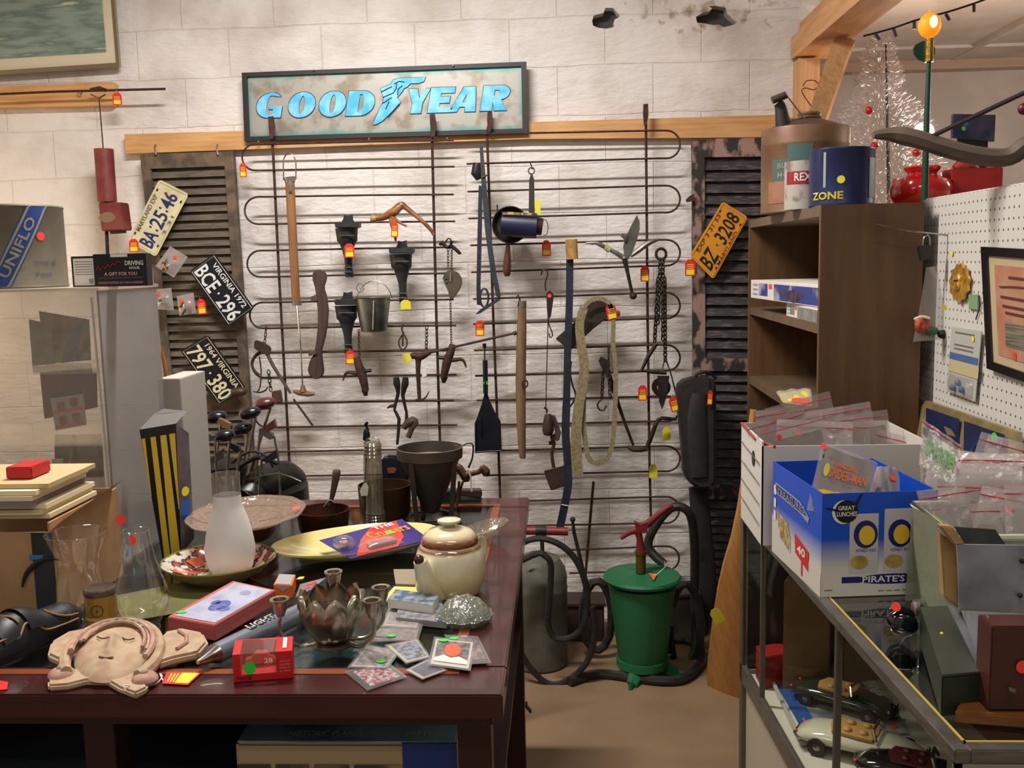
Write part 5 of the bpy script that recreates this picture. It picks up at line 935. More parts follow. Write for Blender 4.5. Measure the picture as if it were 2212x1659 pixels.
t = thing('copper_pot', 'wide brown copper pot behind the ribbed jar', 'pot', Zp(833, 1112, ZC))
turned(t, 'body', 833, 1118, shell([(0, None), (48, 1118), (54, 1100), (57, 1046)], 2.5), pinkt, ZC)
# ribbed glass jar
t = thing('ribbed_glass_cylinder', 'tall smoky glass cylinder with ribbed ends between the copper pots', 'glass cylinder', Zp(812, 1130, ZC))
gj = thin('smoky_glass', (.82, .78, .66), haze=.5, hazecol='#6f6a58', gloss=.15, rough=.08)
P = [(0, None), (20, 1134)] + [(20 + (1.5 if k % 2 else -.5), 1130 - k * 3.2) for k in range(8)] + [(19, 1100), (18.5, 1050), (18, 995)] + [(17.5 + (2 if k % 2 else 0), 990 - k * 4) for k in range(8)] + [(16, 955)]
turned(t, 'cylinder', 812, 1134, P, gj, ZC)
b = Zp(812, 1134, ZC); mb = MB(); wtube(mb, [(788, 962), (792, 950), (804, 944), (816, 948), (822, 960)], b.y, 1, 6, 3); wtube(mb, [(788, 960), (785, 1000), (786, 1055)], b.y, .8, 5); part(t, 'wire_bail', mb, steel)
mb = MB(); slab(mb, [(783, 1048), (790, 1042), (796, 1052), (794, 1070), (780, 1072), (777, 1060)], b.y - .03, .001); part(t, 'price_tag', mb, white, label='small white paper tag')
t = thing('iron_finial', 'twisted black iron finial rod standing behind the ribbed cylinder', 'fireplace tool', Zp(790, 1100, ZC)); b = Zp(790, 1100, ZC)
mb = MB(); wtube(mb, [(794, 912), (790, 918), (793, 924), (796, 930)], b.y, [3, 4, 2, 3], 8, 2); wtube(mb, [(791, 926), (791, 934), (792, 942), (787, 948), (796, 953), (789, 958), (795, 964), (790, 980), (791, 1098)], b.y, [3, 7, 8, 4, 5, 4, 4, 3, 3], 8, 2); part(t, 'shaft', mb, mat('green_black_iron', '#171d1e', .4, .6))
# cone strainer
t = thing('cone_strainer', 'dark metal cone strainer standing in its tripod ring stand', 'strainer', Zp(933, 1118, ZC)); b = Zp(933, 1118, ZC); s = S(b); Yk = b.y
zy = lambda y: Yp(933, y, Yk).z - ZC
cs = mat('dark_brown_tin', '#3a332c', .5, .5, '#463d35', 14, bump=.15)
part(t, 'cone', MB().lathe([(8 * s, zy(1108)), (16 * s, zy(1104)), (60 * s, zy(1000)), (66 * s, zy(985)), (68 * s, zy(968)), (66 * s, zy(968)), (58 * s, zy(1000)), (14 * s, zy(1098)), (0, zy(1098))], b, None, 36), cs)
part(t, 'rim_band', MB().lathe([(67 * s, zy(990)), (70 * s, zy(988)), (71 * s, zy(966)), (68 * s, zy(965)), (67 * s, zy(990))], b, None, 36), mat('grey_brown_tin', '#554c44', .5, .4, '#453c34', 14))
for a in (240, 330, 120): mb = MB(); d = V((math.cos(R(a)), math.sin(R(a)), 0)); mb.tube([b + d * 66 * s + V((0, 0, zy(985))), b + d * 60 * s + V((0, 0, zy(1040))), b + d * 52 * s + V((0, 0, .006))], .0085, 6, flat=.35); part(t, 'leg', mb, cs)
part(t, 'base_ring', MB().lathe([(46 * s, 0), (58 * s, 0), (58 * s, .006), (46 * s, .006), (46 * s, 0)], b, None, 36), mat('grey_brown_tin', '#554c44'))
part(t, 'ash_fill', MB().lathe([(0, zy(985)), (58 * s, zy(987))], b, None, 24), mat('grey_dust', '#6a6055', .9))
# grinder
t = thing('meat_grinder', 'small rusty hand grinder with crank right of the cone strainer', 'grinder', Zp(1005, 1105, ZC)); b = Zp(1000, 1100, ZC); Yk2 = b.y + .03
mb = MB(); wtube(mb, [(975, 1012), (988, 1010), (998, 1020), (1006, 1032), (1008, 1040)], Yk2, [7, 10, 9, 10, 6], 10, 3); part(t, 'body', mb, mat('rust_brown_casting', '#48301f', .6, .4, '#5d402a', 20, bump=.3))
mb = MB(); wtube(mb, [(1008, 1026), (1022, 1022), (1036, 1018), (1044, 1012), (1050, 1020), (1056, 1028)], Yk2 - .01, [7, 6, 6, 8, 10, 3], 10, 3); part(t, 'outlet_horn', mb, mat('rust_brown_casting', '#48301f'))
mb = MB(); wtube(mb, [(996, 965), (1010, 958), (1022, 962), (1020, 990), (1012, 1010)], Yk2, [1.5, 1.5, 2, 2, 3], 6, 3); part(t, 'crank', mb, dkiron); mb = MB(); wtube(mb, [(992, 1040), (990, 1070), (986, 1095), (984, 1106)], Yk2, [3, 3, 3, 4]); wtube(mb, [(1000, 1040), (990, 1075)], Yk2, 2.5); part(t, 'clamp_leg', mb, mat('rust_brown_casting', '#48301f'))
mb = MB(); wtube(mb, [(1010, 1014), (1017, 1030), (1019, 1062)], Yk2 - .03, 2, flat=.3); part(t, 'white_tape', mb, white)
t = thing('toy_cart', 'dark green cast toy cart with a brown load by the table back corner', 'toy', Zp(1000, 1100, ZC)); Yk3 = Zp(1000, 1095, ZC).y + .08
gt = mat('dark_green_casting', '#0f3129', .4, .2, '#16201c', 30); c = Yp(1000, 1084, Yk3)
mb = MB(); slab(mb, [(953, 1085), (955, 1068), (965, 1062), (990, 1066), (992, 1080), (1036, 1078), (1040, 1088), (1030, 1096), (1000, 1098), (962, 1096)], Yk3 - .02, .05); part(t, 'body', mb, gt, bevel=.002)
for x in (968, 1003, 1024): part(t, 'wheel', MB().lathe([(0, -.006), (.014, -.006), (.014, .006), (0, .006)], Yp(x, 1097, Yk3 - .03), RX, 16), gt)
mb = MB(); slab(mb, [(962, 1060), (1038, 1060), (1040, 1076), (964, 1070)], Yk3 - .01, .04); part(t, 'load', mb, mat('maroon_brown', '#3a2522', .6), bevel=.003)
# dark radio-like box behind pots
t = thing('black_clock_box', 'dark blue-black box with an orange plate behind the copper pot', 'box', Yp(850, 1030, 3.0)); x0 = Yp(824, 1000, 2.98).x; x1 = Yp(880, 1000, 2.98).x; ztop = Yp(850, 990, 2.98).z
part(t, 'body', MB().b2((x0, 2.98, ZC), (x1, 3.03, ztop)), mat('blue_black_box', '#151821', .4), bevel=.004); mb = MB(); slab(mb, [(836, 1012), (850, 1010), (856, 1014), (852, 1022), (838, 1022)], 2.975, .003); part(t, 'plate', mb, mat('dull_orange_plate', '#8a4a2c', .5))
mb = MB(); wtube(mb, [(838, 985), (868, 985)], 2.99, 3); part(t, 'knob_bar', mb, black); mb = MB(); wtube(mb, [(888, 968), (887, 988)], 2.99, 3); part(t, 'yellow_clip', mb, stY)
# golf clubs and bag behind the table
t = thing('golf_bag', 'black golf bag leaning behind the table at left', 'golf bag', Yp(590, 1250, 3.45)); bgm = mat('black_vinyl_bag', '#14140f', .35, 0, '#1d1e17', 12, bump=.2)
mb = MB(); wtube(mb, [(530, 1080, 3.3), (575, 1040, 3.4), (620, 1030, 3.5), (648, 1040, 3.55)], 3.4, [30, 40, 40, 26], 16, 3, flat=.8); part(t, 'hood', mb, bgm)
mb = MB().tube([Yp(600, 1050, 3.45), V((Yp(600, 1050, 3.45).x, 3.55, .0))], [.11, .12], 16); part(t, 'body', mb, bgm); mb = MB(); wtube(mb, [(512, 1012), (530, 1000), (560, 988), (600, 1002)], 3.3, 5, 8, 3); part(t, 'collar', mb, black)
mb = MB(); wtube(mb, [(545, 1035), (600, 1022), (650, 1040)], 3.24, 1.6, 6, 2); part(t, 'zip', mb, steel)
heads = {'iron': mat('chrome_club_head', '#8a8b8a', .25, .9), 'dark': mat('dark_club_head', '#11151e', .25, .1, coat=.5), 'red': mat('red_brown_club_head', '#4e2822', .3, 0, coat=.4), 'tan': mat('tan_club_head', '#7d5c3c', .35)}
def club(label, hx, hy, bx, by, m, shape, Y=3.25):
    t = thing('golf_club', label, 'golf club', Yp(bx, by, Y), 'golf clubs bunched behind the table')
    mb = MB(); wtube(mb, [(hx, hy + 4), ((hx + bx) / 2, (hy + by) / 2), (bx, by), (bx + 12, by + 280)], Y, 2.4 if m == 'iron' else 3.2, 8); part(t, 'shaft', mb, steel)
    mb = MB()
    if shape == 'wood': mb.ball(Yp(hx - 12, hy - 4, Y), 22 * S(Yp(hx, hy, Y)), (1.15, .9, .62), rot=Matrix.Rotation(R(-12), 3, 'Y'))
    elif shape == 'blade': slab(mb, [(hx - 4, hy + 8), (hx + 4, hy + 6), (hx + 30, hy - 14), (hx + 34, hy + 4), (hx + 10, hy + 16)], Y - .01, .02)
    else: slab(mb, [(hx - 3, hy + 10), (hx - 4, hy), (hx - 28, hy - 12), (hx - 32, hy - 2), (hx - 10, hy + 12)], Y - .01, .02)
    part(t, 'head', mb, heads[m]); return t
club('golf club with white-topped chrome iron head under the cream-number plate', 436, 858, 440, 1090, 'iron', 'wood', 3.35)
club('tallest golf club with bare chrome shaft end near the striped box', 440, 905, 433, 1100, 'iron', 'left', 3.2)
club('golf club with large black driver head left of the spring frame', 552, 896, 520, 1080, 'dark', 'wood', 3.3)
club('golf club with red-brown wood head by the spring upright', 584, 876, 530, 1060, 'red', 'wood', 3.4)
club('golf club with dark wood head over chrome shaft below the plates', 478, 905, 455, 1090, 'dark', 'wood', 3.25)
club('golf club with tan brown head in the middle of the bunch', 500, 915, 487, 1060, 'tan', 'left', 3.22)
club('golf club with yellow-banded shaft and black hood head', 496, 945, 486, 1075, 'dark', 'wood', 3.15)
club('golf club with thin blade putter head right of the bunch', 562, 920, 552, 1040, 'red', 'blade', 3.3)
club('golf club with short dark blade just above the golf bag', 566, 985, 560, 1060, 'dark', 'blade', 3.25)
club('golf club with white tape grip leaning right above the bag', 592, 938, 603, 1005, 'iron', 'left', 3.3)
club('golf club with small chrome iron head beside the frosted chimney', 464, 942, 470, 1090, 'iron', 'left', 3.1)
t = one('brown_ball_cap', 'brown flat leather cap at the end of the lowest licence plate', 'cap', MB().ball(Yp(516, 846, 4.15), .034, (1.1, .7, .6)), mat('dark_tan_leather', '#33251a', .5, 0, '#4a3520', 14))
t = thing('golf_bag', 'dark brown golf bag mouth at the left holding the chrome clubs', 'golf bag', Yp(455, 1200, 3.3)); dk2 = mat('dark_brown_bag', '#1f1712', .6, 0, '#2a2018', 20)
part(t, 'body', MB().tube([Yp(458, 1010, 3.33), V((Yp(458, 1010, 3.33).x, 3.4, 0))], [.11, .1], 18), dk2); part(t, 'collar', MB().tube([Yp(458, 1000, 3.33), Yp(458, 1016, 3.33)], .115, 18), black); mb = MB(); wtube(mb, [(500, 1000), (540, 975), (575, 985), (590, 1010)], 3.25, 3, 8, 3); part(t, 'strap', mb, dk2)
club('golf club with small brown wood head leftmost under the cream-number plate', 418, 880, 425, 1060, 'tan', 'wood', 3.35)
club('golf club with dark iron blade low between the two golf bags', 520, 965, 505, 1060, 'dark', 'left', 3.2)
club('golf club with bright chrome blade lowest in front of the brown bag', 450, 985, 452, 1070, 'iron', 'blade', 3.15)
club('golf club with black wood head just right of the left shutter edge', 535, 930, 520, 1060, 'dark', 'wood', 3.35)
# oval pressed glass platter on the copper pan
def dish(par, name, L, Rr, wid, dep, m, z0, rimw=.25, th=.003, nose=1.0, wob=0.0, n=40, flatc=.55):
    """boat or oval dish: L, Rr end points of the rim, wid half width, dep depth"""
    c = (L + Rr) / 2; a = (Rr - L) / 2; bdir = V((0, 0, 1)).cross(a).normalized() * wid
    def fn(u, v):
        th_ = 2 * math.pi * u; rr = v; w_ = abs(math.sin(th_)) ** nose; px_ = math.cos(th_); py_ = (1 if math.sin(th_) > 0 else -1) * w_
        k = 1 + wob * math.sin(th_ * 10) * v; p = c + a * (px_ * rr * k) + bdir * (py_ * rr * k); h = -dep * (1 - max(0, (rr - flatc) / (1 - flatc)) ** 1.6) ; return p + V((0, 0, h))
    return part(par, name, MB().grid(fn, n, 12, (0, 0, -th)), m, 60)
gp = mat('pressed_pink_glass', '#b79a86', .12, 0, '#8e7768', 22, .42, .6, .5, coat=.6)
gpt = thin('pressed_glass', (.9, .84, .78), haze=.36, hazecol='#9a8474', gloss=.2, rough=.12, bump=1, bs=45)
ztop = Yp(525, 1096, Zp(525, 1165, ZC).y).z + .018
t = thing('glass_platter', 'large oval pressed glass platter lying across the copper pan', 'platter', Zp(530, 1110, ztop))
dish(t, 'bowl', Zp(402, 1118, ztop), Zp(660, 1094, ztop + .01), .185, .02, gpt, ztop, nose=1.0, wob=.015)
mb = MB(); c0 = Zp(531, 1107, ztop + .005)
for r_ in (.62, .9): mb.tube([c0 + V((math.cos(R(a)) * .15 * r_, math.sin(R(a)) * .15 * r_, -.004 + .01 * (r_ > .8))) for a in range(0, 360, 15)], .0016, 5, closed=True)
part(t, 'raised_ring', mb, gpt); sticker(t, Zp(640, 1098, ztop + .012), (0, -.3, 1), .01, stR)
# Imari bowl
b = Zp(475, 1250, ZC); s = S(b)
t = thing('painted_bowl', 'wide navy and orange painted porcelain bowl under the frosted chimney', 'bowl', b)
def imari():
    m = mat('imari_pattern', '#c9c2b0', .12, 0, '#16183a', 34, .44, .5, 0, det=3, coat=.5, col3='#b0563a'); return m
zr = Yp(475, 1208, b.y).z - ZC
part(t, 'outside', MB().lathe([(0, 0), (62 * s, 0), (66 * s, .006), (100 * s, zr * .55), (118 * s, zr), (120 * s, zr + .002)], b, None, 48, cap=False), mat('olive_glaze', '#8b8462', .15, coat=.5))
part(t, 'painted_inside', MB().lathe([(0, .012), (62 * s, .012), (98 * s, zr * .6), (119 * s, zr + .002)], b, None, 48, cap=False), imari())
part(t, 'gold_rim', MB().lathe([(118 * s, zr + .0), (121 * s, zr + .001), (120 * s, zr + .004), (118 * s, zr + .002), (118 * s, zr)], b, None, 48), mat('olive_gold_rim', '#8f8a3a', .2, .4))
mb = MB(); n = 16
for k in range(8):
    a0 = k * 45; mb.lathe([(66 * s, .0175), (95 * s, zr * .62 + .002)], b, None, 5, a0=a0, a1=a0 + 22)
part(t, 'orange_petals', mb, mat('imari_orange', '#c0664a', .15, 0, '#d8cbb8', 26, .5, .6, coat=.5))
# frosted chimney in the bowl
t = thing('frosted_lamp_chimney', 'frosted white glass oil lamp chimney standing in the painted bowl', 'lamp chimney', Zp(500, 1235, ZC + .014))
fr = mat('frosted_glass', '#d8d5cf', .55, 0, sss=.3); zf = ZC + .015
turned(t, 'frosted_body', 500, 1234, [(40, None), (46, 1222), (53, 1196), (53, 1180), (49, 1155), (42, 1125), (33, 1098), (30, 1088), (29, 1068)], fr, zf, cap=False)
turned(t, 'clear_neck', 500, 1234, [(29, 1068), (28.5, 1050), (29, 1028), (30, 1022)], thin('clear_neck_glass', (.95, .95, .93), haze=.22, hazecol='#a8a298', gloss=.15), zf, cap=False)
# two clear chimneys
t = thing('glass_hurricane', 'clear wide-mouthed hurricane glass in front of the tower', 'glass shade', Zp(180, 1345, ZC))
turned(t, 'glass', 180, 1350, [(36, None), (44, 1335), (50, 1300), (47, 1260), (42, 1225), (46, 1195), (56, 1170), (63, 1150)], glassm, ZC, 40, cap=False)
b = Zp(180, 1350, ZC); mb = MB(); mb.tube([V((b.x + math.cos(R(a)) * 63 * S(b), b.y + math.sin(R(a)) * 63 * S(b), Yp(180, 1150, b.y).z)) for a in range(0, 360, 12)], .0012, 5, closed=True); part(t, 'rim', mb, glassm); sticker(t, Yp(261, 1122, b.y - .02), (.2, -1, 0), .0105, stR)
t = thing('glass_lamp_chimney', 'clear bulbous oil lamp chimney between gold tin and pink-edged box', 'lamp chimney', Zp(305, 1355, ZC))
turned(t, 'glass', 308, 1358, [(37, None), (37, 1348), (44, 1335), (58, 1312), (61, 1295), (56, 1270), (45, 1240), (36, 1205), (30, 1170), (27, 1145)], glassm, ZC, 40, cap=False)
b = Zp(308, 1358, ZC); s = S(b); mb = MB(); mb.tube([V((b.x + math.cos(R(a)) * 27 * s, b.y + math.sin(R(a)) * 27 * s, Yp(308, 1145, b.y).z)) for a in range(0, 360, 12)], .0012, 5, closed=True); mb.tube([V((b.x + math.cos(R(a)) * 37 * s, b.y + math.sin(R(a)) * 37 * s, ZC + .001)) for a in range(0, 360, 12)], .0012, 5, closed=True); part(t, 'rim', mb, glassm); sticker(t, Yp(287, 1166, b.y - 28 * s), (-.3, -1, 0), .0095, stR, 1.1)
# gold tin
b = Zp(223, 1361, ZC); s = S(b)
t = thing('tobacco_tin', 'small mustard yellow tin with dark lid and wheel emblem', 'tin', b); zt_ = Yp(223, 1282, b.y).z - ZC
part(t, 'body', MB().lathe([(0, 0), (32 * s, 0), (33 * s, .002), (32 * s, .004), (32 * s, zt_)], b, None, 32), mat('mustard_tin', '#94702a', .35, .3, '#a5843a', 14)); part(t, 'lid', MB().lathe([(33 * s, zt_), (34 * s, zt_ + .002), (34 * s, zt_ + .011), (32 * s, zt_ + .014), (0, zt_ + .014)], b, None, 32), mat('dark_tin_lid', '#4a3f3a', .35, .5, '#6f6250', 20))
f = cyl(V((b.x, b.y, b.z)), 32 * s, -.35 + math.atan2(b.x, b.y) * 0, .0008); mb = MB()
ring = [f(.012 * math.cos(R(a)) + .016, .052 + .012 * math.sin(R(a))) for a in range(0, 360, 20)]; mb.tube(ring, .0009, 5, closed=True); mb.ball(f(.016, .052), .002)
for a in range(0, 180, 45): mb.tube([f(.010 * math.cos(R(a)) + .016, .052 + .010 * math.sin(R(a))), f(-.010 * math.cos(R(a)) + .016, .052 - .010 * math.sin(R(a)))], .0003, 4)
part(t, 'wheel_emblem', mb, mat('dark_olive_ink', '#3b3116', .5)); mb = MB(); mb.grid(lambda u, v: f(-.028 + .066 * u, .03 + .006 * v), 10, 1); part(t, 'pale_band', mb, mat('pale_mustard', '#b79a50', .4))
# clog
t = thing('leather_clog', 'black strapped leather shoe with tan stitching at the left table edge', 'shoe', Zp(60, 1420, ZC)); lm = mat('black_stitched_leather', '#15171a', .45, 0, '#1f2327', 12, bump=.15)
b = Zp(70, 1415, ZC)
hd = (Zp(165, 1345, ZC) - Zp(-90, 1460, ZC)); Lh = hd.length; ax = hd.normalized(); sd = V((0, 0, 1)).cross(ax); o = Zp(-90, 1460, ZC) + sd * .0
def shoe(u, v):
    W = [.02, .036, .043, .045, .042, .036, .033, .034, .037, .034, .018]; H = [.012, .03, .042, .055, .062, .062, .05, .042, .04, .04, .022]
    k = u * 10; i = min(9, int(k)); w_ = W[i] + (W[i + 1] - W[i]) * (k - i); h_ = H[i] + (H[i + 1] - H[i]) * (k - i); a = math.pi * v
    return o + ax * (Lh * u) + sd * (w_ * 1.05 * math.cos(a)) + V((0, 0, .018 + h_ * math.sin(a) ** .8))
part(t, 'upper', MB().grid(shoe, 24, 12, (0, 0, -.002)), lm, 60)
mb = MB(); W = [(0, .018), (.1, .036), (.25, .045), (.4, .044), (.6, .035), (.75, .036), (.9, .036), (.98, .024), (1.0, .0)]
mb.prism([o + ax * (Lh * u) + sd * w_ for u, w_ in W] + [o + ax * (Lh * u) - sd * w_ for u, w_ in reversed(W[:-1])], (0, 0, .02)); part(t, 'sole', mb, mat('black_wood_sole', '#0f0f10', .5), bevel=.003)
st_ = mat('tan_stitching', '#8f6c3c', .6)
def on(u, v, k=1.04): p = shoe(u, v); c_ = o + ax * (Lh * u) + V((0, 0, .018)); return c_ + (p - c_) * k
for name_, P_ in (('stitching', [(.1, .8), (.25, .82), (.35, .9), (.45, .8), (.55, .88), (.62, .95), (.75, .96), (.9, .97)]), ('stitching', [(.4, .25), (.5, .35), (.58, .5), (.6, .65), (.58, .8)]), ('stitching', [(.25, .2), (.33, .4), (.38, .6), (.4, .75)]), ('stitching', [(.68, .6), (.72, .75), (.8, .85), (.92, .9)])): part(t, name_, MB().tube(smooth_pts([on(*p) for p in P_], 5), .0022, 6), st_)
mb = MB(); mb.grid(lambda u, v: on(.42 + .16 * u + .05 * v, .1 + .8 * v, 1.1), 4, 14); part(t, 'cross_strap', mb, lm)
mb = MB(); mb.grid(lambda u, v: on(.2 + .13 * u + .04 * v, .1 + .8 * v, 1.08), 4, 14); part(t, 'cross_strap', mb, lm)
# clay mask
t = thing('clay_mask', 'painted terracotta face plaque with feathered ears lying on its back', 'mask', Zp(250, 1440, ZC)); clay = mat('pale_terracotta', '#b09a7c', .8, 0, '#a3836a', 40, .4, .65, .2, det=8); clp = mat('painted_pink_clay', '#a5776a', .8, 0, '#b2927c', 50); grc = mat('faded_green_paint', '#6f8a72', .8)
MO = Zp(232, 1478, ZC); mx_ = (Zp(345, 1478, ZC) - Zp(120, 1482, ZC)); mx_ = mx_ / 2; my_ = Zp(262, 1385, ZC) - MO
tilt = V((0, 0, .035))
def MP(x, y, z):
    x, y = x + .22 * (y - .4), y - .07 * x
    return MO + mx_ * x + my_ * y + V((0, 0, z + .012 * y))
def face(u, v):
    th_ = 2 * math.pi * u; rr = v; x = math.cos(th_) * rr * .78; y = .48 + math.sin(th_) * rr * .56
    h_ = .034 * math.sqrt(max(0, 1 - (rr * .98) ** 2)) + .004; h_ += .014 * math.exp(-((x) ** 2 / .008 + (y - .42) ** 2 / .03)) - .008 * (math.exp(-((x - .26) ** 2 / .01 + (y - .56) ** 2 / .005)) + math.exp(-((x + .26) ** 2 / .01 + (y - .56) ** 2 / .005))) - .006 * math.exp(-(x ** 2 / .03 + (y - .19) ** 2 / .0016)) + .005 * math.exp(-(x ** 2 / .02 + (y - .14) ** 2 / .002)); return MP(x, y, h_)
part(t, 'face', MB().grid(face, 40, 16), clay, 60)
mb = MB(); mb.tube([MP(.92 * math.cos(R(a)), .42 + .66 * math.sin(R(a)), .018) for a in range(-40, 221, 13)], .014, 8, flat=.8); part(t, 'headband', mb, clay)
mb = MB(); mb.tube([MP(.8 * math.cos(R(a)), .42 + .56 * math.sin(R(a)), .034) for a in range(-20, 201, 12)], .006, 6); part(t, 'red_band', mb, clp)
for k_, rr_, m_ in ((.026, .7, clay), (.03, .62, clp)): part(t, 'raised_arc', MB().tube([MP(rr_ * math.cos(R(a)), .44 + .78 * rr_ * math.sin(R(a)), k_ + .006) for a in range(-5, 186, 12)], .0035, 6), m_)
mb = MB(); [mb.ball(MP(.62 * math.cos(R(a)), .46 + .5 * math.sin(R(a)), .036), .0065, (1, 1, .5)) for a in range(50, 131, 16)]; part(t, 'green_beads', mb, grc)
for sx, nm in ((1, 'ear_plume'), (-1, 'ear_plume')):
    mb = MB(); P_ = [MP(sx * x, y, .0) for x, y in ([(.7, .5), (.85, .95), (1.2, 1.05), (1.65, .98), (1.82, .78), (1.7, .55), (1.25, .42), (.95, .3)] if sx > 0 else [(.5, .9), (.85, .95), (1.2, .85), (1.42, .62), (1.32, .35), (1.0, .25), (.8, .35)])]; mb.prism(P_ if sx > 0 else P_[::-1], (0, 0, .018)); part(t, nm, mb, clay, bevel=.005)
    mb = MB(); mb.tube([MP(sx * x, y, .021) for x, y in ([(1.15, .95), (1.35, .85), (1.4, .7), (1.25, .55)] if sx > 0 else [(.9, .6), (1.0, .5), (.98, .35)])], .004, 6); part(t, 'plume_ridge', mb, clp)
    part(t, 'ear_disc', MB().ball(MP(sx * .82, .02, .012), .024, (1, 1, .6)), clp); part(t, 'ear_stud', MB().ball(MP(sx * .82, .02, .024), .008), clay)
for sx in (1, -1): part(t, 'closed_eye', MB().tube([MP(sx * .26 + x, .56 + y, .036) for x, y in ((-.13, .01), (-.06, -.02), (0, -.028), (.06, -.02), (.13, .01))], .0016, 5), mat('dark_clay_line', '#5c4231', .8))
part(t, 'mouth', MB().tube([MP(x, .17 + y, .034) for x, y in ((-.14, .01), (0, -.012), (.14, .01))], .0022, 5), mat('dark_clay_line', '#5c4231'))
mb = MB(); mb.prism([MP(x, y, 0) for x, y in [(-1.02, -.1), (-.95, -.2), (-.6, -.16), (-.3, -.06), (.1, -.04), (.4, -.16), (.75, -.24), (.95, -.12), (.7, .14), (-.7, .14)]], (0, 0, .014)); part(t, 'chin_plate', mb, clay, bevel=.004)
mb = MB(); mb.tube(smooth_pts([Zp(272, 1492, ZC + .012), Zp(268, 1480, ZC + .02), Zp(300, 1484, ZC + .003), Zp(335, 1478, ZC + .003), Zp(350, 1462, ZC + .003), Zp(345, 1455, ZC + .003), Zp(352, 1470, ZC + .003)], 4), .0012, 5); part(t, 'tag_string', mb, white)
def flat_tag(par, P_, m1=redt):
    q = [Zp(*p, ZC + .0015) for p in P_]; mb = MB(); mb.prism(q, (0, 0, .0008)); o_ = part(par, 'price_tag', mb, m1, 0, 'red and yellow price tag'); mb = MB(); qpatch(mb, q, .45, .95, .1, .9, .0012); part(o_, 'yellow_panel', mb, yel, 0); mb = MB(); [qpatch(mb, q, k, k + .05, .15, .85, .0012) for k in (.15, .25, .35)]; part(o_, 'yellow_print', mb, yel, 0)
flat_tag(t, [(350, 1477), (406, 1480), (437, 1452), (360, 1452)])
t = one('loose_price_tag', 'red price tag lying at the left frame edge on the table rail', 'price tag', MB().prism([Zp(-20, 1492, ZC), Zp(15, 1490, ZC), Zp(18, 1474, ZC), Zp(-20, 1468, ZC)], (0, 0, .001)), redt)
# olive sheet
one('olive_folder', 'olive green card folder lying under bowl and chimney', 'folder', MB().prism([Zp(268, 1345, ZC - .0), Zp(530, 1300, ZC), Zp(440, 1250, ZC), Zp(240, 1290, ZC)], (0, 0, .0015)), mat('olive_card', '#6c6a34', .5, 0, '#5a5a30', 4))
# pink-edged box
zb = ZC; h_ = .034; t = thing('boxed_playing_set', 'pink-edged box with blue pictured lid beside the frosted chimney', 'box', Zp(470, 1375, ZC))
B = [Zp(364, 1366, zb), Zp(465, 1385, zb), Zp(597, 1306, zb), Zp(505, 1285, zb)]; part(t, 'box', MB().prism(B, (0, 0, h_)), mat('coral_pink_card', '#bd5f57', .6, 0, '#a84f4f', 5, st=(1, 1, 40)), bevel=.0015)
q = [p + V((0, 0, h_)) for p in B]; mb = MB(); qpatch(mb, q, .1, .96, .04, .96, .001); part(t, 'lid_picture', mb, mat('pale_blue_lid_print', '#b9bcd0', .15, 0, '#9aa0c0', 20, .45, .7, coat=.6)); mb = MB(); qell(mb, q, .55, .4, .16, .14, .0015); qell(mb, q, .7, .35, .12, .06, .0015); qell(mb, q, .4, .45, .08, .06, .0015); part(t, 'blue_flowers', mb, mat('violet_blue_print', '#4c53a0', .3, 0, '#7076b4', 30)); mb = MB(); qell(mb, q, .6, .78, .1, .06, .0015); part(t, 'grey_shapes', mb, mat('pale_violet_print', '#8d92b4', .3)); sticker(t, qpt(q, .12, .12, .001), (0, 0, 1), .011, stG, .7)
# silver carton with LIGHT lettering
t = thing('flashlight_carton', 'silver flashlight in a grey carton lettered light', 'flashlight', Zp(560, 1370, ZC)); sg = mat('silver_grey_carton', '#8f959c', .3, .4, '#767c84', 8)
mb = MB(); a_ = Zp(466, 1412, ZC + .02); b_ = Zp(690, 1305, ZC + .02); d_ = (b_ - a_).normalized(); mb.tube([a_, a_ + d_ * .16, b_ - d_ * .04], [.02, .021, .021], 20, up=(0, 0, 1)); part(t, 'barrel', mb, mat('blue_silver_barrel', '#8b95a2', .25, .6)); mb = MB(); mb.tube([a_ - d_ * .045, a_ - d_ * .015, a_], [.004, .013, .02], 16); part(t, 'nose', mb, steel)
B = [Zp(520, 1392, ZC), Zp(648, 1340, ZC), Zp(640, 1318, ZC), Zp(512, 1368, ZC)]; nrm = (B[0] - B[3]).normalized()
zt2 = ZC + .042; B2 = [Zp(640, 1325, ZC), Zp(676, 1306, ZC), Zp(706, 1280, ZC), Zp(650, 1295, ZC)]; part(t, 'carton_end', MB().prism(B2, (0, 0, .036)), sg); q = [p + V((0, 0, .036)) for p in B2]
mb = MB(); qell(mb, q, .5, .78, .2, .12, .001); part(t, 'red_spot', mb, stR); quad_text(t, 'AJAX', q, .08, .9, .25, .6, stR, .02)
u_ = d_; v_ = V((0, 0, 1)).cross(d_); 
text(t, 'LIGHT', a_ + d_ * .085 + V((0, 0, .0205)) + v_ * -.002 - v_ * .006, d_, v_ * 1.0 + V((0, 0, .2)), .016, white, .075, .03); text(t, 'LIGHT', a_ + d_ * .087 + V((0, 0, .0202)) - v_ * .0095, d_, v_ * 1.0 + V((0, 0, .2)), .016, black, .075, .03)
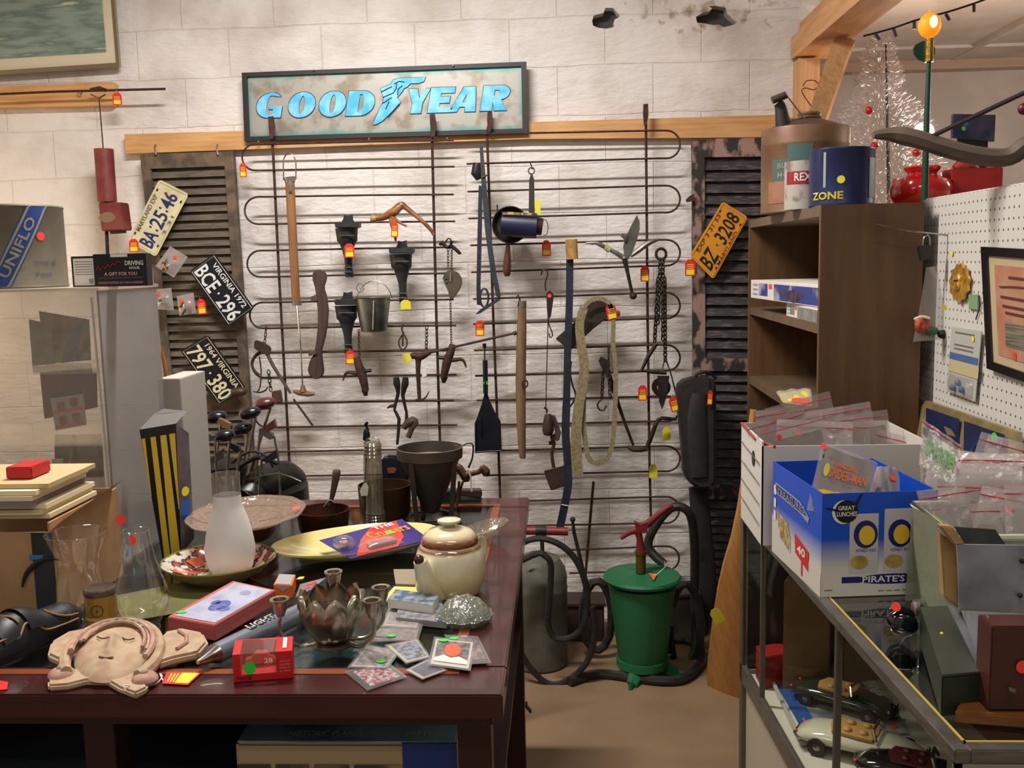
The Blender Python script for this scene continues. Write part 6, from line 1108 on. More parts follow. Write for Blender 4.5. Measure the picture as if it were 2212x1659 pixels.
# diecast box
h_ = .052; B = [Zp(505, 1474, ZC), Zp(634, 1464, ZC), Zp(640, 1432, ZC), Zp(512, 1440, ZC)]
t = thing('diecast_car_box', 'small red window box with a red toy race car at the table front', 'toy box', Zp(570, 1465, ZC)); rb = mat('bright_red_card', '#c01a18', .4)
ux = (B[1] - B[0]); vy = (B[3] - B[0]); vz = V((0, 0, h_))
def BX(a, b, c): return B[0] + ux * a + vy * b + vz * c
def bar(m, a0, a1, b0, b1, c0, c1, nm): mb = MB(); P_ = [BX(a, b, c0) for a, b in ((a0, b0), (a1, b0), (a1, b1), (a0, b1))]; mb.prism(P_, vz * (c1 - c0)); return part(t, nm, mb, m)
bar(rb, 0, .13, 0, 1, 0, 1, 'left_end'); bar(rb, .72, 1, 0, 1, 0, 1, 'right_end'); bar(rb, .13, .72, 0, 1, 0, .25, 'base'); bar(rb, .13, .72, .9, 1, .25, 1, 'back')
mb = MB(); mb.add([BX(.13, .0, .25), BX(.72, .0, .25), BX(.72, .0, 1), BX(.13, .0, 1)], [(0, 1, 2, 3)]); mb.add([BX(.13, 0, 1), BX(.72, 0, 1), BX(.72, .95, 1), BX(.13, .95, 1)], [(0, 1, 2, 3)]); part(t, 'window', mb, thin('box_window_film', haze=.1, gloss=.12))
mb = MB(); P_ = [BX(a, .5, c) for a, c in ((.17, .32), (.68, .32), (.7, .45), (.6, .52), (.54, .68), (.36, .7), (.28, .52), (.18, .48))]; mb.prism(P_, vy * .3); part(t, 'toy_car', mb, mat('toy_car_red', '#b53a2c', .3, coat=.4), bevel=.001)
qf = [BX(.0, -.002, 0), BX(1, -.002, 0), BX(1, -.002, 1), BX(0, -.002, 1)]; mb = MB(); qell(mb, qf, .6, .72, .1, .17, .001); part(t, 'red_disc', mb, stR); quad_text(t, '28', qf, .53, .67, .63, .82, white, .03, .002); quad_text(t, 'Racing', qf, .06, .3, .06, .2, mat('navy_ink', '#1c2054', .4), .02); 
for k, s_ in enumerate(('ADULT', 'COLLECTIBLE', 'NOT', 'A TOY')): quad_text(t, s_, qf, .78, .96, .62 - k * .12, .68 - k * .12, mat('pale_red_ink', '#e0a08c', .5))
mb = MB(); qell(mb, qf, .28, .5, .1, .24, .0025); part(t, 'price_sticker', mb, stG, label='round green sticker')
qt = [BX(.72, 0, 1), BX(1, 0, 1), BX(1, 1, 1), BX(.72, 1, 1)]; mb = MB(); qpatch(mb, qt, .4, .65, .2, .9, .001); part(t, 'top_logo', mb, white)
# orange box
t = thing('orange_blade_box', 'small orange and grey carton between bowl and yellow dish', 'box', Zp(612, 1285, ZC)); B = [Zp(592, 1290, ZC), Zp(632, 1292, ZC), Zp(640, 1268, ZC), Zp(604, 1266, ZC)]; part(t, 'carton', MB().prism(B, (0, 0, .03)), mat('orange_card', '#d96a1c', .5), bevel=.001); q = [B[0] + V((0, 0, .003)), B[1] + V((0, 0, .003)), B[1] + V((0, 0, .03)), B[0] + V((0, 0, .03))]; mb = MB(); qpoly(mb, [p + V((0, 0, .03)) for p in B], [(.1, .05), (.9, .05), (.95, .95), (.05, .95)], .001); part(t, 'grey_label', mb, mat('light_grey_print', '#9a9c9c', .4)); mb = MB(); qpoly(mb, q, [(0, .95), (1, .95), (.5, .45)], .001); part(t, 'grey_point', mb, mat('light_grey_print', '#9a9c9c'))
# yellow dish with carded toy
ydish = mat('pale_yellow_glaze', '#d6ca8c', .12, 0, '#c9bb78', 5, coat=.6); zr = ZC + .045
t = thing('yellow_ceramic_dish', 'long pointed pale yellow ceramic dish holding a carded toy', 'dish', Zp(750, 1215, ZC))
L = Zp(586, 1186, zr); Rr = Zp(948, 1140, zr); dish(t, 'bowl', L, Rr, .13, .038, ydish, zr, nose=.9, th=.005, flatc=.35); c_ = (L + Rr) / 2; a_ = (Rr - L).normalized(); part(t, 'foot', MB().tube([c_ - a_ * .09 + V((0, 0, -.041)), c_ + a_ * .09 + V((0, 0, -.041))], [.03, .03], 12, flat=.12, up=(0, 0, 1)), ydish)
zq = zr + .004; q = [Zp(758, 1208, zq - .012), Zp(928, 1166, zq), Zp(868, 1122, zq + .01), Zp(690, 1168, zq - .008)]
t = thing('carded_toy', 'red and purple carded toy car lying in the yellow dish', 'toy', q[0]); part(t, 'backing_card', MB().prism(q, (0, 0, .0015)), mat('purple_card', '#33246e', .35)); q = [p + V((0, 0, .0015)) for p in q]
mb = MB(); qpoly(mb, q, [(.08, .02), (.6, .02), (.78, .3), (.92, .98), (.6, .98), (.35, .6)], .001); part(t, 'red_flame', mb, mat('red_flame_print', '#c22a2a', .35, 0, '#d6543c', 10)); quad_text(t, 'Cruisers', q, .45, .95, .5, .78, mat('orange_script', '#e08a34', .4), .02, .002); quad_text(t, 'THE', q, .6, .85, .82, .95, white, .03, .002)
mb = MB(); mb.grid(lambda u, v: qpt(q, .22 + .48 * u, .06 + .34 * v, .002 + .018 * (math.sin(math.pi * u) * math.sin(math.pi * v)) ** .4), 12, 8); part(t, 'blister', mb, thin('toy_blister', haze=.12, gloss=.15, rough=.05), 60)
mb = MB(); mb.prism([qpt(q, a, b, .003) for a, b in ((.28, .12), (.62, .12), (.64, .24), (.3, .28))], (0, 0, .008)); part(t, 'toy_car', mb, mat('grey_toy_car', '#9a8f98', .3, 0, '#b04a50', 60), bevel=.001); sticker(t, qpt(q, .6, .3, .022), (0, -.2, 1), .0115, stG, .7)
t = thing('ball_of_figures', 'small clear plastic dome toy at the left end of the toy card', 'toy', qpt(q, .1, .4, .002)); part(t, 'dome', MB().ball(qpt(q, .1, .45, .014), .024, (1.2, 1, .8)), thin('toy_blister')); part(t, 'figure', MB().ball(qpt(q, .1, .45, .01), .013, (1, 1, .8)), mat('grey_toy_car', '#9a8f98'))
# teapot
tc_ = (975, 1281); b = Zp(*tc_, ZC); s = S(b); Yt_ = b.y; zz = lambda y: Yp(975, y, Yt_).z - ZC
def gl(name, a, b_, y0, y1):
    m = bpy.data.materials.new(name); m.use_nodes = True; nt = m.node_tree; p = nt.nodes['Principled BSDF']; tc = nt.nodes.new('ShaderNodeTexCoord'); sp = nt.nodes.new('ShaderNodeSeparateXYZ'); mr = nt.nodes.new('ShaderNodeMapRange'); rp = nt.nodes.new('ShaderNodeValToRGB')
    nt.links.new(tc.outputs['Object'], sp.inputs[0]); nt.links.new(sp.outputs['Z'], mr.inputs[0]); mr.inputs[1].default_value = y0; mr.inputs[2].default_value = y1; nt.links.new(mr.outputs[0], rp.inputs[0]); nt.links.new(rp.outputs[0], p.inputs['Base Color'])
    e = rp.color_ramp.elements; e[0].color = C(a[0]); e[0].position = b_[0]; e[1].color = C(a[-1]); e[1].position = b_[-1]
    for c_, q_ in zip(a[1:-1], b_[1:-1]): k = e.new(q_); k.color = C(c_)
    p.inputs['Roughness'].default_value = .12; p.inputs['Coat Weight'].default_value = .7; return m
t = thing('teapot', 'cream stoneware teapot with brown drip bands at the right of the table', 'teapot', b)
zB = zz(1171); tg_ = gl('teapot_drip_glaze', ['#d0ba80', '#d6c798', '#ded6b8', '#dad0b0', '#7c4424', '#d6c9a6'], [0, .45, .8, .88, .93, 1.0], 0, zB)
part(t, 'body', MB().lathe([(0, 0), (50 * s, 0), (62 * s, .006), (74 * s, zz(1250)), (78 * s, zz(1225)), (75 * s, zz(1200)), (69 * s, zz(1183)), (63 * s, zz(1174)), (60 * s, zB), (0, zB)], b, None, 48), tg_)
l = part(t, 'lid', MB().lathe([(61 * s, zz(1172)), (62 * s, zz(1167)), (58 * s, zz(1156)), (46 * s, zz(1145)), (22 * s, zz(1138)), (10 * s, zz(1136)), (0, zz(1136))], b, None, 48), gl('teapot_lid_glaze', ['#6f3a1e', '#8a5432', '#d0c39c', '#d6cdae'], [0, .3, .62, 1], zB, zz(1136)))
part(l, 'knob', MB().lathe([(0, zz(1137)), (12 * s, zz(1136)), (14 * s, zz(1132)), (25 * s, zz(1127)), (25 * s, zz(1122)), (14 * s, zz(1119)), (0, zz(1118))], b, None, 28), mat('cream_knob_glaze', '#cfc6a2', .12, coat=.6))
sp_ = V((-.55, -.83, 0)); mb = MB(); mb.tube([b + sp_ * 52 * s + V((0, 0, zz(1265))), b + sp_ * 74 * s + V((0, 0, zz(1238))), b + sp_ * 84 * s + V((0, 0, zz(1212))), b + sp_ * 97 * s + V((0, 0, zz(1186)))], [.034, .03, .022, .015], 16); part(t, 'spout', mb, tg_)
dd = (V((0, 0, .5)) + sp_).normalized(); e0 = b + sp_ * 99 * s + V((0, 0, zz(1184))); part(t, 'spout_hole', MB().ball(e0 + dd * .001, .0115, (1, 1, 1)), mat('dark_brown_glaze', '#3f1e10', .2))
hd_ = -sp_; mb = MB(); mb.tube(smooth_pts([b + hd_ * 66 * s + V((0, 0, zz(1190))), b + hd_ * 105 * s + V((0, 0, zz(1185))), b + hd_ * 118 * s + V((0, 0, zz(1215))), b + hd_ * 100 * s + V((0, 0, zz(1250))), b + hd_ * 70 * s + V((0, 0, zz(1258)))], 4), .008, 10); part(t, 'handle', mb, tg_)
t = thing('glass_leaf_dish', 'clear pressed glass leaf dish behind the teapot lid', 'dish', Zp(1040, 1160, ZC)); z_ = ZC + .03; dish(t, 'bowl', Zp(990, 1160, z_), Zp(1092, 1118, z_ + .02), .045, .025, thin('leaf_dish_glass', (.93, .93, .88), haze=.2, hazecol='#9a9480', gloss=.2, rough=.05, bump=.6, bs=60), z_, nose=.8, wob=.02); mb = MB().tube([Zp(1085, 1122, z_ + .02), Zp(1040, 1142, z_ - .01), Zp(1000, 1162, z_)], .002, 5); part(t, 'centre_rib', mb, glassm)
# glass frog
t = thing('glass_flower_frog', 'domed clear glass flower frog at the table right edge', 'glass ornament', Zp(1004, 1345, ZC)); b = Zp(1004, 1342, ZC); s = S(b)
gf = thin('thick_green_glass', (.86, .9, .84), haze=.28, hazecol='#8f958a', gloss=.22, rough=.04, bump=1.0, bs=70)
part(t, 'saucer', MB().lathe([(0, 0), (48 * s, 0), (62 * s, .016), (60 * s, .017), (46 * s, .004), (0, .004)], b, None, 36, wob=lambda a, z: 1 + .05 * math.cos(a * 12)), gf)
part(t, 'dome', MB().lathe([(55 * s, .016), (50 * s, .03), (38 * s, .043), (20 * s, .051), (0, .053)], b, None, 36, wob=lambda a, z: 1 + .04 * math.cos(a * 9)), gf)
mb = MB()
for rr, n_ in ((.035, 9), (.02, 5), (.001, 1)):
    for k in range(n_): a = 2 * math.pi * k / n_; mb.ball(b + V((math.cos(a) * rr, math.sin(a) * rr, .052 * (1 - (rr / .055) ** 2) ** .7)), .0065, n=10)
part(t, 'glass_bead', mb, gf)
# pewter lotus candle bowl
pew = mat('tarnished_silver_plate', '#b8ad98', .27, .85, '#7a705f', 30, .38, .66, .15, det=7); b = Zp(720, 1392, ZC); s = S(b)
t = thing('lotus_candle_bowl', 'tarnished silver lotus bowl with four candle cups on curved arms', 'candle holder', b); zz = lambda y: Yp(720, y, b.y).z - ZC
part(t, 'inner_bowl', MB().lathe([(0, .02), (30 * s, .02), (52 * s, zz(1350)), (60 * s, zz(1320)), (58 * s, zz(1320)), (48 * s, zz(1350)), (26 * s, .024), (0, .024)], b, None, 32), pew)
part(t, 'foot', MB().lathe([(0, 0), (44 * s, 0), (46 * s, .004), (20 * s, .012), (26 * s, .022), (0, .022)], b, None, 32), pew)
for k in range(9):
    a = 2 * math.pi * k / 9 + .2; d = V((math.cos(a), math.sin(a), 0)); sd_ = V((-d.y, d.x, 0))
    def pet(u, v, d=d, sd_=sd_): w_ = max(0, math.sin(math.pi * (.16 + .84 * v) ** 1.3)) ** .6 * .031; r_ = (40 + 34 * math.sin(math.pi * .62 * v)) * s; z_ = .014 + (zz(1276) - .014) * v; return b + d * (r_ - .006 * (2 * u - 1) ** 2 * 1.6) + sd_ * w_ * (2 * u - 1) * (1 - .2 * v) + V((0, 0, z_))
    part(t, 'petal', MB().grid(pet, 6, 10, d * -.0015), pew, 60)
for a in (200, 335, 20, 100):
    d = V((math.cos(R(a)), math.sin(R(a)), 0)); R_ = 112 * s; zc_ = zz(1298 if a != 100 else 1285)
    mb = MB(); mb.tube(smooth_pts([b + d * 30 * s + V((0, 0, .01)), b + d * 70 * s + V((0, 0, .006)), b + d * 105 * s + V((0, 0, .03)), b + d * R_ + V((0, 0, zc_ * .6)), b + d * R_ * .96 + V((0, 0, zc_ - .02))], 4), .0038, 8); part(t, 'arm', mb, pew)
    c = b + d * R_ * .96; part(t, 'candle_cup', MB().lathe([(0, zc_ - .02), (.008, zc_ - .018), (.014, zc_ - .002), (.0165, zc_ + .012), (.019, zc_ + .014), (.019, zc_ + .017), (.013, zc_ + .016), (.011, zc_), (0, zc_ - .002)], c, None, 20), pew)
one('candle_stub_jar', 'small red glass jar inside the silver lotus bowl', 'jar', MB().lathe([(0, 0), (.013, 0), (.014, .03), (.012, .034), (0, .034)], b + V((-.012, -.01, .026)), None, 20), mat('red_glass_jar', '#a02a16', .15, coat=.4))
# cards
def tcard(label, P_, m, art, k, name='trading_card', stick=None, z=None):
    zz_ = ZC + .0012 * k + .001; q = [Zp(*p, zz_) for p in P_]; t = thing(name, label, 'trading card', q[0], 'trading cards in clear holders')
    c = (q[0] + q[1] + q[2] + q[3]) / 4; big = [c + (p - c) * 1.13 for p in q]; part(t, 'card', MB().prism(q, (0, 0, .0005)), m)
    q2 = [p + V((0, 0, .0005)) for p in q]; mb = MB(); qpatch(mb, q2, .06, .94, .1, .95, .0003); part(t, 'picture', mb, art)
    mb = MB(); mb.prism([p + V((0, 0, -.0003)) for p in big], (0, 0, .0014)); part(t, 'clear_holder', mb, thin('card_holder', (.97, .97, .97), haze=.16, hazecol='#a7a6a4', gloss=.08, rough=.1))
    if stick: sticker(t, qpt(q2, stick[0], stick[1], .001), (0, 0, 1), .0095, stG, .8)
    return t, q2
pa = lambda n, a, b_, s_=14: mat(n, a, .35, 0, b_, s_ * 4, .45, .58)
tcard('trading card with red racing uniform nearest the table front edge', [(752, 1452), (796, 1488), (872, 1462), (830, 1430)], pa('navy_card_border', '#2c3038', '#3c4048'), pa('red_white_print', '#9c2f3a', '#c9bfc0', 30), 1)
tcard('trading card with blue team picture half under the portrait card', [(880, 1448), (913, 1466), (962, 1448), (925, 1425)], pa('cream_card_border', '#cfc8ac', '#c8c0a4'), pa('blue_violet_print', '#4a4470', '#24303c', 10), 2)
tcard('trading card with mauve wrestler picture left of the helmet card', [(757, 1440), (834, 1443), (862, 1405), (793, 1396)], pa('silver_card_border', '#b5b0ac', '#a8a4a0'), pa('mauve_print', '#7e6c72', '#a39496', 16), 3, stick=(.75, .28))
tcard('trading card with white and blue helmet picture', [(836, 1395), (878, 1431), (926, 1419), (901, 1382)], pa('cream_card_border', '#cfc8ac', '#c8c0a4'), pa('helmet_print', '#8fa0b8', '#4a4250', 20), 4)
tcard('trading card at the right edge partly under the portrait card', [(1000, 1432), (1056, 1429), (1030, 1378), (965, 1375)], pa('navy_card_border', '#2c3038', '#3c4048'), pa('grey_red_print', '#56514f', '#b0837a', 22), 5, stick=(.2, .9))
t, q = tcard('trading card with orange faced portrait on the right', [(930, 1434), (1012, 1445), (1022, 1388), (942, 1380)], white, pa('stadium_print', '#4c4044', '#8a8486', 20), 6, stick=(.22, .93))
mb = MB(); qell(mb, q, .5, .6, .22, .26, .001); part(t, 'face_print', mb, mat('orange_face_print', '#cf5c38', .4)); mb = MB(); qpoly(mb, q, [(.06, .25), (.3, .38), (.5, .3), (.7, .38), (.94, .26), (.94, .12), (.06, .12)], .0008); part(t, 'jersey_print', mb, white)
tcard('large sleeved card with green sticker behind the helmet card', [(798, 1386), (898, 1382), (908, 1350), (818, 1360)], pa('grey_card_border', '#8d8884', '#7f7a76'), pa('brown_mauve_print', '#756a66', '#978c88', 14), 3, stick=(.42, .3))
tcard('clear sleeve with pale figures right of the lotus bowl', [(828, 1352), (900, 1356), (915, 1318), (850, 1300)], pa('silver_card_border', '#b5b0ac', '#a8a4a0'), pa('pale_figures_print', '#a59c94', '#7c7672', 18), 4)
def stack(name, label, cat, P_, h_, m, top, k=0): 
    q = [Zp(*p, ZC + k) for p in P_]; t = thing(name, label, cat, q[0]); part(t, 'pages', MB().prism(q, (0, 0, h_)), m); mb = MB(); mb.add([p + V((0, 0, h_ + .0006)) for p in q], [(0, 1, 2, 3)]); part(t, 'cover', mb, top); return t
stack('comic_stack', 'stack of bagged sports magazines between lotus bowl and teapot', 'magazine', [(856, 1346), (965, 1358), (952, 1300), (868, 1292)], .012, mat('grey_page_edges', '#8d8a82', .6), pa('magazine_cover_print', '#8d8680', '#5a6a7c', 18), 0)
stack('blue_magazine', 'narrow blue and white magazine under the teapot left side', 'magazine', [(838, 1312), (935, 1326), (948, 1303), (856, 1290)], .018, white, pa('blue_cover_print', '#3f5c78', '#8f9290', 12), .013)
one('yellow_paper', 'bright yellow paper slip left of the teapot base', 'paper', MB().prism([Zp(825, 1300, ZC), Zp(915, 1305, ZC), Zp(908, 1272, ZC), Zp(852, 1270, ZC)], (0, 0, .004)), mat('bright_yellow_paper', '#d8c468', .4))
one('beige_box_lid', 'flat beige box lid behind the yellow paper slip', 'box lid', MB().prism([Zp(855, 1268, ZC), Zp(905, 1270, ZC), Zp(898, 1236, ZC), Zp(850, 1236, ZC)], (0, 0, .008)), mat('beige_lid', '#8a7d66', .6), bevel=.001)
one('yellow_scrap', 'tiny yellow paper scrap between the orange carton and lotus bowl', 'paper', MB().prism([Zp(640, 1252, ZC), Zp(654, 1251, ZC), Zp(658, 1246, ZC), Zp(646, 1247, ZC)], (0, 0, .001)), stY)
# ============================================================ DISPLAY CASE ON THE RIGHT
def K(x, y, z): return V((x + .545 - .046 * (y - 1.333), y, z))
ZCASE = .95; CY0, CY1, CW = 1.333, 2.653, .5
def kbox(mb, x0, x1, y0, y1, z0, z1):
    P = [K(x, y, z) for z in (z0, z1) for x, y in ((x0, y0), (x1, y0), (x1, y1), (x0, y1))]; return mb.add(P, [(3, 2, 1, 0), (4, 5, 6, 7), (0, 1, 5, 4), (1, 2, 6, 5), (2, 3, 7, 6), (3, 0, 4, 7)])
alu = mat('brushed_aluminium', '#8f8b84', .35, .8, '#7d7973', 20, st=(1, 1, 6)); alud = mat('dull_aluminium', '#625c52', .45, .6, '#6f685c', 10)
t = thing('glass_display_case', 'glass and aluminium display case holding toy cars at lower right', 'display case', K(.25, 2, 0))
mb = MB(); fw = .022
kbox(mb, 0, fw, CY0, CY1, ZCASE - .022, ZCASE); kbox(mb, CW - fw, CW, CY0, CY1, ZCASE - .022, ZCASE); kbox(mb, fw, CW - fw, CY0, CY0 + fw, ZCASE - .022, ZCASE); kbox(mb, fw, CW - fw, CY1 - fw, CY1, ZCASE - .022, ZCASE); part(t, 'top_frame', mb, alu, bevel=.002)
mb = MB(); kbox(mb, fw, fw + .004, CY0 + fw, CY1 - fw, ZCASE - .001, ZCASE + .001); kbox(mb, fw, CW - fw, CY0 + fw, CY0 + fw + .004, ZCASE - .001, ZCASE + .001); part(t, 'yellow_seal', mb, mat('yellowed_seal', '#b59d4c', .5))
mb = MB(); kbox(mb, fw, CW - fw, CY0 + fw, CY1 - fw, ZCASE - .008, ZCASE - .002); part(t, 'top_glass', mb, thin('case_top_glass', (.8, .84, .8), gloss=.14, rough=.03))
for x, y, w_ in ((0, CY0, .022), (0, CY1 - .03, .03), (CW - .03, CY0, .03), (CW - .03, CY1 - .03, .03), (0, 1.84, .012), (0, 2.42, .01)): mb = MB(); kbox(mb, x, x + .012, y, y + w_, 0 if w_ > .015 else .5, ZCASE - .022); part(t, 'upright', mb, alud)
mb = MB(); kbox(mb, .004, .008, CY0 + .03, CY1 - .03, .52, ZCASE - .02); part(t, 'side_glass', mb, thin('case_side_glass', (.95, .96, .94), gloss=.012, rough=.02, gmax=.09))
mb = MB(); kbox(mb, .012, CW, CY0, CY1, .48, .495); part(t, 'deck', mb, mat('off_white_deck', '#c9c2b4', .4))
mb = MB(); kbox(mb, 0, .012, CY0, CY1, .47, .52); part(t, 'deck_rail', mb, alu)
mb = MB(); kbox(mb, .012, .02, CY0, CY1, .06, .47); part(t, 'base_panel', mb, mat('cream_laminate_panel', '#b5aa94', .5)); mb = MB(); kbox(mb, 0, CW, CY0, CY1, 0, .06); part(t, 'plinth', mb, alud); mb = MB(); kbox(mb, CW - .01, CW, CY0, CY1, .06, ZCASE - .03); part(t, 'back_panel', mb, mat('dark_case_back', '#2c2620', .6)); mb = MB(); kbox(mb, .02, CW - .01, CY1 - .012, CY1 - .004, .5, ZCASE - .03); part(t, 'end_panel', mb, mat('dark_case_back', '#2c2620'))
mb = MB(); kbox(mb, 0, CW, CY0, CY0 + .006, .06, ZCASE - .022); part(t, 'near_end_panel', mb, mat('grey_laminate_end', '#8d8576', .5))
ZD = .496
# model cars
def modelcar(name, label, c, ang, L, body, inter, boot):
    t = thing(name, label, 'model car', V((c.x, c.y, ZD))); u = V((math.cos(ang), math.sin(ang), 0)); v = V((-u.y, u.x, 0))
    def P(x, y, z): return V((c.x, c.y, ZD)) + u * (x * L) + v * (y * L) + V((0, 0, z * L))
    n = 24; prof = [(-.5, .07, .06, .10), (-.47, .13, .05, .14), (-.38, .175, .05, .185), (-.25, .185, .05, .20), (-.12, .185, .05, .2), (0, .18, .05, .195), (.12, .18, .05, .2), (.25, .175, .05, .19), (.36, .16, .05, .165), (.45, .12, .05, .13), (.5, .05, .07, .1)]
    mb = MB(); rings = []
    for x, w_, z0, z1 in prof: rings.append([P(x, w_ * math.cos(a) * (1 if math.sin(a) < 0 else (abs(math.cos(a)) ** -.25 if abs(math.cos(a)) > .3 else 1) * 1.0), (z0 + z1) / 2 + (z1 - z0) / 2 * math.sin(a)) for a in [2 * math.pi * k / 16 for k in range(16)]])
    mb.add([p for r in rings for p in r], [(j * 16 + k, j * 16 + (k + 1) % 16, (j + 1) * 16 + (k + 1) % 16, (j + 1) * 16 + k) for j in range(len(rings) - 1) for k in range(16)] + [tuple(range(16)), tuple(len(rings) * 16 - 16 + k for k in range(16))]); part(t, 'body', mb, body, 50)
    mb = MB(); mb.prism([P(x, y, .19) for x, y in ((-.2, -.13), (.1, -.14), (.12, 0), (.1, .14), (-.2, .13), (-.24, 0))], V((0, 0, .02 * L))); part(t, 'cockpit', mb, inter)
    for x in (-.1, .02): mb = MB(); mb.b2((0, 0, 0), (0, 0, 0)); mb.v = []; mb.f = []; mb.m = []; [mb.ball(P(x, y, .215), .03 * L, (1.2, 1.3, .8), n=8) for y in (-.065, .065)]; part(t, 'seat', mb, inter)
    mb = MB().tube([P(.13, -.14, .2), P(.1, -.1, .27), P(.1, .1, .27), P(.13, .14, .2)], .004, 6); part(t, 'windscreen_frame', mb, steel)
    mb = MB(); mb.add([P(.13, -.14, .2), P(.1, -.1, .27), P(.1, .1, .27), P(.13, .14, .2)], [(0, 1, 2, 3)]); part(t, 'windscreen', mb, glassm, 0)
    rot = u.to_track_quat('X', 'Z').to_matrix() @ Matrix.Rotation(R(90), 3, 'X')
    for x in (-.3, .3):
        for y in (-.178, .178):
            w_ = part(t, 'wheel', MB().lathe([(.03 * L, -.02 * L), (.068 * L, -.02 * L), (.072 * L, 0), (.068 * L, .02 * L), (.03 * L, .02 * L), (.03 * L, -.02 * L)], P(x, y, .07), rot, 20), black); part(w_, 'hub', MB().lathe([(0, -.018 * L), (.04 * L, -.014 * L), (.04 * L, .014 * L), (0, .018 * L)], P(x, y, .07), rot, 16), steel)
    part(t, 'rear_bumper', MB().tube([P(-.44, -.17, .1), P(-.5, -.08, .1), P(-.5, .08, .1), P(-.44, .17, .1)], .0035, 6), steel); part(t, 'front_bumper', MB().tube([P(.46, -.12, .1), P(.505, 0, .1), P(.46, .12, .1)], .0035, 6), steel)
    for y in (-.1, .1): part(t, 'tail_lamp', MB().ball(P(-.48, y, .13), .012 * L), stR); part(t, 'headlamp', MB().ball(P(.46, y, .13), .018 * L), steel)
    return t
c = Zp(1822, 1530, ZD); modelcar('model_car', 'dark green toy roadster with tan interior on the case deck', c, R(-38), .27, mat('british_green_lacquer', '#0d2619', .12, 0, coat=.8), mat('tan_interior', '#b38a4c', .5), 1)
c = Zp(1862, 1632, ZD); modelcar('model_car', 'cream white toy convertible with tan seats at the bottom right', c, R(-30), .3, mat('cream_car_lacquer', '#c4c0aa', .15, 0, coat=.8), mat('tan_interior', '#b38a4c'), 1)
c = Zp(1985, 1690, ZD); modelcar('model_car', 'black toy car mostly below the frame beside the white convertible', c, R(-25), .27, mat('black_car_lacquer', '#0c0d10', .12, 0, coat=.8), mat('maroon_interior', '#4a1416', .5), 1)
q = [Zp(1742, 1592, ZD + .003), Zp(1965, 1585, ZD + .003), Zp(1900, 1462, ZD + .003), Zp(1672, 1470, ZD + .003)]
t = thing('magazine_sheet', 'large blue bordered printed sheet lying under the green toy roadster', 'poster', q[0]); part(t, 'sheet', MB().prism(q, (0, 0, -.002)), mat('grey_print', '#5f646a', .3, 0, '#a9acab', 14)); mb = MB(); qpatch(mb, q, .0, .16, .02, .98, .001); part(t, 'blue_border', mb, mat('deep_blue_print', '#1c4f8e', .35)); quad_text(t, 'MODERN', [q[1], q[2], q[3], q[0]], .3, .9, .06, .16, white, .02); sticker(t, Zp(1930, 1570, ZD + .004), (0, 0, 1), .009, stR)
one('clear_case_tray', 'long clear plastic tray around the printed sheet', 'tray', MB().tube([Zp(x, y, ZD + .012) for x, y in ((1662, 1455), (1730, 1605), (1975, 1600))], .006, 6), mat('milky_plastic_edge', '#a8a49c', .3))
for nm, lb, P_, h_, m_ in (('carton', 'brown carton with slanted flap inside the far end of the case', [(1690, 1490), (1790, 1480), (1800, 1440), (1700, 1440)], .3, card), ('carton', 'dark brown carton standing right of the slanted one inside the case', [(1800, 1480), (1900, 1470), (1900, 1430), (1808, 1436)], .26, mat('dark_brown_card', '#57412c', .8)), ('red_folder', 'red folder lying at the far end inside the case', [(1632, 1490), (1700, 1480), (1690, 1455), (1632, 1462)], .09, mat('red_folder_card', '#8e1a18', .5))):
    P3 = [Zp(x, y, ZD) for x, y in P_]; 
    for p_ in P3: p_.x = max(p_.x, K(.03, p_.y, 0).x); p_.y = min(p_.y, CY1 - .03)
    one(nm, lb, 'box' if nm == 'carton' else 'folder', MB().prism(P3, (0, 0, h_)), m_, bevel=.002)
# ------------------------------------------------------------ on the case: blue snack carton
A = V((.522, 1.963, ZCASE)); Bc = V((.76, 1.985, ZCASE)); D = V((.492, 2.285, ZCASE)); Cc = D + (Bc - A); hz_ = V((0, 0, .217))
t = thing('snack_carton', 'blue and white snack carton lettered pirates standing on the case', 'carton', (A + Cc) / 2)
def gradz(name, c0, c1, z0, z1):
    m = gl(name, [c0, c0, c1], [0, .12, .5, ], z0, z1); m.node_tree.nodes['Principled BSDF'].inputs['Roughness'].default_value = .4; m.node_tree.nodes['Principled BSDF'].inputs['Coat Weight'].default_value = 0; return m
bluec = mat('snack_blue', '#0f48b4', .4); gz = gradz('snack_blue_fade', '#c9c5ba', '#0f4ab8', .04, .2)
for a, b_, m_ in ((A, Bc, 'front_panel'), (D, A, 'left_panel'), (Cc, D, 'back_panel'), (Bc, Cc, 'right_panel')):
    n_ = (b_ - a).cross(V((0, 0, 1))).normalized() * -.003; part(t, m_, MB().prism([a, b_, b_ + hz_, a + hz_], n_), gz if m_[0] in 'fl' else bluec, 0)
part(t, 'base', MB().prism([A, Bc, Cc, D], (0, 0, .003)), white)
qf = [A, Bc, Bc + hz_, A + hz_]; ql = [D, A, A + hz_, D + hz_]
mb = MB(); qpatch(mb, qf, .0, 1, 0, .26, .0008); part(t, 'white_field', mb, mat('snack_white', '#c9c4ba', .45))
mb = MB(); qpoly(mb, ql, [(0, 0), (1, 0), (1, .22), (.72, .26), (.45, .3), (.0, .42)], .0008); part(t, 'white_field', mb, mat('snack_white', '#c9c4ba'))
mb = MB(); qpatch(mb, qf, .18, .34, .13, .19, .0012); qell(mb, qf, .62, .16, .32, .05, .0012); part(t, 'name_banner', mb, mat('snack_navy', '#141c60', .4)); quad_text(t, "PIRATE'S", qf, .36, .73, .13, .195, white, .02, .002)
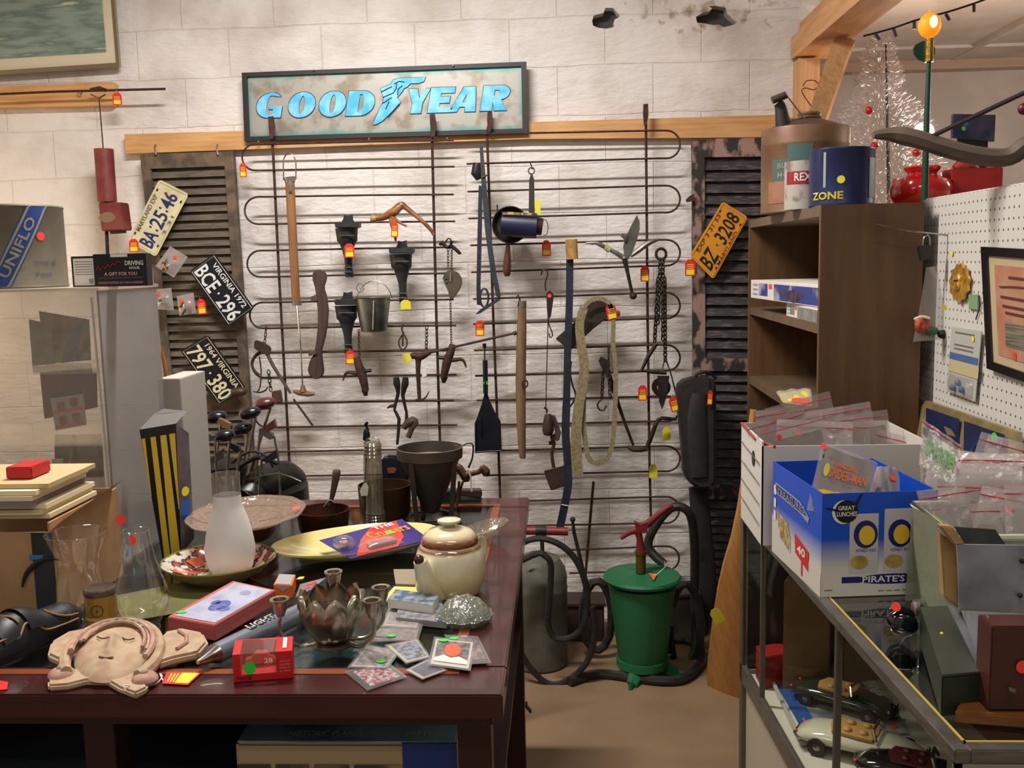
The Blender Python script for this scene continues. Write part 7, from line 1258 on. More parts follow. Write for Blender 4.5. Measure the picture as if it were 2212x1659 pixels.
mb = MB(); qell(mb, qf, .185, .82, .1, .115, .0012); part(t, 'white_moon', mb, white); mb = MB(); qell(mb, qf, .21, .825, .1, .11, .0016); qpoly(mb, qf, [(.28, .9), (.33, .99), (.345, .99), (.3, .88)], .0016); qpoly(mb, qf, [(.11, .83), (.03, .86), (.03, .87), (.12, .85)], .0016); part(t, 'black_patch', mb, black); quad_text(t, 'GREAT', qf, .135, .28, .84, .88, white, .02, .0022); quad_text(t, 'LUNCHES', qf, .125, .3, .78, .825, white, .02, .0022)
for x in (.24, .54):
    mb = MB(); qpatch(mb, qf, x, x + .25, .22, .8 + (.04 if x > .4 else 0), .0011); part(t, 'pictured_pack', mb, mat('pack_lilac_white', '#b8b2b4', .45)); mb = MB(); qell(mb, qf, x + .14, .6, .105, .135, .0016); part(t, 'navy_roundel', mb, mat('snack_navy', '#141c60')); mb = MB(); qell(mb, qf, x + .15, .59, .07, .095, .002); part(t, 'yellow_disc', mb, mat('snack_yellow', '#dcb32c', .4))
    mb = MB(); qell(mb, qf, x + .09, .33, .08, .065, .0016); part(t, 'pictured_puffs', mb, mat('puff_yellow', '#b09a4c', .6, 0, '#8d7434', 40)); quad_text(t, 'HONEST KIDS', qf, x + .06, x + .23, .43, .46, mat('snack_navy', '#141c60'), 0, .002)
mb = MB(); qpoly(mb, ql, [(.08, .8), (.6, .78), (.78, .68), (.76, .62), (.6, .66), (.1, .68), (.05, .74)], .0012); part(t, 'silver_plaque', mb, mat('snack_silver', '#8f96b0', .4)); mb = MB(); qpoly(mb, ql, [(.1, .78), (.59, .76), (.74, .68), (.58, .68), (.12, .70), (.08, .74)], .0016); part(t, 'navy_plaque', mb, mat('snack_navy', '#141c60')); quad_text(t, 'TREASURES', ql, .12, .7, .69, .76, mat('snack_silver', '#8f96b0'), .01, .0022)
mb = MB(); qpoly(mb, ql, [(.5, .42), (.78, .34), (.78, .14), (.52, .22)], .0014); qpoly(mb, ql, [(.64, .18), (.67, .18), (.67, .04), (.64, .04)], .0014); part(t, 'red_signboard', mb, mat('snack_red', '#c22626', .4)); quad_text(t, '40', ql, .56, .72, .24, .33, white, .03, .002)
mb = MB(); qpoly(mb, ql, [(.12, .5), (.35, .46), (.42, .3), (.42, .16), (.2, .24), (.14, .36)], .0014); part(t, 'pictured_chest', mb, mat('chest_gold_print', '#8e7430', .5, 0, '#c2b89c', 60)); mb = MB(); [qpatch(mb, ql, .04, .09, a, a + .1, .0014) for a in (.38, .52, .66)]; part(t, 'white_ovals', mb, white)
mb = MB(); qpatch(mb, qf, .03, .1, .06, .07, .0014); [qpatch(mb, qf, .5 + k * .07, .55 + k * .07, .04, .05, .0014) for k in range(6)]; part(t, 'small_print', mb, mat('faded_grey_ink', '#6b6450'))
# comics in bags standing in it
def sheetbag(name, label, cat, q, cover, bd=.09, stick=None, group=None, zipc=True):
    t = thing(name, label, cat, q[0], group); c = (q[0] + q[1] + q[2] + q[3]) / 4; n_ = (q[1] - q[0]).cross(q[3] - q[0]).normalized(); n_ = n_ if n_.dot(CAM - c) > 0 else -n_
    tp = .82 if zipc else .97; part(t, 'cover', MB().prism([qpt(q, .06, .04), qpt(q, .94, .04), qpt(q, .94, tp), qpt(q, .06, tp)], n_ * -.003), cover)
    ph = random.uniform(0, 6); amp = random.uniform(.004, .009)
    mb = MB(); mb.grid(lambda u, v: qpt(q, u, v) + n_ * (.002 + amp * math.sin(3.1 * u + ph) * math.sin(2.3 * v + ph * .7) * v * .9 + .0022 * math.sin(17 * u + 9 * v + ph) * v), 12, 10); part(t, 'bag', mb, bag, 60)
    if zipc: mb = MB().tube([qpt(q, u / 8, .93) + n_ * (.003 + amp * math.sin(3.1 * u / 8 + ph) * math.sin(2.3 * .93 + ph * .7) * .93 * .9) for u in range(9)], .0012, 4); part(t, 'red_zip', mb, mat('red_zip_plastic', '#b03a44', .4))
    if stick: sticker(t, qpt(q, *stick, .006), n_, .007, stR)
    return t, q
Yb = 2.05
q = [Yp(1742, 1072, Yb - .04), Yp(1868, 1092, Yb - .04), Yp(1895, 1002, Yb + .06), Yp(1776, 955, Yb + .06)]; q = [q[0] + V((0, 0, -.03)), q[1] + V((0, 0, -.03)), q[2], q[3]]
t, q = sheetbag('comic_book', 'bagged comic book with orange title standing in the blue carton', 'comic book', q, mat('dark_comic_cover', '#2e2c26', .4, 0, '#3c3a32', 10), zipc=False, stick=(.03, .93))
quad_text(t, 'AMAZING', q, .25, .7, .7, .78, mat('comic_orange', '#c2663a', .4), .03, .005); quad_text(t, 'SPIDER-MAN', q, .22, .88, .52, .68, mat('comic_orange', '#c2663a'), .03, .005)
mb = MB(); qell(mb, q, .45, .2, .17, .14, .005); part(t, 'pale_burst', mb, mat('pale_burst_print', '#c99a6c', .4)); mb = MB(); qpoly(mb, q, [(.1, .3), (.2, .33), (.8, .3), (.9, .34), (.9, .26), (.2, .25)], .0046); part(t, 'yellow_streak', mb, mat('snack_yellow', '#dcb32c')); mb = MB(); qell(mb, q, .17, .62, .05, .1, .005); part(t, 'yellow_box', mb, mat('pale_yellow_print', '#c9b94c', .4))
q = [Yp(1868, 1090, Yb - .03), Yp(1945, 1095, Yb), Yp(1940, 1012, Yb + .05), Yp(1893, 1010, Yb + .05)]; sheetbag('comic_book', 'narrow bagged comic with blue and yellow corner right of the orange title', 'comic book', q, mat('mixed_comic_cover', '#6b6a66', .4, 0, '#26345e', 30, .45, .55, col3='#b33a30'), zipc=False, stick=(.7, .7))
# white carton behind with bags
x0, x1, y0, y1 = .475, .86, 2.33, 2.60; zr_ = Yp(1800, 962, 2.33).z; wc = mat('white_corrugated', '#cfc9bf', .6)
t = thing('white_storage_box', 'white open carton with a hand hole behind the blue snack carton', 'box', ((x0 + x1) / 2, 2.46, ZCASE))
for a, b_, n in (((x0, y0, ZCASE), (x1, y0 + .004, zr_), 'front_wall'), ((x0, y0, ZCASE), (x0 + .004, y1, zr_ + .012), 'left_wall'), ((x0, y1 - .004, ZCASE), (x1, y1, zr_ + .012), 'back_wall'), ((x1 - .004, y0, ZCASE), (x1, y1, zr_ + .01), 'right_wall')): part(t, n, MB().b2(a, b_), wc)
mb = MB(); mb.tube([V((x0 - .001, y1 - .01, zr_ + .012)), V((x0 - .001, y0 + .08, zr_ + .004)), V((x0 + .03, y0 - .001, zr_ - .002))], .004, 6); part(t, 'red_brown_trim', mb, mat('red_brown_trim', '#8e3e2c', .5)); mb = MB(); mb.ball(V((x0 - .001, y0 + .1, zr_ - .05)), .02, (.1, 1, 1)); part(t, 'hand_hole', mb, black)
mb = MB(); [mb.tube([V((x0 - .004, y0 + .02, z)), V((x0 - .004, y1 - .02, z + .012))], .0014, 5) for z in (1.0, 1.05, 1.1, 1.15)]; part(t, 'wire_lines', mb, steel)
covers = [mat('grey_comic', '#8b8784', .5, 0, '#6c6866', 20), mat('pale_comic', '#b3aeaa', .5, 0, '#9a9592', 20), mat('warm_comic', '#a2948c', .5, 0, '#7f736c', 20)]
random.seed(11)
protos = []
for k in range(3):
    t0, _ = sheetbag('zip_bag', 'x', 'plastic bag', [V((0, 0, 0)), V((.17, 0, 0)), V((.17, .01, .22)), V((0, .01, .22))], covers[k], stick=(.3, .85) if k == 0 else None); protos.append(t0)
def putbag(k, loc, rz, rx, label, group, ry=0, sc_=1, first=set()):
    o = protos[k] if k not in first else dup(protos[k]); first.add(k); o.location = loc; o.rotation_euler = (R(rx), R(ry), R(rz)); o['label'] = label; o['group'] = group; o.scale = (sc_,) * 3; return o
for i in range(17):
    f_ = i / 16; x = x0 + .045 + (i % 3) * .07 + random.uniform(-.01, .02); y = y0 + .03 + .21 * f_
    putbag(i % 3, V((x, y, zr_ - .18 + random.uniform(-.01, .02))), random.uniform(-18, 18), random.uniform(-34, 6), 'clear zip bag standing among the bags in the white carton', 'zip bags in the white carton', random.uniform(-16, 22), random.uniform(.92, 1.1))
# green tinted tote with bags
ta, tb, tc2, td = V((.70, 1.70, 0)), V((1.02, 1.70, 0)), V((1.02, 1.94, 0)), V((.695, 1.94, 0)); zt_ = 1.15
t = thing('plastic_tote', 'translucent greenish plastic tote full of bags right of the blue carton', 'tote', (.84, 1.82, ZCASE)); tm = thin('greenish_tote', (.86, .88, .82), haze=.5, hazecol='#8e9078', gloss=.08, rough=.2, bump=.5, bs=14)
for a, b_, n in ((ta, tb, 'near_wall'), (td, ta, 'left_wall'), (tc2, td, 'far_wall'), (tb, tc2, 'right_wall')): part(t, n, MB().prism([a + V((.01, 0, ZCASE)), b_ + V((-.01, 0, ZCASE)), b_ + V((0, 0, zt_)), a + V((0, 0, zt_))], (b_ - a).cross(V((0, 0, 1))).normalized() * .002), tm)
mb = MB().tube([p + V((0, 0, zt_)) for p in (ta, tb, tc2, td)], .007, 8, closed=True); part(t, 'rim', mb, mat('milky_green_rim', '#b4b8a0', .3))
one('yellow_pack', 'yellow and green printed pack pressed against the tote left wall', 'packet', MB().prism([V((.71, 1.72, 1.03)), V((.705, 1.92, 1.04)), V((.705, 1.92, 1.145)), V((.71, 1.72, 1.145))], (.006, 0, 0)), mat('yellow_green_pack', '#8e8428', .5, 0, '#1f6a34', 6, .48, .52))
for i in range(26):
    f_ = i / 25; x = .72 + (i % 4) * .045 + random.uniform(-.01, .01); y = 1.73 + .19 * f_
    putbag((i + 1) % 3, V((x, y, .955 + random.uniform(0, .03))), random.uniform(-35, 15), random.uniform(-45, -4), 'clear zip bag standing among the bags in the greenish tote', 'zip bags in the greenish tote', random.uniform(-14, 26), random.uniform(.95, 1.15))
for i in range(7):
    putbag(i % 3, V((.72 + .03 * i, 1.99 + .035 * i, 1.0 + random.uniform(-.01, .03))), random.uniform(-45, 0), random.uniform(-50, -10), 'clear zip bag heaped between the tote and the white carton', 'zip bags between tote and carton', random.uniform(-10, 18), 1.1)
q = [Yp(1985, 1005, 1.97), Yp(2062, 1052, 1.93), Yp(2076, 962, 1.97), Yp(1992, 905, 2.02)]
t, q = sheetbag('game_pack', 'bagged green and white card pack leaning up beside the tote', 'packet', q, mat('green_white_pack', '#b9bcae', .4, 0, '#6f9a5c', 24)); quad_text(t, 'SPARTH', q, .15, .9, .3, .66, mat('pack_green', '#5f8e52', .4), .02, .006)
mb = MB(); qell(mb, q, .1, .75, .07, .09, .005); part(t, 'black_ring', mb, black)
q = [Yp(1690, 870, 2.62), Yp(1755, 880, 2.6), Yp(1752, 838, 2.7), Yp(1676, 850, 2.7)]
t, q = sheetbag('comic_book', 'bagged comic with yellow banner lying on top of the white carton bags', 'comic book', q, mat('yellow_banner_print', '#d6c62c', .45, 0, '#c5b424', 10), zipc=False); mb = MB(); qpoly(mb, q, [(.3, .1), (.9, .1), (.9, .4), (.4, .45)], .003); part(t, 'red_panel', mb, stR)
# ------------------------------------------------------------ gold framed board leaning on the pegboard
XB = 1.0; q = [Xp(2010, 1000, XB), Xp(2197, 1062, XB - .04), Xp(2197, 934, XB + .02), Xp(1965, 854, XB + .03)]; q[0] = Xp(1966, 985, XB)
t = thing('gilt_framed_board', 'gold framed board with two navy panels leaning on the pegboard', 'picture', q[0]); gilt = mat('dull_gilt', '#8e7c56', .4, .3, '#77673f', 12)
part(t, 'frame', MB().prism(q, (.012, 0, 0)), gilt); nv = mat('navy_panel', '#101b38', .35, 0, '#18284a', 8)
for a, b_ in ((.24, .58), (.62, .95)): mb = MB(); qpatch(mb, q, a, b_, .04, .9, .012); part(t, 'navy_panel', mb, nv)
mb = MB(); mb.tube([qpt(q, .785 + .1 * math.cos(R(a)), .3 + .32 * math.sin(R(a)), .014) for a in range(0, 181, 15)], .0012, 5); mb.tube([qpt(q, .785 + .07 * math.cos(R(a)), .3 + .24 * math.sin(R(a)), .014) for a in range(0, 181, 15)], .0008, 5); part(t, 'arched_print', mb, mat('arched_print_gold', '#4a5570', .4)); sticker(t, qpt(q, .88, .78, .013), (-1, -.2, 0), .012, stG, 1.2)
# ------------------------------------------------------------ feeder, boxes near the front
t = thing('galvanised_feeder', 'galvanised sheet feeder with a pine end standing at the right edge', 'feeder', Yp(2120, 1500, 1.58)); Yd = 1.58
P_ = pxs([(2031, 1150), (2066, 1178), (2072, 1316), (2040, 1290)], Yd); mb = MB(); mb.prism(P_, (.0, .02, 0)); part(t, 'pine_end', mb, mat('pale_pine_end', '#a68758', .6, 0, '#98794e', 8), bevel=.002)
mb = MB(); P_ = pxs([(2030, 1136), (2058, 1138), (2086, 1176), (2062, 1178)], Yd - .02); mb.prism(P_, (0, .02, 0)); part(t, 'pine_cap', mb, mat('pale_pine_end', '#a9814f'), bevel=.002)
mb = MB(); P_ = pxs([(2070, 1176), (2290, 1180), (2290, 1328), (2072, 1316)], Yd - .02); mb.prism(P_, (0, .004, 0)); part(t, 'front_sheet', mb, galv)
mb = MB(); mb.prism(pxs([(2062, 1138), (2150, 1144), (2172, 1176), (2085, 1176)], Yd + .06), (0, .004, 0)); part(t, 'back_sheet', mb, mat('dark_galvanised', '#3c3d3e', .5, .4, '#4c4d4e', 20))
mb = MB(); mb.add([*pxs([(2038, 1290), (2076, 1318)], Yd), *pxs([(2136, 1330), (2134, 1486)], 1.44)], [(0, 1, 2, 3)]); mb.add([*pxs([(2076, 1318), (2290, 1330)], Yd - .02), *pxs([(2290, 1480), (2134, 1486)], 1.5)], [(0, 1, 2, 3)]); part(t, 'slanted_sheet', mb, galv, 0)
mb = MB(); [mb.ball(Yp(x, y, Yd - .024), .004) for x, y in ((2204, 1286), (2208, 1212))]; part(t, 'rivet', mb, dkiron)
t = thing('red_brown_box', 'red-brown wooden box with a small clasp and red sticker at the right edge', 'box', Yp(2180, 1500, 1.41)); mb = MB(); a_ = Yp(2137, 1500, 1.41); b_ = Yp(2137, 1353, 1.41); mb.b2((a_.x, 1.41, .972), (a_.x + .13, 1.46, b_.z)); part(t, 'body', mb, mat('red_brown_stained_wood', '#4a2015', .5, 0, '#3d1a12', 10), bevel=.002); sticker(t, Yp(2209, 1440, 1.408), (0, -1, 0), .01, stR); mb = MB(); slab(mb, [(2180, 1484), (2196, 1490), (2192, 1498), (2180, 1492)], 1.40, .006); part(t, 'clasp', mb, steel)
P_ = [Zp(2062, 1562, ZCASE + .001), Zp(2300, 1580, ZCASE + .001), Zp(2300, 1518, ZCASE + .001), Zp(2085, 1512, ZCASE + .001)]; one('wooden_plank', 'orange-brown wooden plank under the red-brown box', 'plank', MB().prism(P_, (0, 0, .018)), wood('orange_brown_plank', '#7a4a1e', '#693d18', 5, (2, 14, 14), .4), bevel=.002)
P_ = [Zp(2032, 1548, ZCASE + .001), Zp(2120, 1540, ZCASE + .001), Zp(2056, 1385, ZCASE + .001), Zp(1986, 1388, ZCASE + .001)]; h_ = Yp(2035, 1464, P_[0].y).z - ZCASE
t = thing('green_steel_box', 'dark green steel box lying lengthwise on the case glass', 'box', P_[0]); grn = mat('dark_green_enamel', '#1e2a1b', .4, 0, '#2a3425', 8); part(t, 'body', MB().prism(P_, (0, 0, h_)), grn, bevel=.002); part(t, 'lid', MB().prism([p + V((0, 0, h_)) for p in P_], (0, 0, .004)), mat('olive_grey_lid', '#3c3f35', .4, 0, '#34372e', 6)); mb = MB(); mb.ball(qpt([p + V((0, 0, h_ + .004)) for p in P_], .35, .55), .003); part(t, 'paint_fleck', mb, stY)
t = thing('black_sunglasses', 'pair of glossy black wraparound glasses with a red sticker on the case', 'glasses', Zp(1950, 1385, ZCASE)); Yq = Zp(1950, 1385, ZCASE).y; gb = mat('glossy_black_lens', '#0b0b16', .08, 0, coat=1)
mb = MB(); mb.ball(Yp(1950, 1345, Yq), .026, (1.15, .8, 1.0), rot=Matrix.Rotation(R(20), 3, 'Y')); part(t, 'lens', mb, gb); mb = MB(); wtube(mb, [(1922, 1318), (1940, 1312), (1960, 1318), (1975, 1330)], Yq - .01, [4, 8, 8, 4], 10, 3); part(t, 'brow', mb, black); mb = MB(); wtube(mb, [(1960, 1370), (1945, 1392), (1930, 1420)], Yq, 1.6, 6); part(t, 'arm', mb, steel); sticker(t, Yp(1935, 1311, Yq - .024), (0, -1, .6), .0085, stR)
t = thing('shaker', 'small silver topped shaker beside the black glasses', 'shaker', Zp(1984, 1365, ZCASE)); b = Zp(1984, 1365, ZCASE); part(t, 'jar', MB().lathe([(0, 0), (.014, 0), (.014, .04), (0, .04)], b, None, 20), glassm); part(t, 'cap', MB().lathe([(.0145, .038), (.0145, .052), (.011, .06), (0, .062)], b, None, 20), steel)
# ============================================================ BOOKCASE
bw_ = wood('brown_laminate_wood', '#684a2b', '#573d24', 3, (10, 10, .8), .5, 0, .03); bt = wood('brown_laminate_edge', '#6a5640', '#5d4b38', 5, (2, 2, 2), .5)
bx0, bx1, by0, by1, bz = .727, 1.01, 2.80, 3.86, 1.785
t = thing('bookcase', 'tall brown laminate bookcase standing sideways behind the display case', 'bookcase', ((bx0 + bx1) / 2, 3.3, 0))
part(t, 'near_side_panel', MB().b2((bx0, by0, 0), (bx1, by0 + .018, bz)), bw_); part(t, 'far_side_panel', MB().b2((bx0, by1 - .018, 0), (bx1, by1, bz)), bw_)
part(t, 'back_panel', MB().b2((bx1 - .006, by0 + .018, .05), (bx1, by1 - .018, bz)), mat('dark_back_board', '#241b12', .7)); part(t, 'top_board', MB().b2((bx0 + .002, by0 + .018, bz - .03), (bx1, by1 - .018, bz - .0)), bt)
zs = [Xp(1765, 700, bx0).z, Xp(1765, 905, bx0).z, .9, .5, .08]
for z in zs: part(t, 'shelf', MB().b2((bx0 + .003, by0 + .018, z - .028), (bx1 - .006, by1 - .018, z)), bt)
z = zs[0]
def kitbox(name, label, y0, y1, x0, z0, h_, art, lab):
    t = thing(name, label, 'box', (x0 + .1, (y0 + y1) / 2, z0)); part(t, 'carton', MB().b2((x0, y0, z0), (x0 + .25, y1, z0 + h_)), white, bevel=.001)
    qs = [V((x0, y1, z0)), V((x0, y0, z0)), V((x0, y0, z0 + h_)), V((x0, y1, z0 + h_))]; mb = MB(); qpatch(mb, qs, .38, .98, .06, .86, .001); part(t, 'side_picture', mb, art); mb = MB(); [qpatch(mb, qs, .04, .12, a, a + .1, .001) for a in (.2, .45, .7)]; part(t, 'small_print', mb, mat('pale_blue_ink', '#8e93b4', .5)); mb = MB(); qpatch(mb, qs, .3, .35, .6, .85, .001); part(t, 'red_mark', mb, stR); mb = MB(); qpatch(mb, qs, .14, .28, .2, .85, .001); part(t, 'small_picture', mb, art); return t, qs
t, qs = kitbox('model_kit_box', 'white boxed racing car kit with blue picture sticking out of the bookcase', 2.84, 3.62, bx0 - .035, z + .045, .065, mat('blue_race_print', '#2a3a80', .35, 0, '#9aa0b8', 9, .5, .6), '')
kit_ = t; mb = MB(); qell(mb, qs, .62, .42, .16, .2, .0015); qell(mb, qs, .66, .35, .08, .3, .0018); part(t, 'pictured_car', mb, mat('dark_race_print', '#1a1c38', .3, 0, '#5a3a4c', 30))
for o_ in [k for k in bpy.data.objects if k.parent == kit_]:
    for v_ in o_.data.vertices: v_.co.x += (3.62 - v_.co.y - kit_.location.y) * .068
t, qs = kitbox('model_kit_box', 'grey kit box with rows of small print under the racing car kit', 2.84, 3.24, bx0 + .008, z + .0, .043, mat('grey_instruction_print', '#8a8a84', .5, 0, '#6a6a66', 30), '')
# cans on the bookcase
c = V((.885, 3.36, bz + .001)); r = .142; hB = Yp(1738, 306, 3.36).z - c.z
rust = mat('rusty_tan_can', '#7a5f42', .5, .3, '#6a4a36', 7, .4, .6, .15, det=8)
c.x = Yp(1738, 400, 3.36).x
t = thing('round_oil_can', 'big rusty round oil can with spout and faded labels on the bookcase', 'oil can', c)
part(t, 'body', MB().lathe([(0, 0), (r, 0), (r * 1.01, .004), (r, .008), (r, hB - .02), (r * 1.01, hB - .016), (r, hB - .01), (r, hB + .035), (r * .985, hB + .04)], c, None, 48), rust)
zt1 = Yp(1738, 300, 3.36).z - c.z; zt2 = Yp(1752, 258, 3.36).z - c.z
part(t, 'shoulder', MB().lathe([(r * .99, hB + .036), (r * .7, zt2 - .018), (r * .34, zt2), (0, zt2)], c, None, 48), mat('dark_rusty_shoulder', '#4e3a30', .5, .4, '#5f463a', 12, bump=.1)); cc = V((c.x + .012, c.y, c.z)); part(t, 'screw_cap', MB().lathe([(.036, zt2 - .002), (.04, zt2 + .004), (.036, zt2 + .01), (.038, zt2 + .016), (.034, zt2 + .022), (0, zt2 + .024)], cc, None, 28), mat('olive_brass_cap', '#6a5c44', .45, .5))
mb = MB(); wtube(mb, [(1694, 290), (1690, 260), (1686, 232), (1680, 222)], 3.3, [18, 15, 12, 10], 14, 3); part(t, 'spout', mb, mat('blackened_spout', '#2c2726', .6, .3, bump=.3)); mb = MB(); wtube(mb, [(1668, 217), (1698, 205)], 3.28, [8, 8], 12); part(t, 'handle_grip', mb, mat('dark_grip', '#3a322e', .6)); mb = MB(); wtube(mb, [(1700, 207), (1742, 262)], 3.3, 1.6, 6); part(t, 'bail_wire', mb, steel)
def wrap(t, name, c, r, x0, x1, y0, y1, m, lift=.001, a0=0): f = cyl(c, r, a0, lift); return part(t, name, MB().grid(lambda u, v: f(x0 + (x1 - x0) * u, y0 + (y1 - y0) * v), 12, 1), m, 60)
fa = math.atan2(c.x, c.y)
wrap(t, 'teal_label', c, r, -.055, .025, .12, .215, mat('faded_teal_label', '#3f5c5c', .6), a0=-fa); wrap(t, 'teal_label', c, r, -.11, .025, .10, .17, mat('faded_teal_label', '#3f5c5c'), .0011, -fa)
wrap(t, 'salmon_panel', c, r, -.13, .035, .03, .1, mat('faded_salmon_label', '#8e5a44', .6, 0, '#9b6a50', 14), .0012, -fa)
f = cyl(c, r, -fa, .002); text(t, 'BUREAU', None, None, None, .018, mat('faded_tan_letter', '#8e7a5c', .6), .11, .02, fn=lambda x, y: f(-.09 + x, .14 + y)); text(t, 'MOTOR', None, None, None, .016, mat('faded_tan_letter', '#8e7a5c'), .1, .02, fn=lambda x, y: f(-.09 + x, .112 + y))
c = V((Yp(1740, 480, 3.08).x, 3.09, bz + .001)); h = Yp(1733, 345, 3.02).z - c.z; r = .062
t = thing('red_white_can', 'chipped white can with a red band between the two larger cans', 'oil can', c); part(t, 'body', MB().lathe([(0, 0), (r, 0), (r, h), (r * .95, h - .004), (0, h - .004)], c, None, 36), mat('chipped_white_can', '#a8a298', .5, 0, '#7c6a60', 24, .5, .62)); wrap(t, 'red_band', c, r, -.08, .06, h * .52, h * .78, mat('crimson_band', '#8e2028', .45)); f = cyl(c, r, -.2, .002); text(t, 'REX', None, None, None, .024, white, .05, .02, fn=lambda x, y: f(-.035 + x, h * .58 + y))
c = V((Yp(1815, 440, 2.93).x, 2.92, bz + .001)); r = .091; h = Yp(1815, 322, 2.9).z - c.z
t = thing('blue_grease_can', 'dark blue round can with yellow lettering at the bookcase near edge', 'oil can', c); part(t, 'body', MB().lathe([(0, 0), (r, 0), (r * 1.01, .003), (r, .006), (r, h - .006), (r * 1.01, h - .003), (r, h), (r * .96, h - .005), (0, h - .005)], c, None, 48), mat('deep_blue_can', '#141f45', .35, .1, '#1b2a55', 6)); fa = math.atan2(c.x, c.y)
wrap(t, 'white_strip', c, r, -.052, -.044, .05, h - .012, mat('faded_white_strip', '#8f9a9c', .5), a0=-fa); wrap(t, 'white_strip', c, r, .085, .12, .02, h - .03, mat('faded_white_strip', '#8f9a9c'), a0=-fa); f = cyl(c, r, -fa, .002); text(t, 'ZONE', None, None, None, .022, mat('can_yellow_letter', '#c2b53c', .45), .095, .03, fn=lambda x, y: f(-.09 + x, .016 + y)); a_ = -.02 - fa
sticker(t, V((c.x + math.sin(a_) * r, c.y - math.cos(a_) * r, c.z + .07)), (math.sin(a_), -math.cos(a_), 0), .011, stY)
# ============================================================ PEGBOARD AND WHAT HANGS ON IT
XPB = 1.05
def pegmat():
    m = bpy.data.materials.new('white_pegboard'); m.use_nodes = True; nt = m.node_tree; N = nt.nodes; L = nt.links; p = N['Principled BSDF']; tc = N.new('ShaderNodeTexCoord'); sp = N.new('ShaderNodeSeparateXYZ'); L.new(tc.outputs['Object'], sp.inputs[0])
    def mm(op, a, b=None):
        n = N.new('ShaderNodeMath'); n.operation = op; L.new(a, n.inputs[0])
        if b is not None:
            if isinstance(b, float): n.inputs[1].default_value = b
            else: L.new(b, n.inputs[1])
        return n.outputs[0]
    def cell(o): return mm('SUBTRACT', mm('FRACT', mm('MULTIPLY', mm('ADD', o, 10.0), 1 / .0254)), .5)
    a = cell(sp.outputs['Y']); b = cell(sp.outputs['Z']); d = mm('SQRT', mm('ADD', mm('MULTIPLY', a, a), mm('MULTIPLY', b, b))); k = mm('LESS_THAN', d, .13)
    mx = N.new('ShaderNodeMix'); mx.data_type = 'RGBA'; L.new(k, mx.inputs[0]); mx.inputs[6].default_value = C('#cbc8c0'); mx.inputs[7].default_value = C('#55504a'); L.new(mx.outputs[2], p.inputs['Base Color']); p.inputs['Roughness'].default_value = .5; return m
t = thing('pegboard', 'white pegboard panel running along the right behind the display case', 'pegboard', (XPB, 2.2, 0)); ztp = 1.797
part(t, 'panel', MB().b2((XPB, 1.1, .5), (XPB + .006, 2.92, ztp)), pegmat()); part(t, 'frame', MB().b2((XPB + .006, 1.1, ztp - .05), (XPB + .05, 2.92, ztp + .004)), mat('white_painted_trim', '#cbc4b8', .6)); part(t, 'stud', MB().b2((XPB + .006, 2.88, 0), (XPB + .045, 2.92, ztp - .05)), pinev); part(t, 'stud', MB().b2((XPB + .006, 1.1, 0), (XPB + .045, 1.14, ztp - .05)), pinev)
def XQ(pts, X): return [Xp(a, b, X) for a, b in pts]
t = thing('peg_hook', 'long silver peg hook sticking out toward the bookcase with a padlock', 'hook', Yp(2015, 509, 2.735)); a_ = V((XPB, 2.735, Yp(2015, 509, 2.735).z)); b_ = a_ + V((-.21, .0, -.0)); b_ = Yp(1893, 486, a_.y); part(t, 'rod', MB().tube([a_, (a_ + b_) / 2 + V((0, 0, -.004)), b_ + V((.02, 0, -.004)), b_ + V((0, 0, .002))], .0028, 8), steel)
Yh = a_.y
t = thing('padlock', 'small dark square padlock hanging from the peg hook', 'padlock', Yp(2000, 560, Yh)); mb = MB(); slab(mb, [(1984, 532), (2010, 528), (2016, 556), (1990, 564)], Yh - .01, .018); part(t, 'body', mb, mat('dark_grey_lock', '#3a3734', .4, .5), bevel=.002); mb = MB(); wtube(mb, [(1993, 532), (1994, 516), (2002, 508), (2008, 516), (2008, 530)], Yh, 2, 6, 3); part(t, 'shackle', mb, steel)
t = thing('bagged_toy', 'bagged red and green toy mask hanging left on the pegboard', 'toy', Yp(2000, 730, Yh)); q = pxs([(1972, 738), (2052, 732), (2022, 575), (2000, 578)], Yh + .012)
mb = MB(); mb.grid(lambda u, v: qpt(q, u, v, .006 * math.sin(5 * u + 3 * v)), 8, 10); part(t, 'bag', mb, bag, 60); mb = MB(); mb.ball(Yp(1993, 700, Yh), .022, (1, .6, 1.2)); part(t, 'red_face', mb, mat('crimson_toy', '#8e2230', .35, 0, '#c2603a', 60)); mb = MB(); wtube(mb, [(1975, 690), (1990, 684), (2008, 688)], Yh - .014, 3, 8, 2); part(t, 'white_band', mb, white); mb = MB(); mb.ball(Yp(2012, 715, Yh), .016, (1.3, .6, .8)); part(t, 'green_part', mb, mat('dull_green_toy', '#3f5a40', .4)); mb = MB(); mb.ball(Yp(2038, 722, Yh), .014, (1.2, .8, .9)); part(t, 'black_part', mb, black); mb = MB(); wtube(mb, [(2052, 722), (2072, 722), (2088, 726)], Yh - .01, 1.4, 6); part(t, 'dart_stem', mb, steel); sticker(t, Yp(2039, 664, Yh - .02), (0, -1, 0), .0075, stY)
gold = mat('shiny_gold_plastic', '#e0b050', .25, .55, '#b07e2c', 60, bump=.5)
t = thing('gold_mask_ornament', 'shiny gold leaf-shaped mask ornament on the pegboard', 'ornament', Xp(2070, 655, XPB)); q = XQ([(2048, 655), (2092, 652), (2094, 566), (2050, 570)], XPB - .012)
mb = MB(); n_ = 22; P_ = []
for i in range(n_): a = 2 * math.pi * i / n_; k = 1.0 if i % 2 else .86; P_.append(qpt(q, .5 + .5 * k * math.sin(a) * (1 - .25 * abs(math.cos(a)) ** 3), .5 + .52 * k * math.cos(a)))
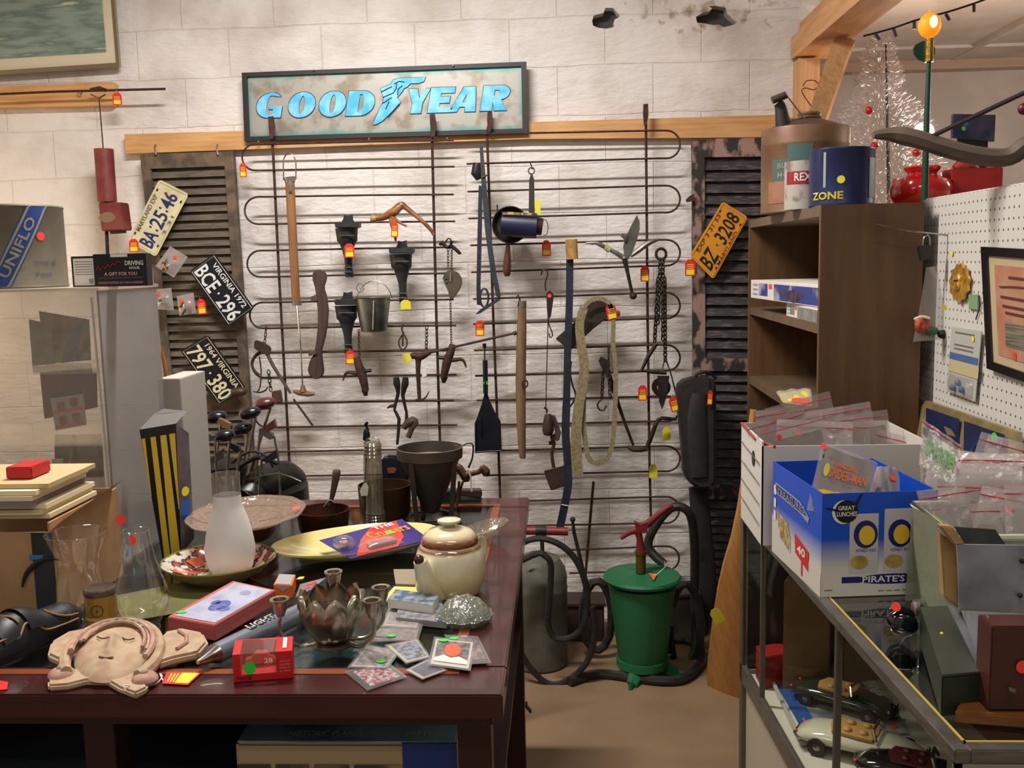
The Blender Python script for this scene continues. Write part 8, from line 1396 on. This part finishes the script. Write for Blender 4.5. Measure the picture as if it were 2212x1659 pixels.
mb.prism(P_, (.006, 0, 0)); part(t, 'leaf', mb, gold); c = qpt(q, .5, .5); part(t, 'face', MB().ball(c, .016, (.5, 1, 1.5)), gold); mb = MB(); mb.ball(c + V((-.008, .005, .006)), .003); mb.ball(c + V((-.008, -.007, .006)), .003); part(t, 'eye', mb, mat('dark_gold_hollow', '#3c2a10', .5)); sticker(t, Xp(2057, 547, XPB - .002), (-1, 0, 0), .008, stY)
t = thing('green_tag_keyring', 'pale green plastic tag hanging right of the gold ornament', 'key ring', Xp(2102, 670, XPB)); q = XQ([(2092, 668), (2112, 670), (2112, 636), (2092, 636)], XPB - .006); part(t, 'tag_body', MB().prism(q, (.004, 0, 0)), mat('pale_green_plastic', '#7f9a72', .4), bevel=.001); mb = MB().tube(XQ([(2115, 640), (2118, 660), (2108, 690)], XPB - .004), .0018, 5); part(t, 'cord', mb, black)
t = thing('blister_card', 'white blister pack of blue parts with a cream band on the pegboard', 'packet', Xp(2080, 860, XPB)); q = XQ([(2044, 845), (2106, 868), (2120, 716), (2056, 706)], XPB - .01); part(t, 'backing_card', MB().prism(q, (.002, 0, 0)), mat('pale_grey_card', '#b0b0aa', .5)); mb = MB(); qpatch(mb, q, .02, .98, .52, .62, .001); part(t, 'blue_stripe', mb, mat('steel_blue_print', '#4a6490', .5)); mb = MB(); qpatch(mb, q, .04, 1.05, .33, .5, .002); part(t, 'cream_band', mb, mat('cream_band_tape', '#b8ac80', .6)); mb = MB(); [qpatch(mb, q, .15, .8, a, a + .02, .001) for a in (.68, .74, .92)]; part(t, 'print_lines', mb, mat('faded_grey_ink', '#6b6450')); mb = MB(); mb.grid(lambda u, v: qpt(q, .08 + .84 * u, .03 + .27 * v, .002 + .016 * (math.sin(math.pi * u) * math.sin(math.pi * v)) ** .4), 10, 8); part(t, 'blister', mb, thin('toy_blister'), 60)
mb = MB(); [mb.ball(qpt(q, a, b_, .006), .009, (.8, 1, 1)) for a, b_ in ((.3, .1), (.6, .12), (.45, .2))]; part(t, 'blue_part', mb, mat('bright_blue_plastic', '#3a6aa8', .4)); sticker(t, qpt(q, .78, .88, .001), (-1, 0, 0), .0075, stY)
t = thing('framed_certificate', 'black framed reddish stock certificate hanging on the pegboard', 'picture', Xp(2120, 820, XPB)); q = [Xp(2131, 796, XPB - .016), Xp(2330, 868, XPB - .016), Xp(2330, 545, XPB - .016), Xp(2118, 533, XPB - .016)]
q[1] = q[0] + (q[1] - q[0]); mb = MB(); mb.prism(q, (.014, 0, 0), [[qpt(q, .93, .07), qpt(q, .065, .07), qpt(q, .065, .93), qpt(q, .93, .93)]]); part(t, 'frame', mb, mat('glossy_black_frame', '#0e1016', .3)); mb = MB(); qpatch(mb, q, .04, .96, .04, .96, -.006); part(t, 'mat_board', mb, mat('cream_certificate_mat', '#c9b792', .6)); mb = MB(); qpatch(mb, q, .14, .92, .14, .86, -.004); part(t, 'certificate', mb, mat('pink_certificate', '#c09478', .6, 0, '#b97a5c', 12)); mb = MB()
for a, b_, y in ((.3, .75, .76), (.2, .9, .6), (.22, .85, .53), (.25, .8, .48)): qpatch(mb, q, a, b_, y, y + .022, -.003)
mb.tube([qpt(q, .2 + .6 * k / 8, .69 + .02 * math.sin(math.pi * k / 8), -.002) for k in range(9)], .002, 5); part(t, 'print_lines', mb, mat('maroon_print', '#6b2f2c', .5)); mb = MB(); qpatch(mb, q, .24, .5, .23, .42, -.003); part(t, 'text_block', mb, mat('grey_text_block', '#8f8a76', .6, 0, '#5c584c', 90, st=(1, .1, 3))); mb = MB(); qpatch(mb, q, .32, .36, .14, .2, -.0028); part(t, 'red_seal', mb, stR)
mb = MB(); qpatch(mb, q, .04, .96, .04, .96, -.001); part(t, 'glass_pane', mb, glassm)
# ============================================================ BACK ROOM, OVER THE PEGBOARD
t = thing('shelf_unit', 'pale wooden shelf unit in the back room carrying the tinsel tree', 'shelf', (1.6, 3.7, 0)); sm_ = mat('pale_shelf_paint', '#b8a48e', .6)
part(t, 'top_shelf', MB().b2((1.13, 2.94, 1.775), (2.3, 4.5, 1.80)), sm_)
for x, y in ((1.14, 2.96), (2.25, 2.96), (1.14, 4.45), (2.25, 4.45)): part(t, 'leg', MB().b2((x, y, 0), (x + .04, y + .04, 1.775)), sm_)
ZS = 1.801
t = thing('tinsel_tree', 'small silver tinsel christmas tree with red baubles in the back room', 'christmas tree', (1.36, 4.0, ZS)); random.seed(5); cx_ = Yp(1925, 300, 4.0).x; Yr = 4.0
part(t, 'trunk', MB().tube([(cx_, Yr, ZS), (cx_ - .03, Yr, Yp(1900, 95, Yr).z)], [.008, .003], 6), dkiron)
mb = MB(); prof = [(78, 10, 1902), (130, 34, 1898), (170, 48, 1897), (200, 36, 1900), (240, 85, 1905), (290, 105, 1915), (330, 80, 1925), (380, 115, 1935), (430, 125, 1940), (450, 110, 1940)]
for i in range(7500):
    k = random.uniform(0, 1) ** .7 * (len(prof) - 1.001); j = int(k); f_ = k - j; y = prof[j][0] * (1 - f_) + prof[j + 1][0] * f_; hw_ = prof[j][1] * (1 - f_) + prof[j + 1][1] * f_; xc = prof[j][2] * (1 - f_) + prof[j + 1][2] * f_
    a = random.uniform(0, 2 * math.pi); rr = random.uniform(.35, 1) ** .6; p = Yp(xc + hw_ * rr * math.cos(a), y, Yr + .0) + V((0, math.sin(a) * hw_ * rr * .0018, 0)); d = V((math.cos(a), math.sin(a), random.uniform(-.3, .9))).normalized(); sd_ = d.cross(V((random.uniform(-1, 1), random.uniform(-1, 1), random.uniform(-1, 1)))).normalized(); L_ = random.uniform(.012, .032)
    mb.add([p, p + d * L_ + sd_ * .0016, p + d * L_ - sd_ * .0016], [(0, 1, 2)])
part(t, 'tinsel', mb, mat('silver_tinsel', '#cdc6c6', .3, .4), 0, None, True)
for x, y in ((1878, 238), (1889, 315), (1980, 330), (1935, 395)): part(t, 'red_bauble', MB().ball(Yp(x, y, Yr - .2), .016), mat('red_glass_bauble', '#b0201c', .15, 0, coat=.6))
t = thing('table_lamp', 'small bare white bulb lamp glowing behind the silver tree', 'lamp', (Yp(1998, 300, 4.2).x, 4.2, ZS)); p = Yp(1995, 286, 4.2); part(t, 'bulb', MB().ball(p, .042), emit('warm_white_bulb', '#ffe6cc', 6)); part(t, 'stem', MB().tube([(p.x, p.y, ZS), (p.x, p.y, p.z - .035)], .01, 8), brass); part(t, 'base', MB().lathe([(0, 0), (.05, 0), (.04, .015), (0, .02)], (p.x, p.y, ZS), None, 20), brass)
lamp('bulb_light', (p.x, p.y - .07, p.z), 5, (1, .78, .58), .04)
t = thing('green_lamp_post', 'dark green toy lamp post with glowing amber globe', 'lamp', (Yp(1998, 430, 3.05).x, 3.05, ZS)); Yl = 3.05; gp_ = mat('dark_green_post', '#14432f', .4)
mb = MB(); wtube(mb, [(2007, 130), (2002, 260), (1997, 445)], Yl, [5, 6.5, 8], 12); part(t, 'post', mb, gp_); mb = MB(); wtube(mb, [(2007, 134), (2008, 84)], Yl, 9, 16); part(t, 'gold_socket', mb, mat('gold_foil_socket', '#c2a24a', .25, .8, bump=.4, col2='#8e7430', ns=60)); mb = MB(); slab(mb, [(1973, 105), (1980, 95), (1995, 88), (2000, 90), (2000, 134), (1985, 128), (1975, 117)], Yl + .01, .008); slab(mb, [(2014, 92), (2020, 104), (2019, 118), (2012, 122)], Yl + .01, .008); part(t, 'green_collar', mb, gp_)
p = Yp(2008, 55, Yl); part(t, 'amber_globe', MB().ball(p, 24 * S(p), (1, 1, 1.1), 24), emit('amber_glow_globe', '#ff8a14', .55)); part(t, 'filament', MB().ball(p + V((0, -24 * S(p), .004)), .011, (1, .6, 1.6)), emit('amber_hot_spot', '#ffdf7a', 3)); mb = MB(); wtube(mb, [(2008, 33), (2010, 20)], Yl, [5, 1], 8); part(t, 'globe_tip', mb, emit('amber_glow_globe', '#ff8a14', .9)); pass
c = V((Yp(1990, 430, 3.5).x, 3.5, ZS)); s = S(c); zz = lambda y: Yp(1990, y, 3.5).z - ZS
t = thing('red_glazed_vase', 'squat glossy red vase behind the pegboard top', 'vase', c); part(t, 'body', MB().lathe([(0, 0), (52 * s, 0), (64 * s, zz(425)), (66 * s, zz(408)), (58 * s, zz(390)), (40 * s, zz(383)), (30 * s, zz(378)), (30 * s, zz(374)), (36 * s, zz(368)), (38 * s, zz(362)), (34 * s, zz(359)), (28 * s, zz(362)), (0, zz(372))], c, None, 40), mat('glossy_red_glaze', '#c0201c', .12, 0, coat=.8, col2='#a81a18', ns=8))
Yr2 = 3.45
t = thing('red_gift_box', 'pair of red boxes right of the red vase in the back room', 'box', Yp(2090, 400, Yr2)); x0, x1 = Yp(2058, 400, Yr2).x, Yp(2166, 400, Yr2).x; part(t, 'body', MB().b2((x0, Yr2, ZS), (x1, Yr2 + .1, Yp(2110, 362, Yr2).z)), mat('matt_red_card', '#a02020', .6, 0, '#8a1a1a', 9), bevel=.003); mb = MB(); wtube(mb, [(2063, 366), (2085, 356), (2108, 368)], Yr2 + .03, [10, 20, 10], 14, 3); part(t, 'rounded_lid', mb, mat('matt_red_card', '#a02020'))
t = thing('video_case', 'dark blue video case with a small green and blue figure picture', 'case', Yp(2105, 305, 3.6)); q = pxs([(2058, 298), (2148, 306), (2151, 248), (2060, 246)], 3.6); q2 = [V((p.x, 3.6, p.z)) for p in q]; mb = MB(); mb.prism(q2, (0, .02, 0)); part(t, 'case', mb, mat('dark_blue_case_print', '#1e2a44', .3, 0, '#4a4a5c', 14)); mb = MB(); qell(mb, q2, .25, .42, .05, .09, .001); part(t, 'green_spot', mb, stG); mb = MB(); qell(mb, q2, .3, .62, .05, .1, .001); part(t, 'blue_spot', mb, mat('bright_blue_plastic', '#3a6aa8')); part(t, 'stand', MB().b2((q2[0].x + .02, 3.605, ZS), (q2[1].x - .02, 3.615, q2[0].z)), black)
t = thing('wooden_sled_runner', 'long weathered curved wooden runner jutting in above the pegboard', 'runner', Yp(2100, 330, 2.3)); rw = mat('weathered_dark_runner', '#4f4439', .6, 0, '#635546', 5, st=(1, 4, 8), bump=.3)
mb = MB(); pts = smooth_pts([Yp(1886, 292, 2.5), Yp(1925, 290, 2.5), Yp(1980, 300, 2.48), Yp(2050, 322, 2.45), Yp(2120, 338, 2.42), Yp(2180, 338, 2.4), Yp(2225, 310, 2.38), Yp(2290, 300, 2.36)], 4); mb.tube(pts, [.008 + .014 * min(1, i / 6) for i in range(len(pts))], 8, flat=1.4, up=(0, 1, 0)); part(t, 'runner', mb, rw)
mb = MB(); mb.tube([Yp(1990, 305, 2.46), Yp(2218, 198, 2.4)], .0055, 8); part(t, 'iron_rod', mb, mat('maroon_iron_rod', '#33222a', .5, .3)); mb = MB(); mb.ball(Yp(2212, 235, 2.4), .014); part(t, 'red_knob', mb, mat('dark_red_knob', '#5c1420', .4))
# string of lights
t = thing('string_lights', 'dark unlit string of small lights swagged across the back room', 'string lights', Yp(1990, 60, 3.4)); pts = smooth_pts([Yp(1865, 78, 3.4), Yp(1925, 62, 3.4), Yp(1985, 42, 3.4), Yp(2050, 25, 3.4), Yp(2125, 0, 3.4), Yp(2200, -30, 3.4)], 5); part(t, 'cable', MB().tube(pts, .0035, 6), dkiron)
for x, y, dx, dy in ((1930, 62, 6, 18), (1975, 47, 0, 16), (2043, 30, 8, 14), (2104, 8, 0, 18), (1890, 72, 10, 14)): part(t, 'mini_bulb', wtube(MB(), [(x, y), (x + dx, y + dy)], 3.4, 3.4, 6), mat('dark_mini_bulb', '#3a3236', .3))
t = thing('loose_wire', 'loose curl of thin wire hanging by the corner post', 'wire', Yp(1745, 190, 4.2)); mb = MB(); wtube(mb, [(1735, 186), (1742, 175), (1760, 174), (1768, 184), (1758, 194), (1740, 190), (1733, 200), (1760, 240)], 4.2, 1.1, 5, 4); part(t, 'wire', mb, iron)
